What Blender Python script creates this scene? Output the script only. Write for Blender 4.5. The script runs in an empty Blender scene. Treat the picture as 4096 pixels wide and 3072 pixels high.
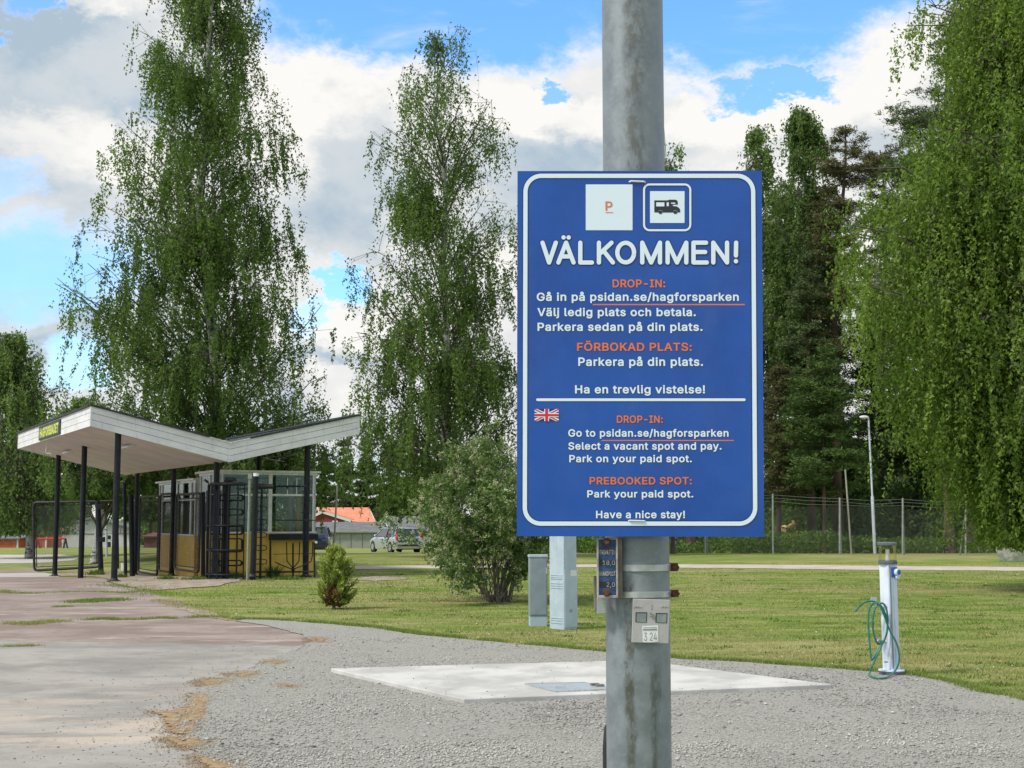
import bpy, math, random, json
import numpy as np
from mathutils import Vector, Matrix
from mathutils.geometry import delaunay_2d_cdt
random.seed(7)
rng = np.random.default_rng(7)
scn = bpy.context.scene
COL = scn.collection
R = math.radians

# ------------------------------------------------------------------ camera
FPX = 5400.0                      # focal length in pixels of the 4096 px wide photograph
PITCH = math.atan(530.0 / FPX)
cam_d = bpy.data.cameras.new('camera')
cam_d.sensor_width = 36.0
cam_d.lens = 36.0 * FPX / 4096.0
cam_d.clip_start = 0.05
cam_d.clip_end = 4000
cam = bpy.data.objects.new('camera', cam_d)
COL.objects.link(cam)
cam.location = (0, 0, 1.5)
cam.rotation_euler = (math.pi / 2 + PITCH, 0, 0)
scn.camera = cam

scn.view_settings.view_transform = 'Standard'
scn.view_settings.look = 'None'
scn.view_settings.gamma = 1
scn.view_settings.use_curve_mapping = False
scn.view_settings.exposure = 0.38
scn.render.engine = 'CYCLES'
scn.cycles.max_bounces = 8
scn.cycles.diffuse_bounces = 5
scn.cycles.transparent_max_bounces = 12
scn.cycles.transmission_bounces = 4
scn.cycles.sample_clamp_indirect = 6

# ------------------------------------------------------------------ sun and sky
SUN_EL, SUN_AZ = R(50), R(-118)     # azimuth from +Y (view direction) towards +X
sun_dir = Vector((math.sin(SUN_AZ) * math.cos(SUN_EL), math.cos(SUN_AZ) * math.cos(SUN_EL), math.sin(SUN_EL)))
sd = bpy.data.lights.new('sun', 'SUN')
sd.energy = 2.7
sd.angle = R(9.0)
sd.color = (1.0, 0.94, 0.84)
so = bpy.data.objects.new('sun', sd)
COL.objects.link(so)
so.rotation_euler = sun_dir.to_track_quat('Z', 'Y').to_euler()

world = bpy.data.worlds.new('World')
scn.world = world
world.use_nodes = True
nt = world.node_tree
nt.nodes.clear()


class NB:
    """small helper that writes node maths"""
    def __init__(s, nt): s.nt = nt
    def n(s, t, **k):
        x = s.nt.nodes.new(t)
        for a, b in k.items(): setattr(x, a, b)
        return x
    def put(s, sock, v):
        if v is None: return
        if hasattr(v, 'is_linked') or hasattr(v, 'links'): s.nt.links.new(v, sock)
        else: sock.default_value = v
    def m(s, op, a, b=None, c=None, clamp=False):
        x = s.n('ShaderNodeMath', operation=op, use_clamp=clamp)
        for i, v in enumerate((a, b, c)): s.put(x.inputs[i], v)
        return x.outputs[0]
    def mr(s, v, a, b, c=0.0, d=1.0, smooth=True):
        x = s.n('ShaderNodeMapRange', interpolation_type='SMOOTHSTEP' if smooth else 'LINEAR')
        for i, q in enumerate((v, a, b, c, d)): s.put(x.inputs[i], q)
        return x.outputs[0]
    def noise(s, vec, scale, detail=4, rough=0.5, dist=0.0, dim='3D'):
        x = s.n('ShaderNodeTexNoise', noise_dimensions=dim)
        s.put(x.inputs['Vector'], vec)
        x.inputs['Scale'].default_value = scale
        x.inputs['Detail'].default_value = detail
        x.inputs['Roughness'].default_value = rough
        x.inputs['Distortion'].default_value = dist
        return x.outputs['Fac']
    def mix(s, f, a, b, blend='MIX'):
        x = s.n('ShaderNodeMix', data_type='RGBA', blend_type=blend)
        s.put(x.inputs[0], f); s.put(x.inputs[6], col4(a)); s.put(x.inputs[7], col4(b))
        return x.outputs[2]
    def mapping(s, vec, scale=(1, 1, 1), loc=(0, 0, 0), rot=(0, 0, 0)):
        x = s.n('ShaderNodeMapping')
        s.put(x.inputs[0], vec)
        x.inputs[1].default_value = loc; x.inputs[2].default_value = rot; x.inputs[3].default_value = scale
        return x.outputs[0]


def col4(c):
    if isinstance(c, (tuple, list)) and len(c) == 3: return (c[0], c[1], c[2], 1.0)
    return c


def build_sky():
    b = NB(nt)
    out = b.n('ShaderNodeOutputWorld')
    sky = b.n('ShaderNodeTexSky', sky_type='NISHITA')
    sky.sun_disc = False
    sky.sun_elevation = SUN_EL
    sky.sun_rotation = SUN_AZ
    sky.air_density = 1.1; sky.dust_density = 0.15; sky.ozone_density = 2.2
    bg_sky = b.n('ShaderNodeBackground')
    tint = b.mix(1.0, sky.outputs[0], (0.72, 1.10, 1.38), 'MULTIPLY')
    b.put(bg_sky.inputs[0], tint); bg_sky.inputs[1].default_value = 0.15
    tc = b.n('ShaderNodeTexCoord')
    sep = b.n('ShaderNodeSeparateXYZ'); b.put(sep.inputs[0], tc.outputs['Generated'])
    x, y, z = sep.outputs
    az = b.m('ARCTAN2', x, y)                      # radians from the view direction
    el = b.m('ARCSINE', b.m('MAXIMUM', b.m('MINIMUM', z, 0.9999), -0.9999))
    cmb = b.n('ShaderNodeCombineXYZ')
    b.put(cmb.inputs[0], b.m('MULTIPLY', az, 1.0)); b.put(cmb.inputs[1], b.m('MULTIPLY', el, 1.55)); cmb.inputs[2].default_value = 0.3
    # clouds billow: warp the coordinates
    def wn(off, sc, dt=3):
        v = b.mapping(cmb.outputs[0], loc=off)
        return b.m('SUBTRACT', b.noise(v, sc, dt, 0.68), 0.5)
    w1, w2 = wn((3, 1, 0), 8, 8), wn((7, 5, 2), 8, 8)
    azw = b.m('ADD', az, b.m('MULTIPLY', w1, 0.17))
    elw = b.m('ADD', el, b.m('MULTIPLY', w2, 0.12))
    def blob(u, v, ru, rv, w=1.0, soft=0.55):
        a0 = math.atan((u - 2048) / FPX); e0 = math.atan((2066 - v) / FPX)
        dx = b.m('MULTIPLY', b.m('SUBTRACT', azw, a0), FPX / ru)
        dy = b.m('MULTIPLY', b.m('SUBTRACT', elw, e0), FPX / rv)
        d = b.m('ADD', b.m('MULTIPLY', dx, dx), b.m('MULTIPLY', dy, dy))
        return b.mr(d, 1.0 + soft, 1.0 - soft, 0.0, w)
    holes = [(1700, -170, 900, 370, 1.0, .36), (3050, -110, 900, 320, 1.0, .42), (3170, 300, 190, 60, .95, .5),
             (95, 60, 75, 95, .9, .6), (20, 268, 60, 50, .9, .6), (120, 1100, 470, 170, .80, .9), (30, 760, 140, 60, .5, .9), (1360, 1165, 120, 90, .95, .4),
             (2190, 305, 90, 38, .9, .5), (350, 1490, 160, 110, .7, .8), (2700, 60, 300, 140, .9, .5),
             (1300, 1330, 80, 60, .6, .8), (560, 2200, 160, 420, .4, .9), (1500, 1900, 300, 60, .25, .9)]
    hole = None
    for h in holes:
        v = blob(*h)
        hole = v if hole is None else b.m('MAXIMUM', hole, v)
    # wispy veil left inside the blue
    veilv = b.mapping(cmb.outputs[0], scale=(1.0, 2.4, 1), loc=(0.35, 0.1, 0))
    veil = b.mr(b.noise(veilv, 5.0, 6, 0.62, 0.4), 0.54, 0.82, 0.0, 0.6)
    # far from the picture: broken cloud from noise alone
    gen = b.mr(b.noise(cmb.outputs[0], 3.2, 6, 0.55, 0.3), 0.36, 0.50, 0.0, 1.0)
    d0 = b.m('ABSOLUTE', az)
    infr = b.m('MULTIPLY', b.mr(d0, 0.75, 0.50), b.mr(el, 0.72, 0.46))
    incl = b.m('SUBTRACT', 1.0, hole)
    cov = b.m('ADD', b.m('MULTIPLY', incl, infr), b.m('MULTIPLY', gen, b.m('SUBTRACT', 1.0, infr)))
    cov = b.m('MAXIMUM', cov, veil, clamp=True)
    # tone inside the clouds: bright billows, soft grey bases
    n1 = b.noise(cmb.outputs[0], 8.0, 8, 0.62, 0.15)
    n2 = b.noise(b.mapping(cmb.outputs[0], loc=(2, 9, 1)), 3.0, 4, 0.5, 0.2)
    tone = b.m('ADD', b.mr(n1, 0.34, 0.60, 0.12, 0.55), b.mr(n2, 0.34, 0.60, 0.08, 0.47))
    darks = [(330, 330, 560, 190, .62, .9), (60, 60, 300, 160, .4, .9), (150, 900, 420, 260, .35, .9), (150, 1250, 420, 190, .45, .9), (1400, 720, 240, 360, .60, .9),
             (2200, 680, 420, 170, .50, .9), (1350, 1420, 140, 60, .4, .9), (1000, 1560, 500, 160, .25, .9),
             (3300, 560, 500, 80, .22, .9), (100, 640, 250, 160, .3, .9)]
    for dk in darks:
        tone = b.m('SUBTRACT', tone, blob(*dk))
    lights = [(1200, 330, 420, 170, .45, .9), (2250, 420, 420, 90, .45, .9), (330, 620, 300, 130, .50, .9), (300, 90, 110, 60, .45, .9), (3050, 420, 500, 90, .35, .9),
              (1400, 1350, 160, 70, .6, .9), (100, 1330, 260, 60, .35, .9), (1330, 1560, 160, 90, .5, .9), (3500, 250, 240, 140, .3, .9)]
    for lt in lights:
        tone = b.m('ADD', tone, blob(*lt))
    tone = b.m('MINIMUM', b.m('MAXIMUM', tone, 0.0), 1.0)
    edge = b.mr(cov, 0.5, 1.0, 1.0, 0.0)
    tone = b.m('MINIMUM', b.m('ADD', tone, b.m('MULTIPLY', edge, 0.30)), 1.0)
    r = b.n('ShaderNodeValToRGB')
    cr = r.color_ramp
    cr.elements[0].position = 0.0; cr.elements[0].color = (0.43, 0.54, 0.64, 1)
    cr.elements[1].position = 1.0; cr.elements[1].color = (0.96, 0.94, 0.905, 1)
    e = cr.elements.new(0.5); e.color = (0.70, 0.735, 0.755, 1)
    b.put(r.inputs[0], tone)
    bg_c = b.n('ShaderNodeBackground')
    b.put(bg_c.inputs[0], r.outputs[0]); bg_c.inputs[1].default_value = 0.79
    mx = b.n('ShaderNodeMixShader')
    b.put(mx.inputs[0], cov)
    nt.links.new(bg_sky.outputs[0], mx.inputs[1]); nt.links.new(bg_c.outputs[0], mx.inputs[2])
    nt.links.new(mx.outputs[0], out.inputs[0])


build_sky()
world.cycles.sampling_method = 'MANUAL'
world.cycles.sample_map_resolution = 512

# ------------------------------------------------------------------ geometry helpers
CP, SP = math.cos(PITCH), math.sin(PITCH)
P0 = np.array((-9.70, 31.0)); E1 = np.array((0.8858, 0.4640)); E2 = np.array((-0.4640, 0.8858))   # entrance axes


def sm(t):
    t = np.clip(t, 0, 1)
    return t * t * (3 - 2 * t)


def hz(x, y):
    """height of the ground"""
    x = np.asarray(x, float); y = np.asarray(y, float)
    z = np.interp(y, (-1e5, 55, 80, 140, 170, 260, 600, 3000), (0, 0, -.6, -1.75, -2.3, -3.9, -6, -6))
    q = (x - P0[0]) * E1[0] + (y - P0[1]) * E1[1]
    s = (x - P0[0]) * E2[0] + (y - P0[1]) * E2[1]
    z = z - 0.30 * sm(s / 11.5) * (1 - sm((q - 4) / 5)) * (1 - sm((y - 55) / 25))
    return z


def ray(u, v):
    x = (u - 2048) / FPX; k = (1536 - v) / FPX
    return (x, CP - k * SP, SP + k * CP)


def Pt(u, v, Y):
    d = ray(u, v); t = Y / d[1]
    return Vector((d[0] * t, Y, 1.5 + d[2] * t))


def G(u, v):
    d = ray(u, v); lo = 2.0
    ys = np.concatenate((np.arange(2, 90, .25), np.arange(90, 600, 1.0)))
    f = 1.5 + d[2] / d[1] * ys - hz(d[0] / d[1] * ys, ys)
    i = int(np.argmax(f <= 0)) if (f <= 0).any() else len(ys) - 1
    i = max(i, 1)
    a, c = ys[i - 1], ys[i]
    t = f[i - 1] / (f[i - 1] - f[i] + 1e-12)
    Y = a + (c - a) * t
    X = d[0] / d[1] * Y
    return Vector((X, Y, float(hz(X, Y))))


class MB:
    def __init__(s):
        s.v = []; s.f = []
    def add(s, vs, fs):
        o = len(s.v)
        s.v.extend([tuple(p) for p in vs]); s.f.extend([tuple(i + o for i in f) for f in fs])
        return s
    def box(s, c, d, rz=0.0, M=None):
        hx, hy, h = d[0] / 2, d[1] / 2, d[2] / 2
        ps = [Vector((a * hx, b_ * hy, e * h)) for e in (-1, 1) for b_ in (-1, 1) for a in (-1, 1)]
        m = M if M is not None else Matrix.Rotation(rz, 3, 'Z')
        ps = [m @ p + Vector(c) for p in ps]
        return s.add(ps, [(0, 2, 3, 1), (4, 5, 7, 6), (0, 1, 5, 4), (2, 6, 7, 3), (0, 4, 6, 2), (1, 3, 7, 5)])
    def hexa(s, b4, t4):
        """8-corner solid from bottom loop and top loop (counter-clockwise from above)"""
        return s.add(list(b4) + list(t4), [(3, 2, 1, 0), (4, 5, 6, 7), (0, 1, 5, 4), (1, 2, 6, 5), (2, 3, 7, 6), (3, 0, 4, 7)])
    def tube(s, pts, r, n=8, caps=True):
        pts = [Vector(p) for p in pts]
        rs = r if isinstance(r, (list, tuple)) else [r] * len(pts)
        o = len(s.v); prev = None
        for i, p in enumerate(pts):
            a = pts[max(i - 1, 0)]; c = pts[min(i + 1, len(pts) - 1)]
            t = (c - a)
            t = t.normalized() if t.length > 1e-9 else Vector((0, 0, 1))
            if prev is None:
                ref = Vector((0, 0, 1)) if abs(t.z) < 0.9 else Vector((1, 0, 0))
                x = t.cross(ref).normalized()
            else:
                x = (prev - t * prev.dot(t))
                x = x.normalized() if x.length > 1e-6 else t.orthogonal().normalized()
            prev = x
            y = t.cross(x)
            for k in range(n):
                a_ = 2 * math.pi * k / n
                s.v.append(tuple(p + x * (math.cos(a_) * rs[i]) + y * (math.sin(a_) * rs[i])))
        for i in range(len(pts) - 1):
            for k in range(n):
                a = o + i * n + k; b_ = o + i * n + (k + 1) % n
                s.f.append((a, b_, b_ + n, a + n))
        if caps:
            s.f.append(tuple(o + k for k in reversed(range(n))))
            s.f.append(tuple(o + (len(pts) - 1) * n + k for k in range(n)))
        return s
    def lathe(s, c, prof, n=24, sx=1.0, sy=1.0):
        o = len(s.v); c = Vector(c)
        for (r, z) in prof:
            for k in range(n):
                a = 2 * math.pi * k / n
                s.v.append((c.x + r * sx * math.cos(a), c.y + r * sy * math.sin(a), c.z + z))
        for i in range(len(prof) - 1):
            for k in range(n):
                a = o + i * n + k; b_ = o + i * n + (k + 1) % n
                s.f.append((a, b_, b_ + n, a + n))
        s.f.append(tuple(o + k for k in reversed(range(n))))
        s.f.append(tuple(o + (len(prof) - 1) * n + k for k in range(n)))
        return s
    def prism(s, poly, org, ux, uy, th):
        """2-D polygon (counter-clockwise in ux,uy) at org, extruded by th along ux x uy"""
        org, ux, uy = Vector(org), Vector(ux), Vector(uy)
        nn = ux.cross(uy).normalized(); k = len(poly)
        a = [org + ux * p[0] + uy * p[1] for p in poly]
        c = [p + nn * th for p in a]
        fs = [tuple(reversed(range(k))), tuple(range(k, 2 * k))]
        fs += [(i, (i + 1) % k, (i + 1) % k + k, i + k) for i in range(k)]
        return s.add(a + c, fs)
    def ball(s, c, r, n=10, m=6, sz=(1, 1, 1)):
        prof = [(math.sin(math.pi * i / m) * r * 1.0 + (1e-4 if i in (0, m) else 0), -math.cos(math.pi * i / m) * r * sz[2]) for i in range(m + 1)]
        return s.lathe(c, prof, n, sz[0], sz[1])


def raw_mesh(name, V, F, mat=None, smooth=False, col=None):
    """V (n,3) array, F (m,k) array, fast"""
    me = bpy.data.meshes.new(name)
    V = np.asarray(V, np.float32); F = np.asarray(F, np.int32)
    me.vertices.add(len(V)); me.vertices.foreach_set('co', V.ravel())
    k = F.shape[1]
    me.loops.add(F.size); me.loops.foreach_set('vertex_index', F.ravel())
    me.polygons.add(len(F)); me.polygons.foreach_set('loop_start', np.arange(len(F), dtype=np.int32) * k)
    me.update(calc_edges=True)
    if smooth: me.polygons.foreach_set('use_smooth', np.ones(len(F), bool))
    if col is not None:
        at = me.color_attributes.new('Col', 'FLOAT_COLOR', 'POINT')
        c4 = np.ones((len(V), 4), np.float32); c4[:, :3] = col
        at.data.foreach_set('color', c4.ravel())
    if mat: me.materials.append(mat)
    return me


def tag(o, label=None, cat=None, group=None, kind=None):
    if label: o['label'] = label
    if cat: o['category'] = cat
    if group: o['group'] = group
    if kind: o['kind'] = kind
    return o


def link(name, me, parent=None):
    o = bpy.data.objects.new(name, me); COL.objects.link(o)
    if parent is not None:
        o.parent = parent
        o.matrix_parent_inverse = Matrix.Identity(4)
        loc = Vector((0, 0, 0)); p = parent
        while p is not None:
            loc += p.location; p = p.parent
        o.location = -loc            # geometry is written in world coordinates
        # children of an empty at its base: shift geometry so that it sits in local space
        if me is not None and hasattr(me, 'transform'):
            me.transform(Matrix.Translation(-loc)); o.location = (0, 0, 0)
    return o


def put(name, mb, mat, parent=None, smooth=False, bevel=0.0, seg=2, angle=35):
    me = bpy.data.meshes.new(name)
    me.from_pydata(mb.v, [], mb.f)
    me.materials.append(mat)
    if smooth:
        me.polygons.foreach_set('use_smooth', [True] * len(me.polygons))
        try: me.set_sharp_from_angle(angle=R(angle))
        except Exception: pass
    me.update()
    o = link(name, me, parent)
    if bevel > 0:
        md = o.modifiers.new('bevel', 'BEVEL'); md.width = bevel; md.segments = seg; md.limit_method = 'ANGLE'; md.angle_limit = R(40)
    return o


def thing(name, label, cat, loc, group=None):
    o = bpy.data.objects.new(name, None); COL.objects.link(o)
    o.empty_display_size = 0.2
    o.location = loc
    return tag(o, label, cat, group)


def inside(poly, X, Y):
    X = np.asarray(X); Y = np.asarray(Y); c = np.zeros(X.shape, bool)
    n = len(poly)
    for i in range(n):
        x1, y1 = poly[i]; x2, y2 = poly[(i + 1) % n]
        if y1 == y2: continue
        t = ((y1 > Y) != (y2 > Y)) & (X < (x2 - x1) * (Y - y1) / (y2 - y1) + x1)
        c ^= t
    return c


def ragged(poly, step=0.15, amp=0.04, seed=1, big=0.0):
    rr = np.random.default_rng(seed); out = []
    n = len(poly)
    ph = rr.uniform(0, 6.28, 6); L = 0.0
    for i in range(n):
        a = np.array(poly[i], float); c = np.array(poly[(i + 1) % n], float)
        d = np.linalg.norm(c - a); far = max(1.0, max(a[1], 10) / 25.0)
        k = max(1, int(d / (step * far)))
        k = min(k, 260)
        nn = np.array((-(c - a)[1], (c - a)[0])) / max(d, 1e-6)
        for j in range(k):
            t = j / k; L += d / k
            w = amp * rr.normal() * .6 + big * (math.sin(L * 1.3 + ph[0]) + .6 * math.sin(L * 3.1 + ph[1]) + .4 * math.sin(L * 7.3 + ph[2]))
            if j == 0: w *= .3
            out.append(tuple(a + (c - a) * t + nn * w))
    return out


def sheet(name, poly, zoff, mat, grid=1.0, kind='structure'):
    """a ground covering that follows the terrain, cut to an outline"""
    pts = [Vector(p) for p in poly]
    n = len(pts)
    xs = [p[0] for p in poly]; ys = [p[1] for p in poly]
    gx, gy = np.meshgrid(np.arange(min(xs), max(xs), grid), np.arange(min(ys), max(ys), grid))
    gx = gx.ravel(); gy = gy.ravel()
    k = inside(poly, gx, gy)
    pts2 = pts + [Vector((float(a), float(b_))) for a, b_ in zip(gx[k], gy[k])]
    vo, eo, fo, *_ = delaunay_2d_cdt(pts2, [], [list(range(n))], 1, 1e-5)
    V = np.array([(p[0], p[1], 0) for p in vo]); V[:, 2] = hz(V[:, 0], V[:, 1]) + zoff
    me = bpy.data.meshes.new(name); me.from_pydata([tuple(p) for p in V], [], [tuple(f) for f in fo])
    me.materials.append(mat); me.update()
    # faces up
    if len(me.polygons) and me.polygons[0].normal.z < 0: me.flip_normals()
    o = bpy.data.objects.new(name, me); COL.objects.link(o)
    o['kind'] = kind
    return o


# ------------------------------------------------------------------ materials
def new_mat(name):
    m = bpy.data.materials.new(name); m.use_nodes = True
    return m, NB(m.node_tree), m.node_tree.nodes['Principled BSDF']


def pm(name, c1, c2=None, scale=8.0, rough=0.6, metal=0.0, bump=0.0, bscale=40.0, spec=0.5, detail=5, stretch=(1, 1, 1), lo=0.38, hi=0.62, coat=0.0, rvar=0.0):
    m, b, p = new_mat(name)
    tc = b.n('ShaderNodeTexCoord').outputs['Object']
    v = b.mapping(tc, scale=stretch)
    if c2 is not None:
        f = b.mr(b.noise(v, scale, detail, 0.6), lo, hi)
        b.put(p.inputs['Base Color'], b.mix(f, c1, c2))
    else:
        p.inputs['Base Color'].default_value = col4(c1)
    p.inputs['Roughness'].default_value = rough
    if rvar > 0: b.put(p.inputs['Roughness'], b.mr(b.noise(tc, scale * 2.3, 4), .3, .7, rough - rvar, rough + rvar))
    p.inputs['Metallic'].default_value = metal
    p.inputs['Specular IOR Level'].default_value = spec
    p.inputs['Coat Weight'].default_value = coat
    if bump > 0:
        bn = b.n('ShaderNodeBump'); bn.inputs['Strength'].default_value = bump; bn.inputs['Distance'].default_value = 0.01
        b.put(bn.inputs['Height'], b.noise(tc, bscale, 5, 0.6))
        b.put(p.inputs['Normal'], bn.outputs[0])
    return m


def leaf_mat(name, c1, c2, trans=0.35, gloss=0.02):
    m, b, p = new_mat(name)
    m.node_tree.nodes.remove(p)
    at = b.n('ShaderNodeAttribute', attribute_name='Col')
    sep = b.n('ShaderNodeSeparateColor'); b.put(sep.inputs[0], at.outputs['Color'])
    c = b.mix(sep.outputs[0], c1, c2)
    c = b.mix(sep.outputs[2], c, (0.72, 0.60, 0.52))        # blue channel marks blossom
    d = b.n('ShaderNodeBsdfDiffuse'); b.put(d.inputs[0], c)
    t = b.n('ShaderNodeBsdfTranslucent'); b.put(t.inputs[0], b.mix(1.0, c, (1.10, 1.25, 0.75), 'MULTIPLY'))
    g = b.n('ShaderNodeBsdfGlossy'); g.inputs['Roughness'].default_value = 0.6; g.inputs[0].default_value = (.5, .55, .45, 1)
    m1 = b.n('ShaderNodeMixShader'); m1.inputs[0].default_value = trans
    m2 = b.n('ShaderNodeMixShader'); m2.inputs[0].default_value = gloss
    L = m.node_tree.links
    L.new(d.outputs[0], m1.inputs[1]); L.new(t.outputs[0], m1.inputs[2])
    L.new(m1.outputs[0], m2.inputs[1]); L.new(g.outputs[0], m2.inputs[2])
    L.new(m2.outputs[0], m.node_tree.nodes['Material Output'].inputs[0])
    return m


def vc_mat(name, c1, c2, rough=0.9, bump=0):
    m, b, p = new_mat(name)
    at = b.n('ShaderNodeAttribute', attribute_name='Col')
    sep = b.n('ShaderNodeSeparateColor'); b.put(sep.inputs[0], at.outputs['Color'])
    b.put(p.inputs['Base Color'], b.mix(sep.outputs[0], c1, c2)); p.inputs['Roughness'].default_value = rough
    p.inputs['Specular IOR Level'].default_value = .25
    return m


def glass_mat(name, tint=(0.75, 0.8, 0.78), refl=1.0, rough=0.02):
    m, b, p = new_mat(name); m.node_tree.nodes.remove(p)
    t = b.n('ShaderNodeBsdfTransparent'); t.inputs[0].default_value = col4(tint)
    g = b.n('ShaderNodeBsdfGlossy'); g.inputs['Roughness'].default_value = rough
    fr = b.n('ShaderNodeFresnel'); fr.inputs[0].default_value = 1.5
    mx = b.n('ShaderNodeMixShader'); b.put(mx.inputs[0], b.m('MULTIPLY', fr.outputs[0], 1.6 * refl, clamp=True))
    L = m.node_tree.links
    L.new(t.outputs[0], mx.inputs[1]); L.new(g.outputs[0], mx.inputs[2]); L.new(mx.outputs[0], m.node_tree.nodes['Material Output'].inputs[0])
    return m


def lawn_material():
    m, b, p = new_mat('lawn_turf')
    tc = b.n('ShaderNodeTexCoord').outputs['Object']
    fine = b.noise(tc, 28, 6, 0.7)
    mid = b.noise(b.mapping(tc, scale=(.55, 1.5, 1)), 1.3, 6, 0.62, .3)
    big = b.noise(b.mapping(tc, scale=(.5, 1.1, 1), loc=(3, 7, 0)), 0.23, 4, 0.5)
    tuft = b.noise(b.mapping(tc, scale=(.5, 1.8, 1), loc=(5, 1, 0)), 6.0, 6, 0.7, .4)
    g = b.mix(b.mr(mid, .36, .64), (0.155, 0.240, 0.038), (0.270, 0.330, 0.075))
    g = b.mix(b.mr(tuft, .44, .60, 0, .70), g, (0.080, 0.150, 0.024))
    straw = b.m('ADD', b.mr(mid, .47, .60, 0, .60), b.mr(big, .46, .58, 0, .5))
    straw = b.m('MULTIPLY', straw, b.mr(fine, .40, .58, .45, 1.0))
    g = b.mix(b.m('MINIMUM', straw, .85), g, (0.40, 0.325, 0.175))
    bare = b.mr(b.noise(b.mapping(tc, loc=(9, 2, 0), scale=(.4, 1.4, 1)), 0.9, 5, .6), .63, .70, 0, .6)
    g = b.mix(bare, g, (0.26, 0.20, 0.145))
    g = b.mix(b.mr(fine, .35, .75, 0, .35), g, (0.09, 0.12, 0.035))
    b.put(p.inputs['Base Color'], g)
    p.inputs['Roughness'].default_value = 1.0; p.inputs['Specular IOR Level'].default_value = 0.1
    bn = b.n('ShaderNodeBump'); bn.inputs['Strength'].default_value = .8; bn.inputs['Distance'].default_value = 0.03
    b.put(bn.inputs['Height'], b.m('ADD', fine, b.m('MULTIPLY', tuft, .8))); b.put(p.inputs['Normal'], bn.outputs[0])
    return m


def asphalt_material():
    """old paving: grey worn stretch nearer, reddish older stretch farther, each with stains and grit"""
    m, b, p = new_mat('old_asphalt')
    tc = b.n('ShaderNodeTexCoord').outputs['Object']
    sep = b.n('ShaderNodeSeparateXYZ'); b.put(sep.inputs[0], tc)
    wob = b.m('MULTIPLY', b.m('SUBTRACT', b.noise(tc, 1.8, 8, .75), .5), 1.5)
    # seam between the two surfacings runs from (-6,16.9) to (-2.4,16.0)
    seam = b.m('ADD', b.m('ADD', sep.outputs[1], b.m('MULTIPLY', sep.outputs[0], 0.16)), wob)
    old = b.mr(seam, 15.38, 15.66)
    n1 = b.noise(b.mapping(tc, scale=(.75, 1.0, 1)), .9, 7, .66, .3)
    n2 = b.noise(tc, 6, 6, .65)
    grey = b.mix(b.mr(n1, .38, .62), (0.245, 0.235, 0.218), (0.355, 0.340, 0.312))
    sand = b.mr(b.noise(b.mapping(tc, loc=(4, 2, 0), scale=(.45, 1.3, 1)), .8, 6, .6, .4), .47, .60, 0, .8)
    near = b.mr(sep.outputs[1], 13.0, 9.3, 0.12, 1.0)
    grey = b.mix(b.m('MULTIPLY', sand, near), grey, (0.50, 0.425, 0.35))
    grey = b.mix(b.mr(n2, .56, .70, 0, .22), grey, (0.20, 0.20, 0.20))
    red = b.mix(b.mr(n1, .40, .62), (0.225, 0.178, 0.155), (0.320, 0.265, 0.235))
    red = b.mix(b.mr(n2, .52, .66, 0, .35), red, (0.16, 0.125, 0.12))
    pale = b.mr(b.noise(b.mapping(tc, loc=(1, 6, 0), scale=(.45, 1.6, 1)), 1.3, 6, .6), .58, .66, 0, .75)
    red = b.mix(pale, red, (0.44, 0.38, 0.35))
    c = b.mix(old, grey, red)
    grit = b.noise(tc, 90, 3, .7)
    c = b.mix(b.mr(b.noise(tc, 2.6, 8, .75, .2), .52, .66, 0, .38), c, (0.19, 0.175, 0.16))
    c = b.mix(b.mr(grit, .54, .70, 0, .5), c, (0.12, 0.11, 0.105))
    c = b.mix(b.mr(grit, .42, .25, 0, .25), c, (0.52, 0.5, 0.48))
    b.put(p.inputs['Base Color'], c); p.inputs['Roughness'].default_value = .95; p.inputs['Specular IOR Level'].default_value = .2
    bn = b.n('ShaderNodeBump'); bn.inputs['Strength'].default_value = .5; bn.inputs['Distance'].default_value = .006
    b.put(bn.inputs['Height'], b.m('ADD', grit, n2)); b.put(p.inputs['Normal'], bn.outputs[0])
    return m


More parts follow.
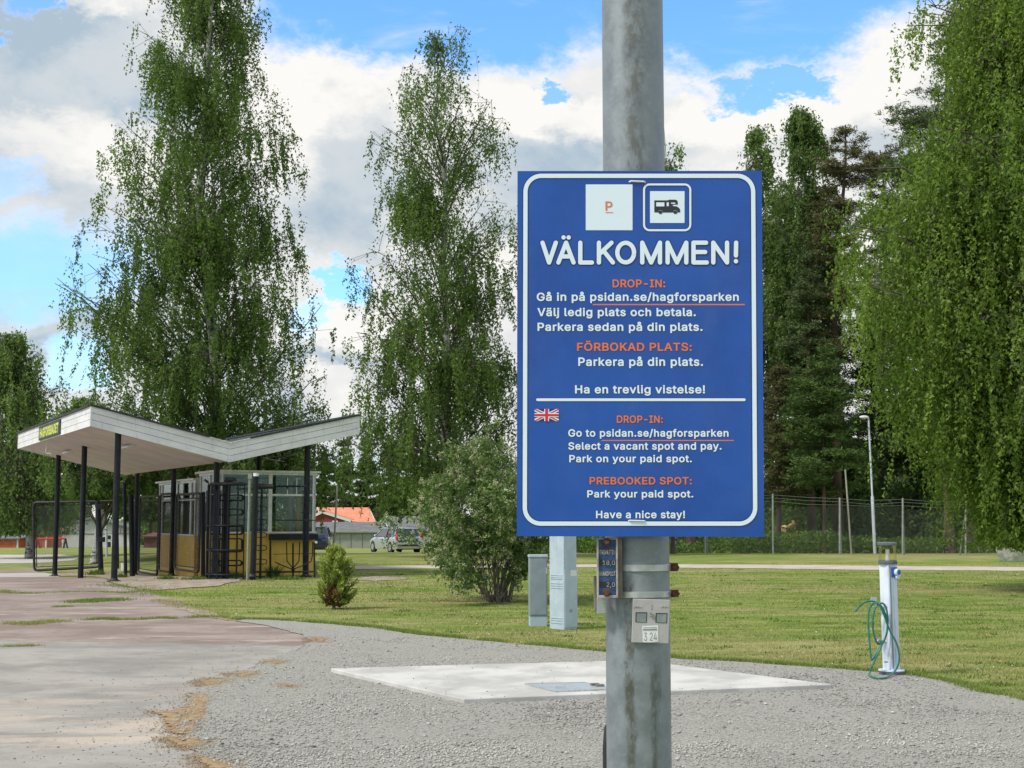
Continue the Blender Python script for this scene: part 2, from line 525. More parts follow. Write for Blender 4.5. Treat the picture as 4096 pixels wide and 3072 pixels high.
def steel_material():
    m, b, p = new_mat('galvanised_steel_weathered')
    tc = b.n('ShaderNodeTexCoord').outputs['Object']
    n1 = b.noise(tc, 14, 5, .6)
    n2 = b.noise(tc, 70, 4, .6)
    spang = b.n('ShaderNodeTexVoronoi'); b.put(spang.inputs['Vector'], tc); spang.inputs['Scale'].default_value = 55
    c = b.mix(b.mr(n1, .36, .64), (0.195, 0.222, 0.248), (0.262, 0.292, 0.322))
    c = b.mix(b.mr(n2, .5, .7, 0, .25), c, (0.36, 0.39, 0.41))
    # dark lichen run-offs: two long vertical streaks on the near side
    sep = b.n('ShaderNodeSeparateXYZ'); b.put(sep.inputs[0], tc)
    rag = b.m('MULTIPLY', b.m('SUBTRACT', b.noise(b.mapping(tc, scale=(1, 1, .25)), 22, 5, .7), .5), .055)
    def streak(x0, w, z0, z1, k):
        d = b.m('ABSOLUTE', b.m('SUBTRACT', b.m('ADD', sep.outputs[0], rag), x0))
        s = b.mr(d, w, w * .25)
        zz = b.m('MULTIPLY', b.mr(sep.outputs[2], z0, z0 + .12), b.mr(sep.outputs[2], z1, z1 - .05))
        br = b.mr(b.noise(b.mapping(tc, scale=(1, 1, .5)), 45, 4, .7), .38, .60, .15, 1)
        return b.m('MULTIPLY', b.m('MULTIPLY', s, zz), b.m('MULTIPLY', br, k))
    st = b.m('MAXIMUM', streak(-.028, .018, .55, 1.36, .85), streak(.036, .016, .45, 1.14, .65))
    st = b.m('MAXIMUM', st, streak(-.005, .040, 2.2, 4.0, .62))
    near = b.mr(sep.outputs[1], .0, -.04)
    st = b.m('MULTIPLY', st, near)
    c = b.mix(st, c, (0.085, 0.080, 0.060))
    b.put(p.inputs['Base Color'], c)
    p.inputs['Metallic'].default_value = .35
    b.put(p.inputs['Roughness'], b.mr(n1, .3, .7, .42, .62))
    bn = b.n('ShaderNodeBump'); bn.inputs['Strength'].default_value = .25; bn.inputs['Distance'].default_value = .002
    b.put(bn.inputs['Height'], b.m('ADD', n2, n1)); b.put(p.inputs['Normal'], bn.outputs[0])
    return m


def bark_birch():
    m, b, p = new_mat('birch_bark')
    tc = b.n('ShaderNodeTexCoord').outputs['Object']
    a = b.noise(b.mapping(tc, scale=(1, 1, 3.0)), 2.6, 5, .7)
    c_ = b.noise(b.mapping(tc, scale=(1, 1, .4)), 5.0, 5, .7)
    sep = b.n('ShaderNodeSeparateXYZ'); b.put(sep.inputs[0], tc)
    foot = b.mr(sep.outputs[2], 1.0, .0, 0, .12, smooth=False)
    f = b.mr(b.m('ADD', a, foot), .56, .64)
    c = b.mix(f, (0.42, 0.42, 0.40), (0.050, 0.047, 0.040))
    c = b.mix(b.mr(c_, .5, .7, 0, .55), c, (0.20, 0.19, 0.17))
    b.put(p.inputs['Base Color'], c); p.inputs['Roughness'].default_value = .85
    bn = b.n('ShaderNodeBump'); bn.inputs['Strength'].default_value = .8; bn.inputs['Distance'].default_value = .03
    b.put(bn.inputs['Height'], c_); b.put(p.inputs['Normal'], bn.outputs[0])
    return m


M = {}
M['lawn'] = lawn_material()
M['asphalt'] = asphalt_material()
M['steel'] = steel_material()
M['birch'] = bark_birch()
M['gravelbed'] = pm('gravel_bed', (0.20, 0.198, 0.180), (0.38, 0.375, 0.345), scale=48, rough=1, bump=1.0, bscale=70, spec=.1, detail=6, lo=.30, hi=.66)
M['stones'] = vc_mat('gravel_stone', (0.19, 0.185, 0.170), (0.52, 0.51, 0.465))
M['sand'] = pm('brown_sand', (0.24, 0.165, 0.090), (0.37, 0.275, 0.165), scale=12, rough=1, bump=.8, bscale=60, spec=.1)
M['dirt'] = pm('pale_dirt', (0.26, 0.21, 0.17), (0.38, 0.33, 0.27), scale=3, rough=1, bump=.6, bscale=40, spec=.1)
M['path'] = pm('path_grit', (0.42, 0.37, 0.31), (0.50, 0.46, 0.40), scale=1.2, rough=1, bump=.4, bscale=30, spec=.1)
M['paleroad'] = pm('pale_road', (0.42, 0.40, 0.375), (0.50, 0.48, 0.45), scale=.8, rough=1, spec=.1)
M['concrete'] = pm('new_concrete', (0.41, 0.405, 0.385), (0.56, 0.555, 0.53), scale=1.6, rough=.9, bump=.35, bscale=35, spec=.2, detail=7)
_m = M['concrete']; _b = NB(_m.node_tree); _p = _m.node_tree.nodes['Principled BSDF']
_tc = _b.n('ShaderNodeTexCoord').outputs['Object']; _src = _p.inputs['Base Color'].links[0].from_socket
_st = _b.mr(_b.noise(_b.mapping(_tc, scale=(1.6, .5, 1), rot=(0, 0, .5)), 2.2, 8, .7, .6), .56, .70, 0, .30)
_sp = _b.mr(_b.noise(_tc, 60, 4, .7), .60, .74, 0, .35)
_b.put(_p.inputs['Base Color'], _b.mix(_b.m('MAXIMUM', _st, _sp), _src, (0.27, 0.26, 0.24)))
M['oldconcrete'] = pm('old_concrete', (0.33, 0.33, 0.31), (0.52, 0.51, 0.48), scale=7, rough=.95, bump=.6, bscale=30, spec=.2)
M['hatch'] = pm('aluminium_tread', (0.44, 0.50, 0.53), (0.53, 0.58, 0.60), scale=9, rough=.38, metal=.5, bump=.3, bscale=120)
M['zinc'] = pm('zinc_steel', (0.42, 0.44, 0.45), (0.55, 0.57, 0.58), scale=30, rough=.42, metal=.6, bump=.1)
M['rust'] = pm('rusty_bolt', (0.10, 0.035, 0.025), (0.19, 0.075, 0.045), scale=120, rough=.9, bump=.6, bscale=300)
M['signblue'] = pm('blue_sign_film', (0.002, 0.062, 0.345), (0.004, 0.080, 0.410), scale=3.0, rvar=.10, rough=.26, spec=.5, coat=.06, bump=.02, bscale=5)
_m = M['signblue']; _b = NB(_m.node_tree); _p = _m.node_tree.nodes['Principled BSDF']
_tc = _b.n('ShaderNodeTexCoord').outputs['Object']
_src = _p.inputs['Base Color'].links[0].from_socket
_dust = _b.mr(_b.noise(_b.mapping(_tc, scale=(1, 1, .35)), 9, 7, .7), .48, .80, 0, .05)
_spk = _b.mr(_b.noise(_tc, 160, 3, .6), .70, .78, 0, .25)
_b.put(_p.inputs['Base Color'], _b.mix(_b.m('MAXIMUM', _dust, _spk), _src, (0.30, 0.38, 0.50)))
M['signwhite'] = pm('white_sign_film', (0.74, 0.85, 0.97), rough=.28, spec=.4)
M['signorange'] = pm('orange_sign_film', (0.72, 0.185, 0.085), rough=.35)
M['signblack'] = pm('black_sign_film', (0.018, 0.022, 0.028), rough=.35)
M['signred'] = pm('red_sign_film', (0.62, 0.02, 0.035), rough=.35)
M['signnavy'] = pm('navy_sign_film', (0.012, 0.02, 0.13), rough=.35)
M['outline'] = pm('dark_blue_outline', (0.004, 0.022, 0.16), rough=.3)
M['alu'] = pm('aluminium_edge', (0.55, 0.57, 0.6), rough=.4, metal=.8)
M['plasticwhite'] = pm('white_nylon', (0.72, 0.74, 0.80), rough=.45)
M['plateblue'] = pm('worn_blue_enamel', (0.008, 0.036, 0.125), (0.032, 0.090, 0.215), scale=28, rough=.45, bump=.3, bscale=90)
M['platewhite'] = pm('worn_white_letter', (0.26, 0.28, 0.29), (0.48, 0.49, 0.49), scale=90, rough=.6)
M['greyframe'] = pm('grey_plastic_frame', (0.25, 0.22, 0.21), (0.42, 0.40, 0.40), scale=20, rough=.65, bump=.2)
M['browngrey'] = pm('brown_grey_plastic', (0.13, 0.10, 0.085), (0.21, 0.18, 0.16), scale=12, rough=.75)
M['greyplate'] = pm('light_grey_plate', (0.37, 0.355, 0.36), (0.43, 0.42, 0.425), scale=16, rough=.6, bump=.1)
M['window_insert'] = pm('grey_insert', (0.19, 0.22, 0.235), (0.26, 0.30, 0.31), scale=25, rough=.35)
M['darkslot'] = pm('dark_slot', (0.03, 0.035, 0.04), rough=.7)
M['sticker'] = pm('paper_sticker', (0.66, 0.68, 0.70), (0.75, 0.76, 0.77), scale=40, rough=.7)
M['ink'] = pm('grey_print', (0.20, 0.21, 0.22), rough=.7)
M['cabgrey'] = pm('grey_cabinet_paint', (0.22, 0.268, 0.302), (0.26, 0.305, 0.34), scale=5, rough=.6, bump=.1)
M['cabpale'] = pm('pale_cabinet_paint', (0.38, 0.47, 0.545), (0.44, 0.53, 0.60), scale=5, rough=.5, bump=.1)
M['bolwhite'] = pm('white_powder_coat', (0.60, 0.68, 0.78), (0.66, 0.73, 0.82), scale=6, rough=.4)
M['bolgrey'] = pm('dark_grey_plastic', (0.085, 0.10, 0.125), (0.12, 0.135, 0.16), scale=10, rough=.5)
M['socketblue'] = pm('blue_plastic', (0.012, 0.09, 0.42), rough=.4)
M['hose'] = pm('green_hose', (0.006, 0.115, 0.095), (0.010, 0.18, 0.135), scale=15, rough=.35)
M['lampglass'] = glass_mat('clear_lamp_shade', (0.97, 0.96, 0.84), .3, .08)
M['black'] = pm('black_gloss_paint', (0.006, 0.008, 0.013), (0.012, 0.015, 0.022), scale=6, spec=.3, rough=.5, bump=.1, bscale=20)
M['blackworn'] = pm('black_worn_paint', (0.010, 0.011, 0.014), (0.075, 0.065, 0.055), scale=14, rough=.6, lo=.5, hi=.72)
M['boardwhite'] = pm('white_painted_board', (0.64, 0.65, 0.65), (0.75, 0.76, 0.76), scale=1.6, rough=.7, bump=.2, bscale=14, stretch=(1, 1, 2))
M['soffit'] = pm('soffit_board', (0.56, 0.525, 0.50), (0.64, 0.60, 0.575), scale=1.4, rough=.85, bump=.1, bscale=8)
M['felt'] = pm('dark_roof_felt', (0.020, 0.030, 0.038), (0.045, 0.055, 0.062), scale=5, rough=.9)
M['yellow'] = pm('ochre_panel', (0.60, 0.385, 0.05), (0.70, 0.46, 0.07), scale=2.2, rough=.65, bump=.15, bscale=10)
M['yellowpale'] = pm('pale_ochre_panel', (0.60, 0.385, 0.10), (0.66, 0.43, 0.14), scale=2.2, rough=.65, bump=.15)
M['framegrey'] = pm('grey_white_frame', (0.60, 0.63, 0.62), (0.74, 0.77, 0.76), scale=5, rough=.6)
M['boothglass'] = glass_mat('booth_glass', (0.70, 0.73, 0.71), .45, .03)
M['palegreen'] = pm('flaking_pale_green_paint', (0.22, 0.27, 0.20), (0.17, 0.12, 0.085), scale=22, rough=.8, lo=.55, hi=.70)
M['fencepost'] = pm('weathered_fence_steel', (0.22, 0.24, 0.22), (0.33, 0.35, 0.33), scale=10, rough=.6, metal=.3)
M['wire'] = pm('fence_wire', (0.16, 0.18, 0.17), rough=.6, metal=.3)
M['wiredark'] = pm('dark_wire', (0.05, 0.055, 0.05), rough=.6)
M['lamppost'] = pm('pale_lamp_post', (0.42, 0.47, 0.53), (0.50, 0.55, 0.60), scale=4, rough=.45, metal=.2)
M['wood'] = pm('grey_wood', (0.24, 0.23, 0.19), (0.34, 0.33, 0.27), scale=10, rough=.9, stretch=(1, 1, .15))
M['tileorange'] = pm('orange_roof', (0.60, 0.205, 0.115), (0.68, 0.26, 0.16), scale=.7, rough=.8)
M['redwall'] = pm('falu_red_wall', (0.16, 0.025, 0.022), (0.21, 0.035, 0.03), scale=2, rough=.85)
M['orangewall'] = pm('rust_orange_wall', (0.37, 0.105, 0.05), (0.43, 0.13, 0.065), scale=2, rough=.85)
M['brownred'] = pm('brown_red_wall', (0.13, 0.055, 0.05), (0.17, 0.07, 0.065), scale=2, rough=.85)
M['trimwhite'] = pm('white_trim', (0.62, 0.64, 0.64), rough=.6)
M['greyroof'] = pm('grey_roof', (0.115, 0.12, 0.125), (0.16, 0.165, 0.17), scale=1.5, rough=.85)
M['garage'] = pm('grey_green_door', (0.245, 0.265, 0.215), (0.285, 0.305, 0.25), scale=2, rough=.75)
M['whitewall'] = pm('pale_grey_wall', (0.44, 0.455, 0.44), (0.50, 0.515, 0.50), scale=1.5, rough=.8)
M['darkglass'] = pm('dark_window', (0.02, 0.03, 0.035), rough=.12)
M['silver'] = pm('silver_car_paint', (0.45, 0.50, 0.60), (0.48, 0.53, 0.62), scale=1, rough=.25, metal=.4, coat=.6)
M['navycar'] = pm('navy_car_paint', (0.012, 0.025, 0.085), rough=.2, metal=.3, coat=.8)
M['carglass'] = pm('car_glass', (0.012, 0.015, 0.02), rough=.05, spec=.9, coat=.5)
M['tyre'] = pm('tyre_rubber', (0.015, 0.015, 0.016), rough=.8)
M['rim'] = pm('alloy_rim', (0.45, 0.47, 0.5), rough=.35, metal=.7)
M['tail'] = pm('red_lamp_lens', (0.55, 0.02, 0.02), rough=.2)
M['carblack'] = pm('black_trim', (0.02, 0.02, 0.022), rough=.6)
M['machine'] = pm('faded_yellow_paint', (0.60, 0.42, 0.16), (0.66, 0.50, 0.26), scale=5, rough=.6)
M['rock'] = pm('grey_rock', (0.22, 0.22, 0.21), (0.34, 0.34, 0.33), scale=4, rough=.9, bump=.8, bscale=8)
M['pinebark'] = pm('pine_bark', (0.050, 0.034, 0.026), (0.115, 0.068, 0.048), scale=3.2, rough=.95, bump=1, bscale=7, stretch=(1, 1, .3))
M['darkbark'] = pm('dark_bark', (0.055, 0.05, 0.042), (0.12, 0.11, 0.095), scale=6, rough=.95, bump=.8, bscale=12, stretch=(1, 1, .3))
M['twig'] = pm('birch_twig', (0.055, 0.045, 0.038), (0.12, 0.105, 0.09), scale=6, rough=.9)
M['shrubstem'] = pm('shrub_stem', (0.12, 0.105, 0.085), (0.23, 0.20, 0.165), scale=20, rough=.95)
M['leafdark'] = leaf_mat('birch_leaf_dark', (0.056, 0.105, 0.026), (0.180, 0.262, 0.072), .55)
M['leafmid'] = leaf_mat('birch_leaf_mid', (0.062, 0.115, 0.032), (0.195, 0.280, 0.088), .55)
M['leafbright'] = leaf_mat('birch_leaf_bright', (0.078, 0.142, 0.022), (0.275, 0.370, 0.085), .55)
M['leafshrub'] = leaf_mat('shrub_leaf', (0.060, 0.118, 0.028), (0.215, 0.320, 0.090), .45, .05)
M['needle'] = leaf_mat('pine_needle', (0.050, 0.080, 0.034), (0.150, 0.195, 0.080), .2, .02)
M['needlebrown'] = leaf_mat('pine_needle_brownish', (0.062, 0.062, 0.028), (0.170, 0.160, 0.075), .15, .02)
M['needlegreen'] = leaf_mat('young_pine_needle', (0.036, 0.075, 0.020), (0.12, 0.185, 0.045), .15, .04)
M['thuja'] = leaf_mat('thuja_scale', (0.090, 0.145, 0.022), (0.34, 0.40, 0.085), .2, .04)
M['thujabrown'] = leaf_mat('thuja_dead', (0.14, 0.07, 0.03), (0.24, 0.14, 0.07), .1, .02)
M['grassblade'] = leaf_mat('grass_blade', (0.150, 0.235, 0.045), (0.39, 0.35, 0.165), .30, .03)
M['weed'] = leaf_mat('weed_leaf', (0.060, 0.120, 0.020), (0.17, 0.25, 0.045), .25, .04)

def weather(mats, dirt, amount):
    """dirt specks and soft vertical run marks"""
    for m in mats:
        b = NB(m.node_tree); p = m.node_tree.nodes['Principled BSDF']; tc = b.n('ShaderNodeTexCoord').outputs['Object']
        src = p.inputs['Base Color'].links[0].from_socket
        run = b.mr(b.noise(b.mapping(tc, scale=(1, 1, .12)), 16, 5, .7), .52, .74, 0, amount)
        sp = b.mr(b.noise(tc, 45, 4, .7), .62, .76, 0, amount)
        b.put(p.inputs['Base Color'], b.mix(b.m('MAXIMUM', run, sp), src, dirt))


weather([M['cabpale'], M['cabgrey'], M['bolwhite']], (0.17, 0.17, 0.15), .35)
weather([M['boardwhite'], M['framegrey'], M['soffit']], (0.25, 0.24, 0.21), .35)
weather([M['yellow'], M['yellowpale']], (0.14, 0.09, 0.04), .5)

# ------------------------------------------------------------------ ground, lawn, gravel, paving, paths
def axis_pts(segs):
    out = []
    for a, c, st in segs: out += list(np.arange(a, c, st))
    out.append(segs[-1][1]); return np.array(out)


gxs = axis_pts([(-1600, -200, 140), (-200, -60, 10), (-60, 40, 1.0), (40, 200, 10), (200, 1600, 140)])
gys = axis_pts([(-60, 0, 6), (0, 60, 1.0), (60, 260, 5), (260, 3000, 120)])
GX, GY = np.meshgrid(gxs, gys)
GV = np.stack([GX.ravel(), GY.ravel(), hz(GX.ravel(), GY.ravel())], 1)
nx, ny = len(gxs), len(gys)
idx = np.arange(nx * ny).reshape(ny, nx)
GF = np.stack([idx[:-1, :-1].ravel(), idx[:-1, 1:].ravel(), idx[1:, 1:].ravel(), idx[1:, :-1].ravel()], 1)
ground = bpy.data.objects.new('ground', raw_mesh('ground', GV, GF, M['lawn'])); COL.objects.link(ground)
tag(ground, kind='structure')


def gp(*uv):
    return [tuple(G(u, v)[:2]) for u, v in uv]


asphalt_poly = [(-30, 3.0), (-1.2, 3.0), (-1.0, 7.6)] + gp((1120, 3090), (1000, 3040), (900, 2975), (880, 2880), (960, 2775), (1100, 2700), (1230, 2640), (1330, 2572), (1250, 2530), (1080, 2500),
               (936, 2483), (860, 2470), (820, 2440), (746, 2425), (700, 2400), (640, 2385), (576, 2362), (470, 2345), (440, 2330), (400, 2312), (240, 2309), (130, 2280), (170, 2262), (200, 2250)) + [(-16.5, 46), (-40, 46)]
sheet('asphalt', ragged(asphalt_poly, .18, .03, 3, .03), .008, M['asphalt'], 1.0)
gravel_poly = [(-1.4, 3.2), (9.5, 3.2), (9.5, 8.0)] + gp((4400, 2880), (4096, 2806), (3941, 2779), (3800, 2735), (3618, 2704), (3450, 2690), (3301, 2678), (3000, 2655), (2700, 2640), (2300, 2603), (2050, 2580), (1711, 2548), (1480, 2515), (1249, 2496), (1090, 2484), (990, 2481)) + \
    gp((936, 2488), (1060, 2505), (1180, 2535), (1270, 2568), (1100, 2632), (950, 2697), (785, 2770), (690, 2880), (715, 2975), (815, 3046), (915, 3072))
sheet('gravel', ragged(gravel_poly, .10, .03, 5, .025), .016, M['gravelbed'], .5)
# brown sand washed out along the edge of the gravel
z8 = lambda x, y: tuple(G(x * .678, 2300 + y * .678)[:2])
sand_polys = []
for i, pl in enumerate([[(870, 812), (985, 850), (990, 900), (1010, 945), (1110, 950), (1175, 870), (1190, 790), (1230, 720), (1180, 700), (1120, 730), (1110, 780), (1010, 815)],
                        [(1195, 630), (1250, 620), (1340, 625), (1300, 645), (1210, 662)], [(990, 975), (1090, 975), (1240, 995), (1150, 1035), (1040, 1020)],
                        [(1170, 1085), (1300, 1105), (1440, 1138), (1440, 1160), (1250, 1160)], [(1370, 590), (1470, 580), (1520, 592), (1420, 612)],
                        [(1600, 515), (1665, 513), (1650, 530), (1600, 530)], [(1850, 375), (1920, 385), (1915, 405), (1850, 400)], [(1660, 655), (1740, 660), (1720, 675), (1680, 672)]]):
    poly = [z8(a, c) for a, c in pl]
    sand_polys.append(poly); o = sheet('sand_patch', ragged(poly, .025, .022, 20 + i, .020), .0175 + .0003 * i, M['sand'], .3)
# trodden dirt and gravel strips
sheet('path', ragged(gp((1330, 2280), (1640, 2276), (2400, 2270), (3000, 2274), (3500, 2281), (4096, 2284), (4500, 2287), (4500, 2274), (4096, 2270), (3500, 2264), (3000, 2259), (2400, 2258), (1640, 2263), (1340, 2266)), .3, .08, 7, .08), .010, M['path'], 1.0)
sheet('path', ragged(gp((2900, 2206), (3000, 2212), (3500, 2214), (4096, 2216), (4096, 2207), (3500, 2206), (3000, 2203)), .5, .1, 8, .1), .010, M['path'], 1.5)
sheet('dirt', ragged(gp((200, 2296), (330, 2290), (480, 2288), (640, 2290), (820, 2300), (980, 2308), (960, 2325), (880, 2345), (760, 2352), (640, 2362), (560, 2358), (470, 2340), (440, 2325), (380, 2306), (230, 2306)), .25, .06, 9, .05), .014, M['dirt'], 1.0)
sheet('dirt', ragged(gp((700, 2440), (800, 2438), (900, 2470), (960, 2482), (900, 2486), (820, 2468), (760, 2445)), .15, .03, 11, .05), .013, M['dirt'], .5)
sheet('road', ragged(gp((-400, 2258), (130, 2254), (225, 2249), (300, 2240), (330, 2228), (240, 2219), (0, 2220), (-400, 2222)), .5, .05, 12, .02), .012, M['paleroad'], 1.5)
sheet('concrete_strip', ragged(gp((-300, 2313), (100, 2311), (235, 2308), (240, 2300), (170, 2292), (60, 2294), (-300, 2296)), .3, .03, 13, .03), .014, M['paleroad'], 1.0)
sheet('dirt', ragged(gp((1395, 2318), (1500, 2306), (1620, 2312), (1640, 2318), (1500, 2325)), .2, .05, 14, .05), .010, M['dirt'], .7)


def stones_mesh(name, X, Y, size, zoff, tone, mat, seed):
    rr = np.random.default_rng(seed); n = len(X)
    base = np.array([(1, 0, 0), (0, 1, 0), (-1, 0, 0), (0, -1, 0), (0, 0, 1), (0, 0, -.6)], float)
    fc = np.array([(0, 1, 4), (1, 2, 4), (2, 3, 4), (3, 0, 4), (1, 0, 5), (2, 1, 5), (3, 2, 5), (0, 3, 5)])
    a = rr.uniform(0, 2 * np.pi, n)
    sc = np.stack([size * rr.uniform(.7, 1.5, n), size * rr.uniform(.55, 1.0, n), size * rr.uniform(.35, .75, n)], 1)
    jit = rr.uniform(.65, 1.25, (n, 6, 1))
    v = base[None] * jit * sc[:, None, :]
    tilt = rr.normal(0, .35, n)
    y2 = v[..., 1] * np.cos(tilt)[:, None] - v[..., 2] * np.sin(tilt)[:, None]
    z2 = v[..., 1] * np.sin(tilt)[:, None] + v[..., 2] * np.cos(tilt)[:, None]
    x3 = v[..., 0] * np.cos(a)[:, None] - y2 * np.sin(a)[:, None]
    y3 = v[..., 0] * np.sin(a)[:, None] + y2 * np.cos(a)[:, None]
    V = np.stack([x3 + X[:, None], y3 + Y[:, None], z2 + (hz(X, Y) + zoff + size * .2)[:, None]], 2).reshape(-1, 3)
    F = (fc[None] + (np.arange(n) * 6)[:, None, None]).reshape(-1, 3)
    c = np.repeat(tone, 6)[:, None] * np.ones((1, 3))
    return raw_mesh(name, V, F, mat, col=c)


PAD = gp((1322, 2695), (1855, 2822), (3330, 2761), (2545, 2661))


def vnoise(x, y, s, seed=0):
    """cheap smooth value noise"""
    x = np.asarray(x) / s + seed * 17.3; y = np.asarray(y) / s + seed * 9.1
    xi = np.floor(x).astype(int); yi = np.floor(y).astype(int); fx = sm(x - xi); fy = sm(y - yi)
    def h(a, b_):
        q = (a * 374761393 + b_ * 668265263 + seed * 974634777) & 0x7fffffff
        q = (q ^ (q >> 13)) * 1274126177 & 0x7fffffff
        return (q & 0xffff) / 65535.0
    return (h(xi, yi) * (1 - fx) + h(xi + 1, yi) * fx) * (1 - fy) + (h(xi, yi + 1) * (1 - fx) + h(xi + 1, yi + 1) * fx) * fy


def wedge(n, y0, y1, seed, pw=1.0, extra=0.8):
    """random ground points, thinner with distance"""
    rr = np.random.default_rng(seed)
    t = rr.uniform(0, 1, n)
    Y = 1.0 / (1 / y0 + t * (1 / y1 - 1 / y0))
    X = rr.uniform(-1, 1, n) * (Y * .39 + extra)
    return X, Y, rr


X, Y, rr = wedge(98000, 6.8, 18.5, 31)
k = inside(gravel_poly, X, Y) & ~inside(PAD, X, Y)
den = vnoise(X, Y, .55, 1) * .6 + vnoise(X, Y, .16, 2) * .4
k &= rr.uniform(0, 1, len(X)) < (.30 + .70 * sm((den - .38) / .25))
X, Y = X[k], Y[k]; n = len(X)
size = rr.uniform(.0048, .0105, n) * (1 + .45 * sm((vnoise(X, Y, .7, 4) - .45) / .2))
tone = np.clip(rr.normal(.46, .18, n) + .5 * (vnoise(X, Y * .7, 1.3, 12) - .5) + .3 * (vnoise(X * .3, Y * 2.2, .5, 13) - .5), 0, 1)
o = bpy.data.objects.new('gravel_stones', stones_mesh('gravel_stones', X, Y, size, .016, tone, M['stones'], 32)); COL.objects.link(o)
tag(o, 'loose grey crushed stones covering the gravel apron', 'gravel', kind='stuff')
X3, Y3, r3 = wedge(2600, 7.2, 17, 37); k3 = inside(gravel_poly, X3, Y3) & ~inside(PAD, X3, Y3) & (r3.uniform(0, 1, len(X3)) < .35 + .6 * (vnoise(X3, Y3, .9, 31) > .55)); X3, Y3 = X3[k3], Y3[k3]
o = bpy.data.objects.new('larger_stones', stones_mesh('larger_stones', X3, Y3, r3.uniform(.010, .021, len(X3)), .018, np.clip(r3.normal(.5, .3, len(X3)), 0, 1), M['stones'], 38)); COL.objects.link(o)
tag(o, 'larger loose stones lying on the grey gravel', 'stones', kind='stuff')
# loose sand crumbs round the washed-out patches
sx_, sy_ = [], []
for pi, pl in enumerate(sand_polys):
    rr2 = np.random.default_rng(700 + pi); c = np.array(pl); lo_, hi_ = c.min(0) - .12, c.max(0) + .12
    m_ = int(min(9000, 5200 * np.prod(hi_ - lo_) * 3)); a_ = rr2.uniform(lo_[0], hi_[0], m_); b2 = rr2.uniform(lo_[1], hi_[1], m_)
    dd = np.full(m_, 9.0)
    for (ex, ey) in ragged(pl, .05, 0, 1): dd = np.minimum(dd, np.hypot(a_ - ex, b2 - ey))
    kk = (rr2.uniform(0, 1, m_) < np.exp(-dd / .05)) | (inside(pl, a_, b2) & (rr2.uniform(0, 1, m_) < .25))
    sx_.append(a_[kk]); sy_.append(b2[kk])
sx_, sy_ = np.concatenate(sx_), np.concatenate(sy_); rr2 = np.random.default_rng(720)
M['crumb'] = vc_mat('sand_crumb', (0.18, 0.12, 0.06), (0.44, 0.335, 0.21))
o = bpy.data.objects.new('sand_crumbs', stones_mesh('sand_crumbs', sx_, sy_, rr2.uniform(.003, .009, len(sx_)), .014, np.clip(rr2.normal(.5, .25, len(sx_)), 0, 1), M['crumb'], 721)); COL.objects.link(o)
tag(o, 'brown sand crumbs at the ragged rim of the gravel', 'sand', kind='stuff')
# stray stones on pad and asphalt edge
X, Y, rr = wedge(14000, 7.5, 17, 33)
ka = inside(asphalt_poly, X, Y) & ~inside(gravel_poly, X, Y)
edge = np.full(len(X), 9.0)
for (ex, ey) in ragged(gravel_poly, .3, 0, 1): edge = np.minimum(edge, np.hypot(X - ex, Y - ey))
ka &= rr.uniform(0, 1, len(X)) < np.exp(-edge / .45) * .9 + .012
pe = np.full(len(X), 9.0)
for (ex, ey) in ragged(PAD, .12, 0, 1): pe = np.minimum(pe, np.hypot(X - ex, Y - ey))
kp = inside(PAD, X, Y) & (rr.uniform(0, 1, len(X)) < .06 + .55 * np.exp(-pe / .07))
k = (ka | kp); z_ = np.where(kp[k], .052, .009)
Xk, Yk = X[k], Y[k]
o = bpy.data.objects.new('stray_pebbles', stones_mesh('stray_pebbles', Xk, Yk, rr.uniform(.004, .011, len(Xk)), z_, np.clip(rr.normal(.35, .25, len(Xk)), 0, 1), M['stones'], 34)); COL.objects.link(o)
tag(o, 'stray pebbles and grit on the paving and the pad', 'pebbles', kind='stuff')


def blades(name, X, Y, h, w, tone, mat, seed, zoff=0.0, lean=.5):
    rr = np.random.default_rng(seed); n = len(X)
    a = rr.uniform(0, 2 * np.pi, n); l = rr.normal(0, lean, (n, 2)) * h[:, None]
    z = hz(X, Y) + zoff
    dx = np.cos(a) * w; dy = np.sin(a) * w
    V = np.zeros((n, 3, 3))
    V[:, 0] = np.stack([X - dx, Y - dy, z], 1); V[:, 1] = np.stack([X + dx, Y + dy, z], 1)
    V[:, 2] = np.stack([X + l[:, 0], Y + l[:, 1], z + h], 1)
    F = np.arange(3 * n).reshape(n, 3)
    c = np.zeros((3 * n, 3)); c[:, 0] = np.repeat(tone, 3)
    me = raw_mesh(name, V.reshape(-1, 3), F, mat, col=c)
    o = bpy.data.objects.new(name, me); COL.objects.link(o)
    return o


lawn_excl = [asphalt_poly, gravel_poly]
X, Y, rr = wedge(330000, 10.3, 44, 41)
k = ~inside(asphalt_poly, X, Y) & ~inside(gravel_poly, X, Y) & ~inside(gp((200, 2296), (480, 2288), (820, 2300), (980, 2308), (880, 2345), (640, 2362), (440, 2325)), X, Y)
pth = [tuple(q) for q in gp((1330, 2282), (2400, 2272), (3000, 2276), (4500, 2289), (4500, 2270), (3500, 2262), (2400, 2256), (1340, 2264))]
k &= ~inside(pth, X, Y)
den = vnoise(X * .5, Y * 1.2, .35, 6) * .5 + vnoise(X * .6, Y, 1.1, 7) * .5
k &= rr.uniform(0, 1, len(X)) < .25 + 1.1 * sm((den - .35) / .3)
X, Y = X[k], Y[k]; n = len(X)
patch = sm((vnoise(X * .45, Y * 1.3, .6, 8) * .5 + vnoise(X * .5, Y, 2.6, 9) * .5 - .50) / .14)
tone = np.clip(rr.normal(.20, .20, n) + patch * .55, 0, 1)
hgt = rr.uniform(.010, .026, n) * (1 + .5 * (rr.uniform(0, 1, n) > .96)) * (.75 + Y / 60)
o = blades('lawn_grass', X, Y, hgt, .0022 + Y * .00021, tone, M['grassblade'], 42)
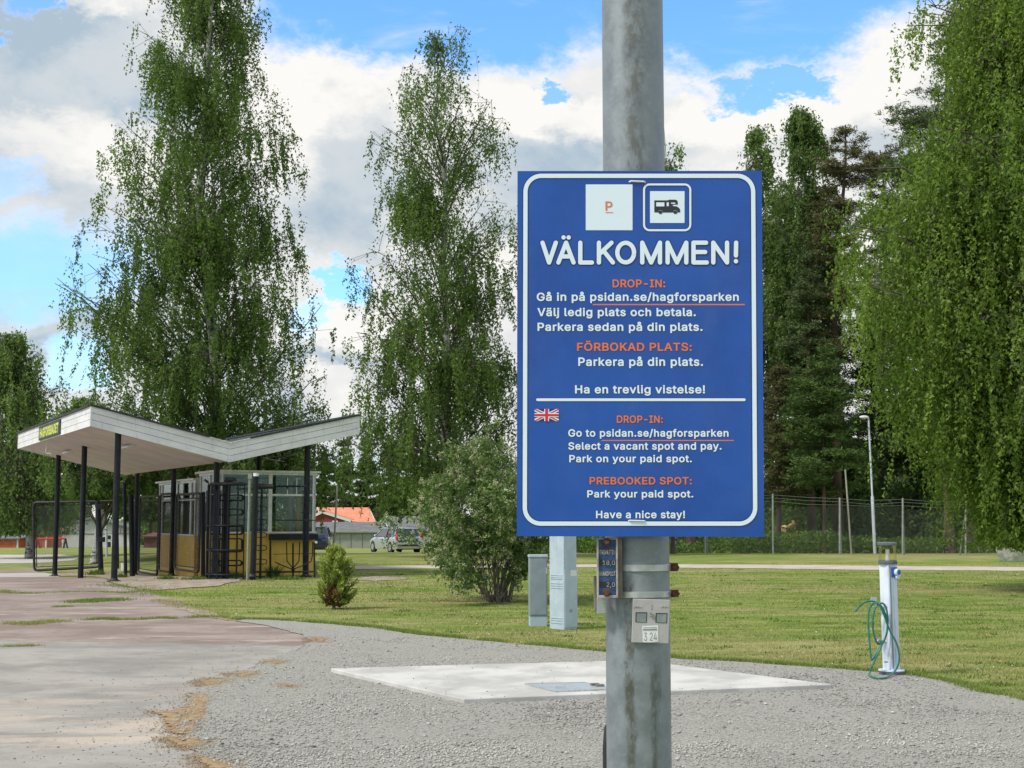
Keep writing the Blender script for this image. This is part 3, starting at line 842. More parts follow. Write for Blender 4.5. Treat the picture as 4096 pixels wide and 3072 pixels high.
tag(o, 'short mown grass with straw coloured dry patches', 'grass', kind='stuff')


# darker clover and taller tufts scattered through the lawn, and a few pale flower heads
rr = np.random.default_rng(45); cxs, cys, _ = wedge(500, 10.6, 40, 46)
kk = np.repeat(np.arange(500), rr.integers(8, 26, 500)); X = cxs[kk] + rr.normal(0, .075, len(kk)); Y = cys[kk] + rr.normal(0, .06, len(kk))
k = ~inside(asphalt_poly, X, Y) & ~inside(gravel_poly, X, Y) & ~inside(pth, X, Y); X, Y = X[k], Y[k]
o = blades('clover_tufts', X, Y, rr.uniform(.015, .042, len(X)), .004 + Y * .00025, np.clip(rr.normal(.2, .2, len(X)), 0, 1), M['weed'], 47, 0, .6)
tag(o, 'darker clover and taller tufts dotted over the lawn', 'clover', kind='stuff')
X, Y, _ = wedge(420, 10.8, 38, 48); k = ~inside(asphalt_poly, X, Y) & ~inside(gravel_poly, X, Y) & ~inside(pth, X, Y) & (vnoise(X, Y, 1.5, 21) > .45); X, Y = X[k], Y[k]
M['petal'] = vc_mat('pale_petal', (0.55, 0.50, 0.30), (0.75, 0.75, 0.70))
o = bpy.data.objects.new('flower_heads', stones_mesh('flower_heads', X, Y, .008 + Y * .0003, .035, rr.uniform(0, 1, len(X)), M['petal'], 49)); COL.objects.link(o)
tag(o, 'tiny pale flower heads in the lawn', 'flowers', kind='stuff')


def along(poly, n, w, rr):
    pts = np.array(poly, float); d = np.hypot(*(pts[1:] - pts[:-1]).T); cs = np.concatenate(([0], np.cumsum(d)))
    t = rr.uniform(0, cs[-1], n)
    x = np.interp(t, cs, pts[:, 0]); y = np.interp(t, cs, pts[:, 1])
    return x + rr.normal(0, w, n), y + rr.normal(0, w, n), t


rr = np.random.default_rng(51)
WX, WY, WT, WH = [], [], [], []
# grass fringe along the gravel edge and weeds in the cracks
for line, n, w, h, tn in [
        (gp((936, 2480), (1090, 2482), (1249, 2492), (1480, 2510), (1711, 2543), (2050, 2575), (2300, 2598), (2700, 2635), (3000, 2650), (3301, 2673), (3618, 2699), (3800, 2730), (3941, 2774), (4096, 2801), (4400, 2872)), 17000, .05, .055, .25),
        (gp((20, 2372), (130, 2376), (250, 2370), (400, 2368), (500, 2374), (560, 2366)), 1500, .10, .04, .4),
        (gp((350, 2482), (430, 2478), (470, 2482)), 700, .05, .05, .35), (gp((480, 2482), (560, 2480), (660, 2474), (700, 2478), (800, 2470), (900, 2472)), 1300, .05, .05, .4),
        (gp((40, 2498), (120, 2500), (180, 2492), (250, 2488)), 1300, .10, .06, .75), (gp((0, 2590), (80, 2588), (150, 2586)), 300, .04, .04, .6),
        (gp((320, 2412), (400, 2404), (500, 2402)), 1800, .16, .07, .15), (gp((220, 2430), (290, 2428)), 250, .05, .04, .4),
        (gp((420, 2340), (560, 2352), (640, 2385)), 900, .25, .06, .2), (gp((0, 2368), (20, 2372)), 300, .15, .06, .4),
        (gp((640, 2400), (746, 2430), (820, 2445), (936, 2482)), 1500, .12, .04, .8)]:
    x, y, t = along(line, n, w, rr)
    k = vnoise(t, t * 0, .35, 3) > .32
    x, y = x[k], y[k]
    WX.append(x); WY.append(y); WH.append(rr.uniform(.4, 1.0, len(x)) * h); WT.append(np.clip(rr.normal(tn, .2, len(x)), 0, 1))
X, Y = np.concatenate(WX), np.concatenate(WY)
o = blades('edge_grass', X, Y, np.concatenate(WH), .003 + Y * .00018, np.concatenate(WT), M['grassblade'], 52, .004, .45)
tag(o, 'ragged grass fringe at the gravel edge and in paving cracks', 'grass', kind='stuff')


def weed_clump(u, v, w, h, n, label, seed, tone=.4):
    rr = np.random.default_rng(seed); g = G(u, v); s = g.y / FPX
    X = g.x + rr.normal(0, w * s * .5, n); Y = g.y + rr.normal(0, w * s * .5, n)
    hh = h * s * rr.uniform(.4, 1.0, n) * np.exp(-np.hypot(X - g.x, Y - g.y) / (w * s * 1.3))
    o = blades('weed_clump', X, Y, hh, .012 * np.ones(n) + g.y * .0002, np.clip(rr.normal(tone, .25, n), 0, 1), M['weed'], seed, 0, .55)
    return tag(o, label, 'weeds', 'weeds around the entrance posts', 'stuff')


weed_clump(385, 2300, 40, 34, 260, 'bright green weed clump right of the second canopy post', 61, .5)
weed_clump(485, 2312, 26, 30, 160, 'small weed clump at the foot of the nearest canopy post', 62, .6)
weed_clump(520, 2292, 30, 22, 140, 'low weeds behind the nearest canopy post', 63, .5)
weed_clump(668, 2318, 42, 28, 240, 'weed clump left of the post before the gates', 64, .5)
weed_clump(790, 2318, 70, 20, 320, 'wide low weeds before the right gate frame', 65, .5)
weed_clump(905, 2312, 90, 44, 420, 'tall weeds growing up round the turnstile foot', 66, .3)
weed_clump(1095, 2306, 22, 75, 160, 'tall thin weed against the ochre booth panel', 67, .2)
weed_clump(1160, 2318, 60, 22, 220, 'low weeds under the fan railing', 68, .5)

# ------------------------------------------------------------------ concrete pad with hatch
pc = sum((Vector((p[0], p[1], 0)) for p in PAD), Vector()) / 4
pad = thing('concrete_pad', 'new pale concrete slab set in the gravel with a metal hatch', 'concrete pad', (pc.x, pc.y, 0))
mb = MB(); mb.hexa([(p[0], p[1], -.05) for p in PAD], [(p[0], p[1], .052) for p in PAD])
put('slab', mb, M['concrete'], pad, bevel=.008)


def pad_pt(u, v):
    return Pt(u, v, 1).lerp(Pt(u, v, 1), 0)


def at_h(u, v, h):
    d = ray(u, v); t = (h - 1.5) / d[2]
    return Vector((d[0] * t, d[1] * t, h))


H = [at_h(u, v, .0535) for u, v in ((2107, 2738), (2225, 2768), (2452, 2758), (2335, 2733))]
mb = MB(); cen = sum(H, Vector()) / 4
out_ = [cen + (p - cen) * 1.05 for p in H]
for i in range(4):
    j = (i + 1) % 4
    mb.hexa([out_[i], out_[j], H[j], H[i]], [p + Vector((0, 0, .010)) for p in (out_[i], out_[j], H[j], H[i])])
put('hatch_frame', mb, M['zinc'], pad)
mb = MB(); cov = [cen + (p - cen) * .985 for p in H]
mb.hexa([p + Vector((0, 0, .0)) for p in cov], [p + Vector((0, 0, .007)) for p in cov])
hc = put('hatch_cover', mb, M['hatch'], pad)
mb = MB()
for s_ in (.38, .55):
    p = H[3].lerp(H[2], s_) + Vector((0, -.03, .012)); mb.box(p, (.07, .05, .022), .25)
put('hinge', mb, M['browngrey'], hc)
mb = MB(); p = H[0].lerp(H[1], .8); mb.tube([p + Vector((0.05, .05, .008)), p + Vector((.05, .05, .024)), p + Vector((.13, .06, .024)), p + Vector((.13, .06, .008))], .005, 6); put('handle', mb, M['zinc'], hc, True)

# ------------------------------------------------------------------ the steel pole
YP = 3.60; RP = 0.0846
px = Pt(2546, 1900, YP).x
pole = thing('steel_pole', 'thick galvanised steel pole with rust streaks carrying the blue welcome board', 'pole', (px, YP, 0))
mb = MB(); mb.lathe((px, YP, -.1), [(RP + .002, 0), (RP, .9), (RP - .0006, 1.8), (RP - .0015, 3.6), (RP - .004, 6.6)], 64)
put('shaft', mb, M['steel'], pole, True)


def zat(v, Y): return Pt(2048, v, Y).z


for v0, v1 in ((2258, 2287), (2367, 2393)):
    z0, z1 = zat(v1, YP - RP), zat(v0, YP - RP); h = z1 - z0
    mb = MB(); mb.lathe((px, YP, z0), [(RP + .0005, 0), (RP + .0035, .0012), (RP + .0035, h - .0012), (RP + .0005, h)], 64)
    st = put('strap', mb, M['zinc'], pole, True)
    bx = Pt(2697, (v0 + v1) / 2, YP)
    mb = MB(); c = Vector((px + RP + .010, YP - .012, (z0 + z1) / 2))
    mb.box(c, (.022, .008, h * 1.15), .2); mb.box(c + Vector((0, .014, 0)), (.022, .006, h * 1.05), .2)
    mb.tube([c + Vector((.004, -.016, 0)), c + Vector((.004, .03, 0))], .0055, 6)
    mb.tube([c + Vector((.004, -.018, 0)), c + Vector((.004, -.010, 0))], .0095, 6)
    put('bolt', mb, M['rust'], st)
# dark cable guard on the far left of the foot
gz = zat(2885, YP)
guard = thing('cable_guard', 'black cable duct strapped to the left foot of the steel pole', 'cable duct', (px - RP, YP, 0))
mb = MB(); gx0 = Pt(2424, 2990, YP + .02).x
mb.tube([(gx0 + .004, YP + .02, -.02), (gx0 + .004, YP + .02, gz - .07), (gx0 + .006, YP + .02, gz - .02), (gx0 + .014, YP + .02, gz)], [.013, .013, .011, .004], 14)
put('duct', mb, M['carblack'], guard, True)
mb = MB(); mb.lathe((px, YP, .25), [(RP + .001, 0), (RP + .004, .002), (RP + .004, .02), (RP + .001, .022)], 48); put('clamp', mb, M['zinc'], guard, True)

# ------------------------------------------------------------------ the welcome board
YS = YP - RP - .030           # front face of the board
sc_ = Pt(2560, 1414, YS)
sign = thing('welcome_sign', 'large blue welcome board with white and orange Swedish and English parking text', 'sign', (sc_.x, YS, sc_.z))


def S(u, v, off=0.0):
    return Pt(u, v, YS - off) if off else Pt(u, v, YS)


def spoly(name, pts, mat, off=.0006, th=.0006, parent=None, raw=False):
    """flat printed shape on the board; pts in photograph pixels"""
    q = pts if raw else [S(u, v) for u, v in pts]
    q2 = [(p.x, p.z) for p in q]
    area = sum(q2[i][0] * q2[(i + 1) % len(q2)][1] - q2[(i + 1) % len(q2)][0] * q2[i][1] for i in range(len(q2)))
    if area < 0: q2.reverse()
    mb = MB(); mb.prism(q2, (0, YS - off + th, 0), (1, 0, 0), (0, 0, 1), th)
    return put(name, mb, mat, parent if parent is not None else sign)


cTL, cTR, cBR, cBL = S(2070, 684), S(3047, 683), S(3057, 2147), S(2067, 2145)
mb = MB(); TH = .0035
mb.add([cBL, cBR, cTR, cTL] + [p + Vector((0, TH, 0)) for p in (cBL, cBR, cTR, cTL)],
       [(0, 1, 2, 3), (7, 6, 5, 4), (4, 5, 1, 0), (5, 6, 2, 1), (6, 7, 3, 2), (7, 4, 0, 3)])
put('panel', mb, M['signblue'], sign)
# stiffening rails and clamps behind
for v in (900, 1900):
    z = zat(v, YS)
    rl_ = put('rail', MB().box((sc_.x, YS + TH + .013, z), ((cTR.x - cTL.x) * .86, .024, .035)), M['alu'], sign)
    put('clamp', MB().lathe((px, YP, z - .012), [(RP + .001, 0), (RP + .003, .001), (RP + .003, .023), (RP + .001, .024)], 48), M['zinc'], rl_, True)


def rrect(x0, y0, x1, y1, r, n=10):
    out = []
    for cx_, cy_, a0 in ((x1 - r, y1 - r, 0), (x0 + r, y1 - r, 90), (x0 + r, y0 + r, 180), (x1 - r, y0 + r, 270)):
        for k in range(n + 1):
            a = R(a0 + 90 * k / n); out.append((cx_ + r * math.cos(a), cy_ + r * math.sin(a)))
    return out


def ring(name, a, r, w, mat, off=.0008, th=.0006, quad=None):
    """rounded frame; quad maps unit box to four pixel corners (TL,TR,BR,BL)"""
    x0, y0, x1, y1 = a
    o_, i_ = rrect(x0, y0, x1, y1, r), rrect(x0 + w, y0 + w, x1 - w, y1 - w, r - w)
    mp = (lambda p: p) if quad is None else quad
    vo = [S(*mp(p)) for p in o_]; vi = [S(*mp(p)) for p in i_]; n = len(vo)
    vs = [(p.x, YS - off, p.z) for p in vo] + [(p.x, YS - off, p.z) for p in vi] + [(p.x, YS - off + th, p.z) for p in vo] + [(p.x, YS - off + th, p.z) for p in vi]
    fs = []
    for k in range(n):
        j = (k + 1) % n
        fs += [(k, k + n, j + n, j), (k + 2 * n, j + 2 * n, j, k), (k + n, k + 3 * n, j + 3 * n, j + n)]
    mb = MB(); mb.add(vs, fs)
    return put(name, mb, mat, sign)


def bq(p):      # the board is very slightly wider at the bottom of the picture
    u, v = p; t = (v - 684) / 1460.0
    return (2558.5 + (u - 2558.5) * (1 + .0135 * (t - .5)) + 3.0 * (t - .5), v)


ring('border_outline', (2088, 691, 3029, 2107), 76, 25, M['outline'], .0005, .0004, bq)
ring('border', (2092, 695, 3025, 2103), 72, 17, M['signwhite'], .0009, .0006, bq)

_fonts = {}


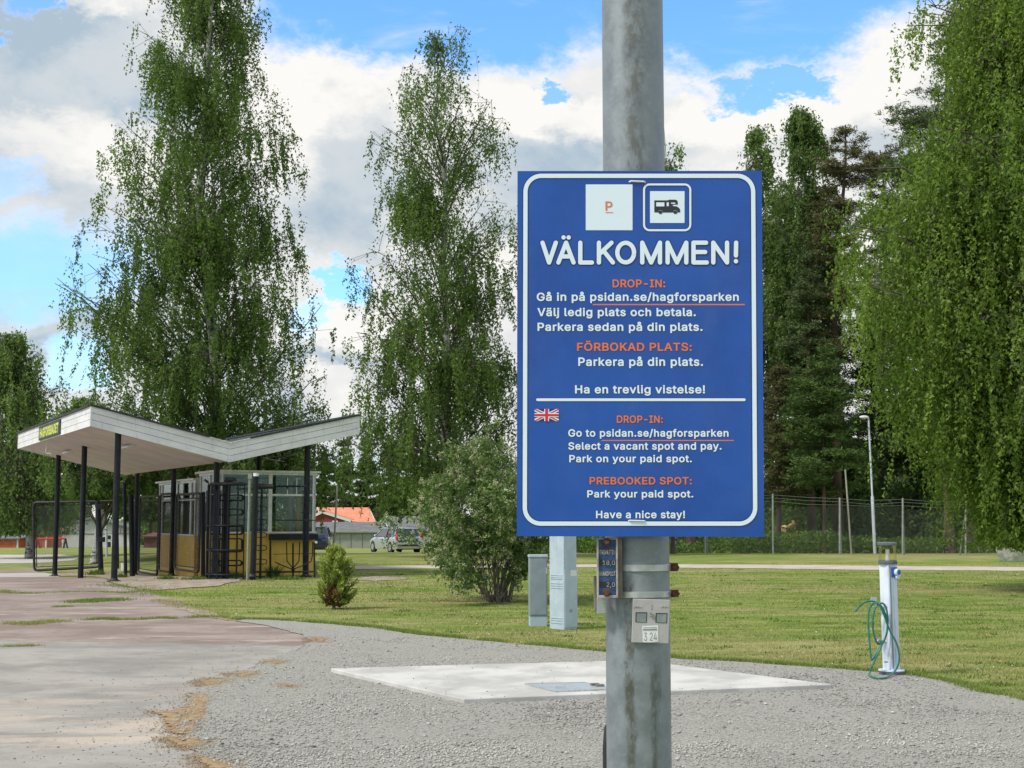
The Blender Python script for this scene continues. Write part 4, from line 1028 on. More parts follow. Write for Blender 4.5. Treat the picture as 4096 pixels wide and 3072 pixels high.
GLYPHS = json.loads(r"""{" ":[188,[]],"!":[196,[[67,160,63,509,132,509,128,160],[98,-4,86,-3,75,1,66,9,58,18,54,29,52,41,54,53,58,64,66,73,75,80,86,85,98,86,110,85,121,80,130,73,138,64,142,53,143,41,142,29,138,18,130,9,121,1,110,-3]]],",":[188,[[38,-119,68,71,137,71,84,-119]]],"-":[453,[[337,244,337,188,114,188,114,244]]],".":[188,[[95,-4,83,-3,73,1,63,9,55,18,51,29,50,41,51,53,55,64,63,73,73,81,83,85,95,87,107,85,118,81,128,73,135,64,140,53,141,41,140,29,135,18,128,9,118,1,107,-3]]],"/":[249,[[235,533,71,-76,14,-76,178,533]]],"0":[453,[[227,-7,191,-3,158,7,130,24,105,48,85,77,69,113,57,155,50,202,48,254,50,306,57,353,69,395,85,431,106,461,130,484,159,502,191,512,227,516,262,512,295,502,323,484,348,461,368,431,384,395,396,353,403,306,405,254,403,202,396,155,384,113,368,77,348,48,323,24,295,7,263,-3],[227,50,250,52,271,60,290,74,306,92,320,116,330,144,338,176,342,213,344,254,342,295,338,332,330,365,320,393,306,416,290,435,271,449,250,457,227,460,203,457,182,449,163,435,147,416,134,393,123,365,115,332,111,295,109,254,111,213,115,176,123,144,134,116,147,92,163,74,182,60,203,52]]],"1":[453,[[76,0,76,55,391,55,391,0],[276,509,276,0,212,0,212,448,209,448,86,358,86,427,198,509]]],"2":[453,[[64,0,64,47,234,229,252,248,268,266,282,282,294,298,303,312,311,327,316,341,319,356,320,371,319,389,315,405,308,419,298,431,287,441,273,449,258,455,241,458,224,460,205,458,188,454,172,447,159,438,148,427,139,413,132,398,128,381,127,362,66,362,68,391,75,418,86,442,102,464,121,482,143,496,168,507,196,513,225,516,254,513,281,507,306,497,328,482,346,465,361,445,372,423,379,398,381,372,380,354,377,336,371,318,363,299,351,280,336,259,317,235,294,209,267,180,153,60,153,57,389,57,389,0]]],"3":[453,[[218,-7,188,-5,159,1,133,10,108,22,88,38,70,57,57,79,48,104,44,132,109,132,112,115,118,100,126,87,137,76,150,66,165,59,182,54,200,51,219,50,239,51,258,55,275,61,291,69,304,80,315,93,323,108,328,125,329,145,328,163,323,180,316,196,306,211,292,223,275,234,254,241,229,246,201,248,157,248,157,299,288,448,288,452,70,452,70,509,372,509,372,461,211,278,211,289,247,290,279,286,308,276,333,262,354,244,371,222,383,198,391,173,393,145,390,116,383,90,370,66,354,45,333,27,309,12,281,2,251,-5]]],"4":[453,[[40,105,40,158,247,509,311,509,109,166,109,163,413,163,413,105],[282,0,282,121,282,146,282,318,343,318,343,0]]],"8":[453,[[226,-7,193,-5,163,1,136,11,111,25,91,42,74,62,62,84,54,109,52,135,53,156,58,176,65,195,75,212,87,228,101,241,117,252,134,260,153,265,153,267,129,276,109,289,93,308,80,330,73,354,70,380,73,405,79,429,90,450,106,469,124,485,146,498,170,508,197,514,226,516,255,514,282,508,306,498,328,485,346,469,361,450,373,429,379,405,382,380,379,354,372,330,359,308,343,289,323,276,300,267,300,265,319,260,335,252,351,241,365,228,377,212,387,195,395,176,399,156,401,135,398,109,391,84,378,62,362,42,341,25,317,11,289,1,259,-5],[226,49,248,50,267,54,285,60,300,69,313,79,323,91,331,106,335,121,337,139,335,157,330,173,322,189,312,202,298,213,283,223,265,230,247,234,226,235,206,234,187,230,169,223,154,213,140,202,130,189,122,173,117,157,115,139,117,121,121,106,129,91,139,79,152,69,167,60,185,54,205,50],[226,290,244,291,260,294,274,300,287,308,298,318,307,330,314,344,318,359,319,376,318,392,314,407,308,420,299,432,288,442,275,449,260,455,244,459,226,460,208,459,192,455,177,449,164,442,153,432,145,420,138,407,134,392,133,376,134,359,138,344,145,330,154,318,165,308,178,300,193,294,209,291]]],":":[188,[[95,-4,83,-3,73,1,63,9,55,18,51,29,50,41,51,53,55,64,63,73,73,81,83,85,95,87,107,85,118,81,128,73,135,64,140,53,141,41,140,29,135,18,128,9,118,1,107,-3],[95,271,83,272,73,277,63,284,55,294,51,304,50,316,51,328,55,339,63,349,73,356,83,360,95,362,107,360,118,356,128,349,135,339,140,328,141,316,140,304,135,294,128,284,118,277,107,272]]],"A":[480,[[16,0,201,509,276,509,463,0,395,0,287,302,280,323,272,346,264,372,255,402,244,438,232,478,245,478,233,437,222,402,213,371,204,345,197,322,191,302,85,0],[110,142,110,199,370,199,370,142]]],"B":[456,[[60,0,60,509,241,509,274,507,304,501,329,491,350,477,367,461,381,442,390,421,396,398,398,374,397,353,393,336,387,320,378,307,368,295,356,286,343,278,329,272,315,267,315,262,331,260,347,254,363,245,378,234,391,220,402,203,411,184,416,161,418,136,416,111,410,88,400,67,386,48,368,31,344,18,317,8,284,2,247,0],[125,57,245,57,281,60,309,67,330,80,344,96,353,115,355,137,354,153,350,169,342,184,333,197,320,209,306,218,289,225,269,229,248,231,125,231],[125,285,238,285,256,287,273,290,288,296,302,304,314,314,323,326,330,340,335,355,336,372,333,393,326,412,313,429,294,442,270,449,240,452,125,452]]],"D":[502,[[219,0,96,0,96,57,215,57,254,60,288,68,318,81,343,99,363,122,379,149,390,181,397,216,399,255,397,294,390,329,379,361,364,388,344,410,320,428,291,441,258,449,221,452,93,452,93,509,225,509,273,505,315,495,353,478,385,455,412,426,433,391,449,351,458,306,462,255,458,205,449,159,433,119,411,83,384,54,351,31,312,14,268,3],[125,509,125,0,60,0,60,509]]],"E":[419,[[60,0,60,509,372,509,372,452,125,452,125,286,355,286,355,229,125,229,125,57,375,57,375,0]]],"F":[410,[[60,0,60,509,369,509,369,452,125,452,125,278,346,278,346,221,125,221,125,0]]],"G":[520,[[269,-7,225,-3,185,7,149,25,118,49,91,79,69,116,53,157,43,203,40,254,43,305,53,352,69,393,91,429,117,459,149,484,184,501,223,512,265,516,291,514,316,510,340,504,363,494,384,483,403,469,421,453,436,436,449,416,460,395,468,373,474,349,408,349,402,365,395,379,387,393,378,406,368,417,356,427,344,436,330,443,315,448,300,453,283,455,265,456,236,453,209,445,183,432,160,414,141,392,125,364,113,332,106,295,103,254,106,213,113,177,125,145,141,117,161,95,184,76,210,63,238,56,269,53,296,55,322,61,345,71,365,85,382,102,396,123,407,147,413,173,415,202,434,199,283,199,283,256,478,256,478,200,475,160,466,124,451,91,431,62,406,38,377,19,344,5,308,-4]]],"H":[517,[[60,0,60,509,125,509,125,289,392,289,392,509,457,509,457,0,392,0,392,232,125,232,125,0]]],"I":[300,[[31,0,31,57,118,57,118,452,31,452,31,509,269,509,269,452,183,452,183,57,269,57,269,0]]],"K":[467,[[104,145,104,216,116,231,128,246,139,261,151,275,162,289,174,303,187,317,199,331,212,344,364,509,448,509,231,276,228,276],[60,0,60,509,125,509,125,334,124,225,125,193,125,0],[372,0,188,259,228,309,449,0]]],"L":[393,[[60,0,60,509,125,509,125,57,361,57,361,0]]],"N":[523,[[60,0,60,509,136,509,343,183,349,174,355,163,363,151,371,137,379,122,388,107,396,90,405,73,414,55,405,54,403,72,402,90,401,108,400,126,399,142,399,157,399,195,399,509,463,509,463,0,387,0,202,290,177,331,168,346,159,363,148,381,108,452,119,454,122,384,124,328,125,291,125,0]]],"O":[533,[[267,-7,225,-3,186,7,150,25,119,49,92,79,70,115,53,157,44,203,40,254,44,305,53,352,70,393,92,429,119,459,150,484,186,501,225,512,267,516,309,512,348,501,384,484,415,459,442,429,464,393,480,352,490,305,493,254,490,203,480,157,464,115,442,79,415,49,384,25,348,7,309,-3],[267,53,296,55,324,63,349,76,372,94,392,116,408,144,420,176,428,213,430,254,428,295,420,332,408,365,392,392,372,415,349,433,324,446,296,453,267,456,237,453,210,445,184,433,161,415,142,392,125,364,113,332,106,295,103,254,106,213,113,176,125,144,142,117,161,94,184,76,210,63,237,55]]],"P":[445,[[60,0,60,509,235,509,272,506,305,499,332,487,356,471,375,452,390,430,400,404,407,377,409,348,407,318,400,291,390,265,375,243,356,223,332,207,305,195,272,188,235,186,109,186,109,242,233,242,257,244,279,248,297,256,312,266,324,279,333,294,339,310,343,328,344,348,343,367,339,385,333,402,324,416,312,428,297,439,279,446,257,451,232,452,125,452,125,0]]],"R":[449,[[60,0,60,509,236,509,273,506,305,500,333,489,356,473,376,455,390,433,401,408,407,381,409,352,407,323,401,296,390,271,376,250,356,232,333,217,305,206,273,200,236,198,96,198,96,255,234,255,258,256,280,260,298,267,313,276,325,287,334,300,340,316,344,333,345,352,344,371,340,389,334,405,325,419,313,430,298,440,279,446,258,451,233,452,125,452,125,0],[353,0,230,229,303,229,428,0]]],"S":[447,[[224,-9,188,-7,156,-1,128,9,102,23,81,40,64,60,51,83,42,109,38,137,104,137,108,118,114,102,123,88,136,76,150,66,166,59,185,53,204,50,224,49,246,50,267,54,286,60,303,69,317,79,329,92,338,106,344,122,346,139,344,154,340,168,332,179,322,189,310,197,296,205,280,211,263,217,245,222,184,239,145,253,112,269,86,289,67,313,56,341,52,372,54,400,62,425,75,448,92,468,113,484,138,498,165,508,195,514,227,516,259,514,289,508,316,498,340,484,360,468,377,449,390,427,398,403,401,378,337,378,332,402,320,421,302,437,280,449,254,456,225,459,204,457,185,454,167,448,152,440,139,430,129,418,121,405,117,391,115,376,117,359,122,345,131,334,142,324,155,315,169,308,184,302,198,297,212,293,264,279,279,275,295,270,312,264,328,256,344,248,359,238,372,226,384,213,395,198,402,180,407,161,408,139,406,112,399,87,386,64,370,43,349,25,323,11,294,0,261,-7]]],"T":[449,[[32,452,32,509,417,509,417,452,257,452,257,0,193,0,193,452]]],"V":[480,[[204,0,16,509,84,509,192,206,199,187,207,164,215,137,225,106,236,71,248,31,235,31,247,71,257,107,267,138,276,165,283,187,290,206,395,509,463,509,278,0]]],"a":[389,[[160,-9,137,-7,115,-3,94,5,76,15,60,29,48,45,38,63,32,84,30,108,32,128,36,146,43,161,53,174,64,184,78,193,92,200,108,206,125,211,143,214,161,217,178,220,234,227,247,229,257,231,265,235,271,240,274,246,276,255,276,257,275,272,272,285,267,297,260,307,251,315,240,322,227,327,212,330,196,331,178,330,163,327,149,322,137,316,127,309,118,301,110,292,104,283,100,274,41,291,51,313,64,331,79,346,95,358,114,368,133,375,153,380,173,383,194,384,208,384,223,382,239,379,255,375,271,369,286,360,300,350,312,336,322,320,330,301,335,278,337,251,337,0,277,0,277,52,272,52,267,43,260,34,252,25,242,16,229,8,215,1,199,-4,181,-7],[170,45,192,47,211,51,228,59,242,68,254,80,263,93,270,108,274,122,276,138,276,190,272,187,267,184,259,182,251,180,241,178,231,176,200,171,175,168,161,166,147,163,134,159,122,153,112,147,103,139,97,130,93,118,92,105,93,93,96,82,102,72,109,64,119,57,130,52,142,48,156,46]]],"b":[424,[[229,-8,208,-7,189,-3,172,4,159,12,147,21,138,31,130,41,123,50,118,59,112,59,112,0,53,0,53,509,114,509,114,319,118,319,123,327,130,336,137,346,147,355,158,364,171,373,188,379,207,383,229,384,259,382,287,374,313,361,335,342,354,320,370,293,381,261,388,227,390,189,388,151,381,116,370,84,355,57,336,34,313,16,288,3,260,-6],[220,47,242,49,262,55,279,66,294,80,306,97,316,117,323,139,327,163,328,189,327,215,323,239,316,261,307,281,295,298,280,311,262,322,243,328,220,330,198,328,178,322,161,312,147,299,134,282,125,263,118,241,114,216,113,189,114,162,118,138,125,115,135,95,147,78,162,65,179,55,198,49]]],"c":[396,[[207,-8,174,-5,144,3,117,16,93,35,72,58,56,85,44,116,37,150,34,187,37,225,44,260,56,291,72,318,93,341,117,360,144,374,174,382,207,384,226,384,243,381,260,377,276,371,291,364,305,356,318,346,330,335,340,322,349,308,356,293,362,277,303,262,300,272,295,281,290,289,284,297,278,304,270,311,261,316,252,321,242,325,231,328,220,329,207,330,184,328,163,321,145,310,130,296,118,278,108,258,102,236,98,212,96,187,98,163,102,139,108,117,118,97,130,80,145,66,163,55,184,49,207,46,220,47,232,49,243,52,253,55,262,60,271,66,279,73,285,80,292,89,297,98,301,107,304,117,363,102,357,86,350,70,341,56,331,43,319,32,306,21,292,12,277,5,261,-1,244,-5,226,-7]]],"d":[424,[[195,-8,165,-6,137,3,111,16,89,34,70,57,55,84,43,116,36,151,34,189,36,227,43,261,55,293,70,320,89,342,112,361,137,374,165,382,196,384,218,383,237,379,253,373,267,364,278,355,287,346,295,336,301,327,306,319,311,319,311,509,372,509,372,0,313,0,313,59,307,59,301,50,295,41,287,31,277,21,266,12,252,4,236,-3,217,-7],[205,47,226,49,246,55,263,65,278,78,290,95,299,115,306,138,310,162,312,189,310,216,306,241,300,263,290,282,278,299,263,312,246,322,227,328,205,330,182,328,162,322,145,311,130,298,118,281,108,261,102,239,98,215,96,189,98,163,102,139,109,117,118,97,130,80,145,66,162,55,182,49]]],"e":[404,[[212,-8,177,-5,145,3,117,16,92,35,72,58,56,85,44,116,37,150,34,187,36,224,44,258,55,290,71,317,91,340,115,359,142,373,172,382,205,384,226,383,246,380,266,374,285,366,303,355,319,341,334,324,347,305,357,282,365,256,370,227,371,194,371,169,75,169,75,221,338,221,310,202,308,226,304,248,298,269,288,286,277,301,263,314,246,323,227,328,205,330,183,328,164,323,146,313,131,301,119,286,109,270,102,251,97,231,96,211,96,178,98,151,102,127,110,106,121,88,135,73,151,61,169,53,190,48,212,46,227,47,241,49,254,53,265,58,276,65,285,73,294,82,300,93,306,105,365,91,358,72,348,55,335,39,320,26,302,14,283,4,261,-3,237,-7]]],"f":[254,[[228,379,228,327,6,327,6,379],[81,0,81,432,82,452,87,470,96,486,107,499,120,510,135,519,152,525,169,529,187,530,201,530,212,529,222,527,231,525,238,523,243,521,227,468,215,472,209,473,202,474,195,474,178,472,164,468,154,460,147,449,143,435,142,419,142,0]]],"g":[425,[[207,-151,180,-149,156,-146,134,-140,114,-132,97,-122,82,-110,70,-97,59,-84,51,-69,101,-41,107,-49,114,-57,122,-66,131,-74,142,-82,154,-88,169,-93,187,-96,207,-97,236,-95,261,-87,282,-75,298,-58,308,-34,311,-6,311,68,306,68,301,60,294,51,287,41,277,32,266,23,252,16,236,10,217,6,195,5,165,7,138,14,113,27,90,43,71,65,55,90,43,120,36,154,34,191,36,229,43,263,55,293,71,320,90,342,112,361,138,374,166,382,196,384,218,383,237,379,253,373,267,365,279,356,288,346,296,336,302,327,308,319,313,319,313,379,372,379,372,-9,370,-40,363,-67,350,-90,334,-109,314,-124,291,-136,265,-144,237,-149],[205,59,227,61,246,66,264,75,278,87,290,103,300,121,307,142,311,166,312,193,311,219,307,242,300,264,291,283,279,299,264,312,247,322,227,328,205,330,182,328,163,322,145,312,130,298,118,282,109,262,102,241,98,218,96,193,98,167,102,144,109,123,118,104,131,88,145,76,163,66,183,61]]],"h":[410,[[114,227,114,0,53,0,53,509,114,509,114,287,102,287,116,319,132,344,152,362,175,374,200,382,227,384,252,383,275,377,295,369,313,356,328,340,341,321,350,298,355,271,357,240,357,0,296,0,296,235,293,263,286,286,273,304,256,318,235,326,210,329,192,328,176,324,161,317,147,308,136,297,126,283,119,266,115,248]]],"i":[167,[[53,0,53,379,114,379,114,0],[84,443,73,444,63,448,54,455,47,463,43,472,41,483,43,494,47,504,54,512,63,518,73,522,84,524,95,522,105,518,114,512,121,504,125,494,126,483,125,472,121,463,114,455,105,448,95,444]]],"j":[167,[[53,379,114,379,114,-30,112,-52,108,-72,102,-90,92,-106,80,-119,65,-129,47,-137,27,-141,4,-143,-10,-143,-10,-87,2,-87,18,-85,31,-80,40,-72,47,-61,51,-46,53,-29],[83,443,72,444,62,448,53,455,47,463,42,472,41,483,42,494,47,504,53,512,62,518,72,522,83,524,95,522,105,518,114,512,120,504,125,494,126,483,125,472,120,463,114,455,105,448,95,444]]],"k":[381,[[110,137,110,212,121,212,284,379,360,379,184,199,177,199],[53,0,53,509,114,509,114,0],[294,0,148,186,191,229,372,0]]],"l":[189,[[139,-2,112,0,91,8,74,20,62,37,55,59,53,84,53,509,114,509,114,99,114,83,117,71,120,62,126,57,135,53,146,52,160,53,170,54,181,3,162,-1,154,-2,147,-2]]],"n":[410,[[114,227,114,0,53,0,53,379,112,379,112,287,102,287,116,319,132,344,152,362,175,374,200,382,227,384,252,383,275,377,295,369,313,356,328,340,341,321,350,298,355,271,357,240,357,0,296,0,296,235,293,263,286,286,273,304,256,318,235,326,210,329,192,328,176,324,161,317,147,308,136,297,126,283,119,266,115,248]]],"o":[415,[[207,-8,174,-5,144,3,117,16,93,35,72,58,56,85,44,116,37,150,34,187,37,225,44,260,56,291,72,318,93,341,117,360,144,374,174,382,207,384,241,382,271,374,299,360,323,341,343,318,359,291,371,260,379,225,381,187,379,150,371,116,359,85,343,58,323,35,299,16,271,3,241,-5],[207,46,231,49,252,55,270,66,285,80,298,97,307,117,314,139,318,163,319,187,318,212,314,236,307,258,298,278,285,296,270,310,252,321,231,328,207,330,184,328,163,321,145,310,130,296,118,278,108,258,102,236,98,212,96,187,98,163,102,139,108,117,118,97,130,80,145,66,163,55,184,49]]],"p":[424,[[53,-143,53,379,112,379,112,319,118,319,123,327,130,336,137,346,147,355,158,364,171,373,188,379,207,383,229,384,259,382,287,374,313,361,335,342,354,320,370,293,381,261,388,227,390,189,388,151,381,116,370,84,355,57,336,34,313,16,288,3,260,-6,229,-8,208,-7,189,-3,173,4,159,12,147,21,138,31,130,41,124,50,118,59,114,59,114,-143],[220,47,242,49,262,55,279,66,294,80,306,97,316,117,323,139,327,163,328,189,327,215,323,239,316,261,307,281,295,298,280,311,262,322,243,328,220,330,198,328,178,322,161,312,147,299,134,282,125,263,118,241,114,216,113,189,114,162,118,138,125,115,135,95,147,78,162,65,179,55,198,49]]],"r":[259,[[53,0,53,379,112,379,112,321,115,321,124,339,137,354,152,367,171,377,191,383,213,385,229,384,243,384,243,322,230,324,223,325,215,326,207,326,190,324,174,321,159,315,146,306,135,296,126,284,119,269,115,254,114,237,114,0]]],"s":[365,[[182,-8,157,-7,133,-3,112,3,93,12,76,24,62,38,50,54,41,73,36,94,94,107,101,87,111,72,124,60,141,52,160,47,181,45,206,47,227,53,244,62,258,74,265,88,268,103,266,115,262,126,254,136,243,144,229,150,212,155,149,170,118,180,92,192,72,208,58,227,50,249,47,274,49,295,55,314,65,332,79,347,95,360,115,370,137,378,161,383,187,384,212,383,234,379,254,372,271,363,286,352,299,339,309,324,318,308,324,290,268,277,262,291,254,304,243,316,228,325,210,331,187,333,166,331,147,326,131,317,119,305,111,292,109,277,110,264,115,253,124,243,136,235,152,229,172,223,229,209,261,200,287,187,306,171,320,153,328,131,331,107,329,85,323,65,312,47,298,31,281,18,260,6,236,-2,210,-7]]],"t":[227,[[204,379,204,327,6,327,6,379],[65,471,126,471,126,98,127,83,130,70,136,61,144,55,156,51,170,50,185,51,202,54,213,2,207,0,200,-2,192,-3,184,-3,176,-4,168,-4,138,-1,113,7,92,21,77,41,68,64,65,93]]],"u":[410,[[182,-5,158,-3,135,2,115,11,97,23,82,39,69,59,60,82,54,109,53,139,53,379,114,379,114,144,116,117,124,94,137,75,154,61,175,53,200,50,218,51,234,55,249,62,263,71,274,83,283,97,290,113,295,132,296,153,296,379,357,379,357,0,298,0,298,92,307,92,294,60,277,35,257,17,234,5,209,-3]]],"v":[389,[[163,0,17,379,84,379,165,155,173,132,180,110,187,87,193,64,199,42,206,21,184,21,191,42,197,64,203,87,209,110,216,132,224,155,305,379,371,379,226,0]]],"y":[389,[[47,-139,61,-86,71,-87,83,-89,94,-90,104,-89,113,-86,122,-81,130,-74,138,-64,145,-51,151,-36,163,-1,17,379,84,379,165,155,173,132,180,109,187,87,193,64,199,42,206,21,184,21,190,42,196,64,202,87,209,110,216,132,224,155,305,379,371,379,204,-58,196,-77,187,-93,177,-107,165,-119,153,-128,139,-136,125,-141,109,-144,91,-145,82,-145,73,-144,65,-143,57,-142,52,-140]]],"Ö":[533,[[267,-7,225,-3,186,7,150,25,119,49,92,79,70,115,53,157,44,203,40,254,44,305,53,352,70,393,92,429,119,459,150,484,186,501,225,512,267,516,309,512,348,501,384,484,415,459,442,429,464,393,480,352,490,305,493,254,490,203,480,157,464,115,442,79,415,49,384,25,348,7,309,-3],[267,53,296,55,324,63,349,76,372,94,392,116,408,144,420,176,428,213,430,254,428,295,420,332,408,365,392,392,372,415,349,433,324,446,296,453,267,456,237,453,210,445,184,433,161,415,142,392,125,364,113,332,106,295,103,254,106,213,113,176,125,144,142,117,161,94,184,76,210,63,237,55],[339,572,328,574,319,577,310,584,304,592,300,602,298,612,300,623,304,633,310,641,319,648,328,651,339,653,350,651,359,648,368,641,374,633,378,623,379,612,378,602,374,592,368,584,359,577,350,574],[195,572,185,574,175,577,167,584,160,592,156,602,155,612,156,623,160,633,167,641,175,648,185,651,195,653,206,651,215,648,224,641,230,633,234,623,236,612,234,602,230,592,224,584,215,577,206,574]]],"ä":[389,[[160,-9,137,-7,115,-3,94,5,76,15,60,29,48,45,38,63,32,84,30,108,32,128,36,146,43,161,53,174,64,184,78,193,92,200,108,206,125,211,143,214,161,217,178,220,234,227,247,229,257,231,265,235,271,240,274,246,276,255,276,257,275,272,272,285,267,297,260,307,251,315,240,322,227,327,212,330,196,331,178,330,163,327,149,322,137,316,127,309,118,301,110,292,104,283,100,274,41,291,51,313,64,331,79,346,95,358,114,368,133,375,153,380,173,383,194,384,208,384,223,382,239,379,255,375,271,369,286,360,300,350,312,336,322,320,330,301,335,278,337,251,337,0,277,0,277,52,272,52,267,43,260,34,252,25,242,16,229,8,215,1,199,-4,181,-7],[170,45,192,47,211,51,228,59,242,68,254,80,263,93,270,108,274,122,276,138,276,190,272,187,267,184,259,182,251,180,241,178,231,176,200,171,175,168,161,166,147,163,134,159,122,153,112,147,103,139,97,130,93,118,92,105,93,93,96,82,102,72,109,64,119,57,130,52,142,48,156,46],[261,443,251,444,241,448,233,455,226,463,222,472,221,483,222,494,226,503,233,512,241,518,251,522,261,523,272,522,281,518,290,512,296,503,300,494,301,483,300,472,296,463,290,455,281,448,272,444],[117,443,107,444,97,448,89,455,82,463,78,472,77,483,78,494,82,503,89,512,97,518,107,522,117,523,128,522,138,518,146,512,152,503,156,494,158,483,156,472,152,463,146,455,138,448,128,444]]],"å":[389,[[160,-9,137,-7,115,-3,94,5,76,15,60,29,48,45,38,63,32,84,30,108,32,128,36,146,43,161,53,174,64,184,78,193,92,200,108,206,125,211,143,214,161,217,178,220,234,227,247,229,257,231,265,235,271,240,274,246,276,255,276,257,275,272,272,285,267,297,260,307,251,315,240,322,227,327,212,330,196,331,178,330,163,327,149,322,137,316,127,309,118,301,110,292,104,283,100,274,41,291,51,313,64,331,79,346,95,358,114,368,133,375,153,380,173,383,194,384,208,384,223,382,239,379,255,375,271,369,286,360,300,350,312,336,322,320,330,301,335,278,337,251,337,0,277,0,277,52,272,52,267,43,260,34,252,25,242,16,229,8,215,1,199,-4,181,-7],[170,45,192,47,211,51,228,59,242,68,254,80,263,93,270,108,274,122,276,138,276,190,272,187,267,184,259,182,251,180,241,178,231,176,200,171,175,168,161,166,147,163,134,159,122,153,112,147,103,139,97,130,93,118,92,105,93,93,96,82,102,72,109,64,119,57,130,52,142,48,156,46],[189,404,173,406,159,409,145,416,132,424,121,435,112,447,105,460,101,474,100,490,101,505,105,519,112,532,121,544,132,554,145,563,159,569,173,573,189,575,205,573,220,569,234,563,246,554,257,544,266,532,273,519,277,505,278,490,277,474,273,460,266,447,257,435,246,424,234,416,220,409,205,406],[189,447,200,449,210,453,219,460,226,469,230,479,232,490,230,501,226,511,219,519,210,526,200,531,189,532,178,531,168,526,159,519,153,511,149,501,147,490,149,479,153,469,159,460,168,453,178,449]]]}""")      # outlines of the sans serif letters, thousandths of an em


_gc = {}


def glyph(ch, bold):
    """triangles of one letter: outlines pushed out by 'bold', overlapping outlines merged by winding number"""
    if (ch, bold) in _gc: return _gc[ch, bold]
    cs = []
    for o_ in GLYPHS[ch][1]:
        p = np.array(o_, float).reshape(-1, 2) / 1000
        a = p - np.roll(p, 1, 0); c = np.roll(p, -1, 0) - p
        a /= np.maximum(np.linalg.norm(a, axis=1, keepdims=True), 1e-6); c /= np.maximum(np.linalg.norm(c, axis=1, keepdims=True), 1e-6)
        na = np.stack([-a[:, 1], a[:, 0]], 1); nc = np.stack([-c[:, 1], c[:, 0]], 1)
        m = na + nc; m /= np.maximum(np.linalg.norm(m, axis=1, keepdims=True), 1e-6)
        k = np.clip((m * na).sum(1), .55, 1)[:, None]
        cs.append(p + m / k * bold)
    if not cs: _gc[ch, bold] = (np.zeros((0, 2)), []); return _gc[ch, bold]
    vs, es = [], []
    for c in cs:
        o = len(vs); n = len(c); vs += [Vector(q) for q in c]; es += [(o + i, o + (i + 1) % n) for i in range(n)]
    vo, _, fo, *_ = delaunay_2d_cdt(vs, es, [], 0, 1e-5)
    V = np.array([tuple(v) for v in vo]); keep = []
    for f in fo:
        g = V[list(f)].mean(0); w = 0
        for c in cs:
            d = np.roll(c, -1, 0)
            up = (c[:, 1] <= g[1]) & (d[:, 1] > g[1]); dn = (c[:, 1] > g[1]) & (d[:, 1] <= g[1])
            cr = (d[:, 0] - c[:, 0]) * (g[1] - c[:, 1]) - (g[0] - c[:, 0]) * (d[:, 1] - c[:, 1])
            w += int((up & (cr > 0)).sum()) - int((dn & (cr < 0)).sum())
        if w != 0:
            q = V[list(f)]; ar = sum(q[i][0] * q[(i + 1) % len(q)][1] - q[(i + 1) % len(q)][0] * q[i][1] for i in range(len(q)))
            keep.append(tuple(f) if ar > 0 else tuple(reversed(f)))
    _gc[ch, bold] = (V, keep)
    return _gc[ch, bold]


def text_verts(body, bold=0.0):
    x = 0.0; vs, fs = [], []
    for ch in body:
        V, F_ = glyph(ch, bold)
        if len(V):
            o = len(vs); used = V + np.array((x, 0)); vs += [(p[0], p[1], 0) for p in used]; fs += [tuple(i + o for i in f) for f in F_]
        x += GLYPHS[ch][0] / 1000 + bold * 1.6 + .004
    return np.array(vs), fs


CAPV = {}


def cap_h(bold):
    if bold not in CAPV:
        v, _ = text_verts('H', bold); CAPV[bold] = (v[:, 1].min(), v[:, 1].max())
    return CAPV[bold]


def text_on(name, body, org, ux, uz, nrm, width, capheight, mat, parent, bold=.02, off=0.0):
    """flat lettering; org = lower left of the baseline, ux/uz unit vectors of the face"""
    v, f = text_verts(body, bold)
    lo, hi = cap_h(bold)
    sx = width / (v[:, 0].max() - v[:, 0].min()); sy = capheight / (hi - lo)
    x = (v[:, 0] - v[:, 0].min()) * sx; y = (v[:, 1] - lo) * sy
    org, ux, uz, nrm = Vector(org), Vector(ux), Vector(uz), Vector(nrm)
    P_ = [org + ux * float(a) + uz * float(b_) + nrm * off for a, b_ in zip(x, y)]
    mb = MB(); mb.add(P_, f)
    return put(name, mb, mat, parent)


def stext(body, u0, u1, vc, vb, mat, bold=.021):
    a, c = S(u0, vb), S(u1, vb); t = S(u0, vc)
    # dark rim that the print has round each letter
    text_on('lettering_outline', body, (a.x - .0008, YS, a.z - .0008), (1, 0, 0), (0, 0, 1), (0, -1, 0), c.x - a.x + .0016, t.z - a.z + .0016, M['outline'], sign, bold + .018, .0006)
    o = text_on('lettering', body, (a.x, YS, a.z), (1, 0, 0), (0, 0, 1), (0, -1, 0), c.x - a.x, t.z - a.z, mat, sign, bold, .0012)
    o['label'] = 'line of print reading ' + body.replace('psidan.se/hagforsparken', 'a web address')
    return o


W_, O_ = M['signwhite'], M['signorange']
stext('DROP-IN:', 2450, 2661, 1118, 1150, O_)
stext('Gå in på psidan.se/hagforsparken', 2147, 2955, 1171, 1204, W_)
stext('Välj ledig plats och betala.', 2149, 2783, 1232, 1265, W_)
stext('Parkera sedan på din plats.', 2150, 2810, 1291, 1324, W_)
stext('FÖRBOKAD PLATS:', 2308, 2767, 1371, 1404, O_)
stext('Parkera på din plats.', 2313, 2812, 1430, 1464, W_)
stext('Ha en trevlig vistelse!', 2300, 2820, 1541, 1574, W_)
stext('DROP-IN:', 2467, 2651, 1662, 1692, O_)
stext('Go to psidan.se/hagforsparken', 2273, 2914, 1717, 1747, W_)
stext('Select a vacant spot and pay.', 2273, 2886, 1769, 1799, W_)
stext('Park on your paid spot.', 2277, 2767, 1820, 1849, W_)
stext('PREBOOKED SPOT:', 2358, 2767, 1908, 1938, O_)
stext('Park your paid spot.', 2349, 2773, 1961, 1990, W_)
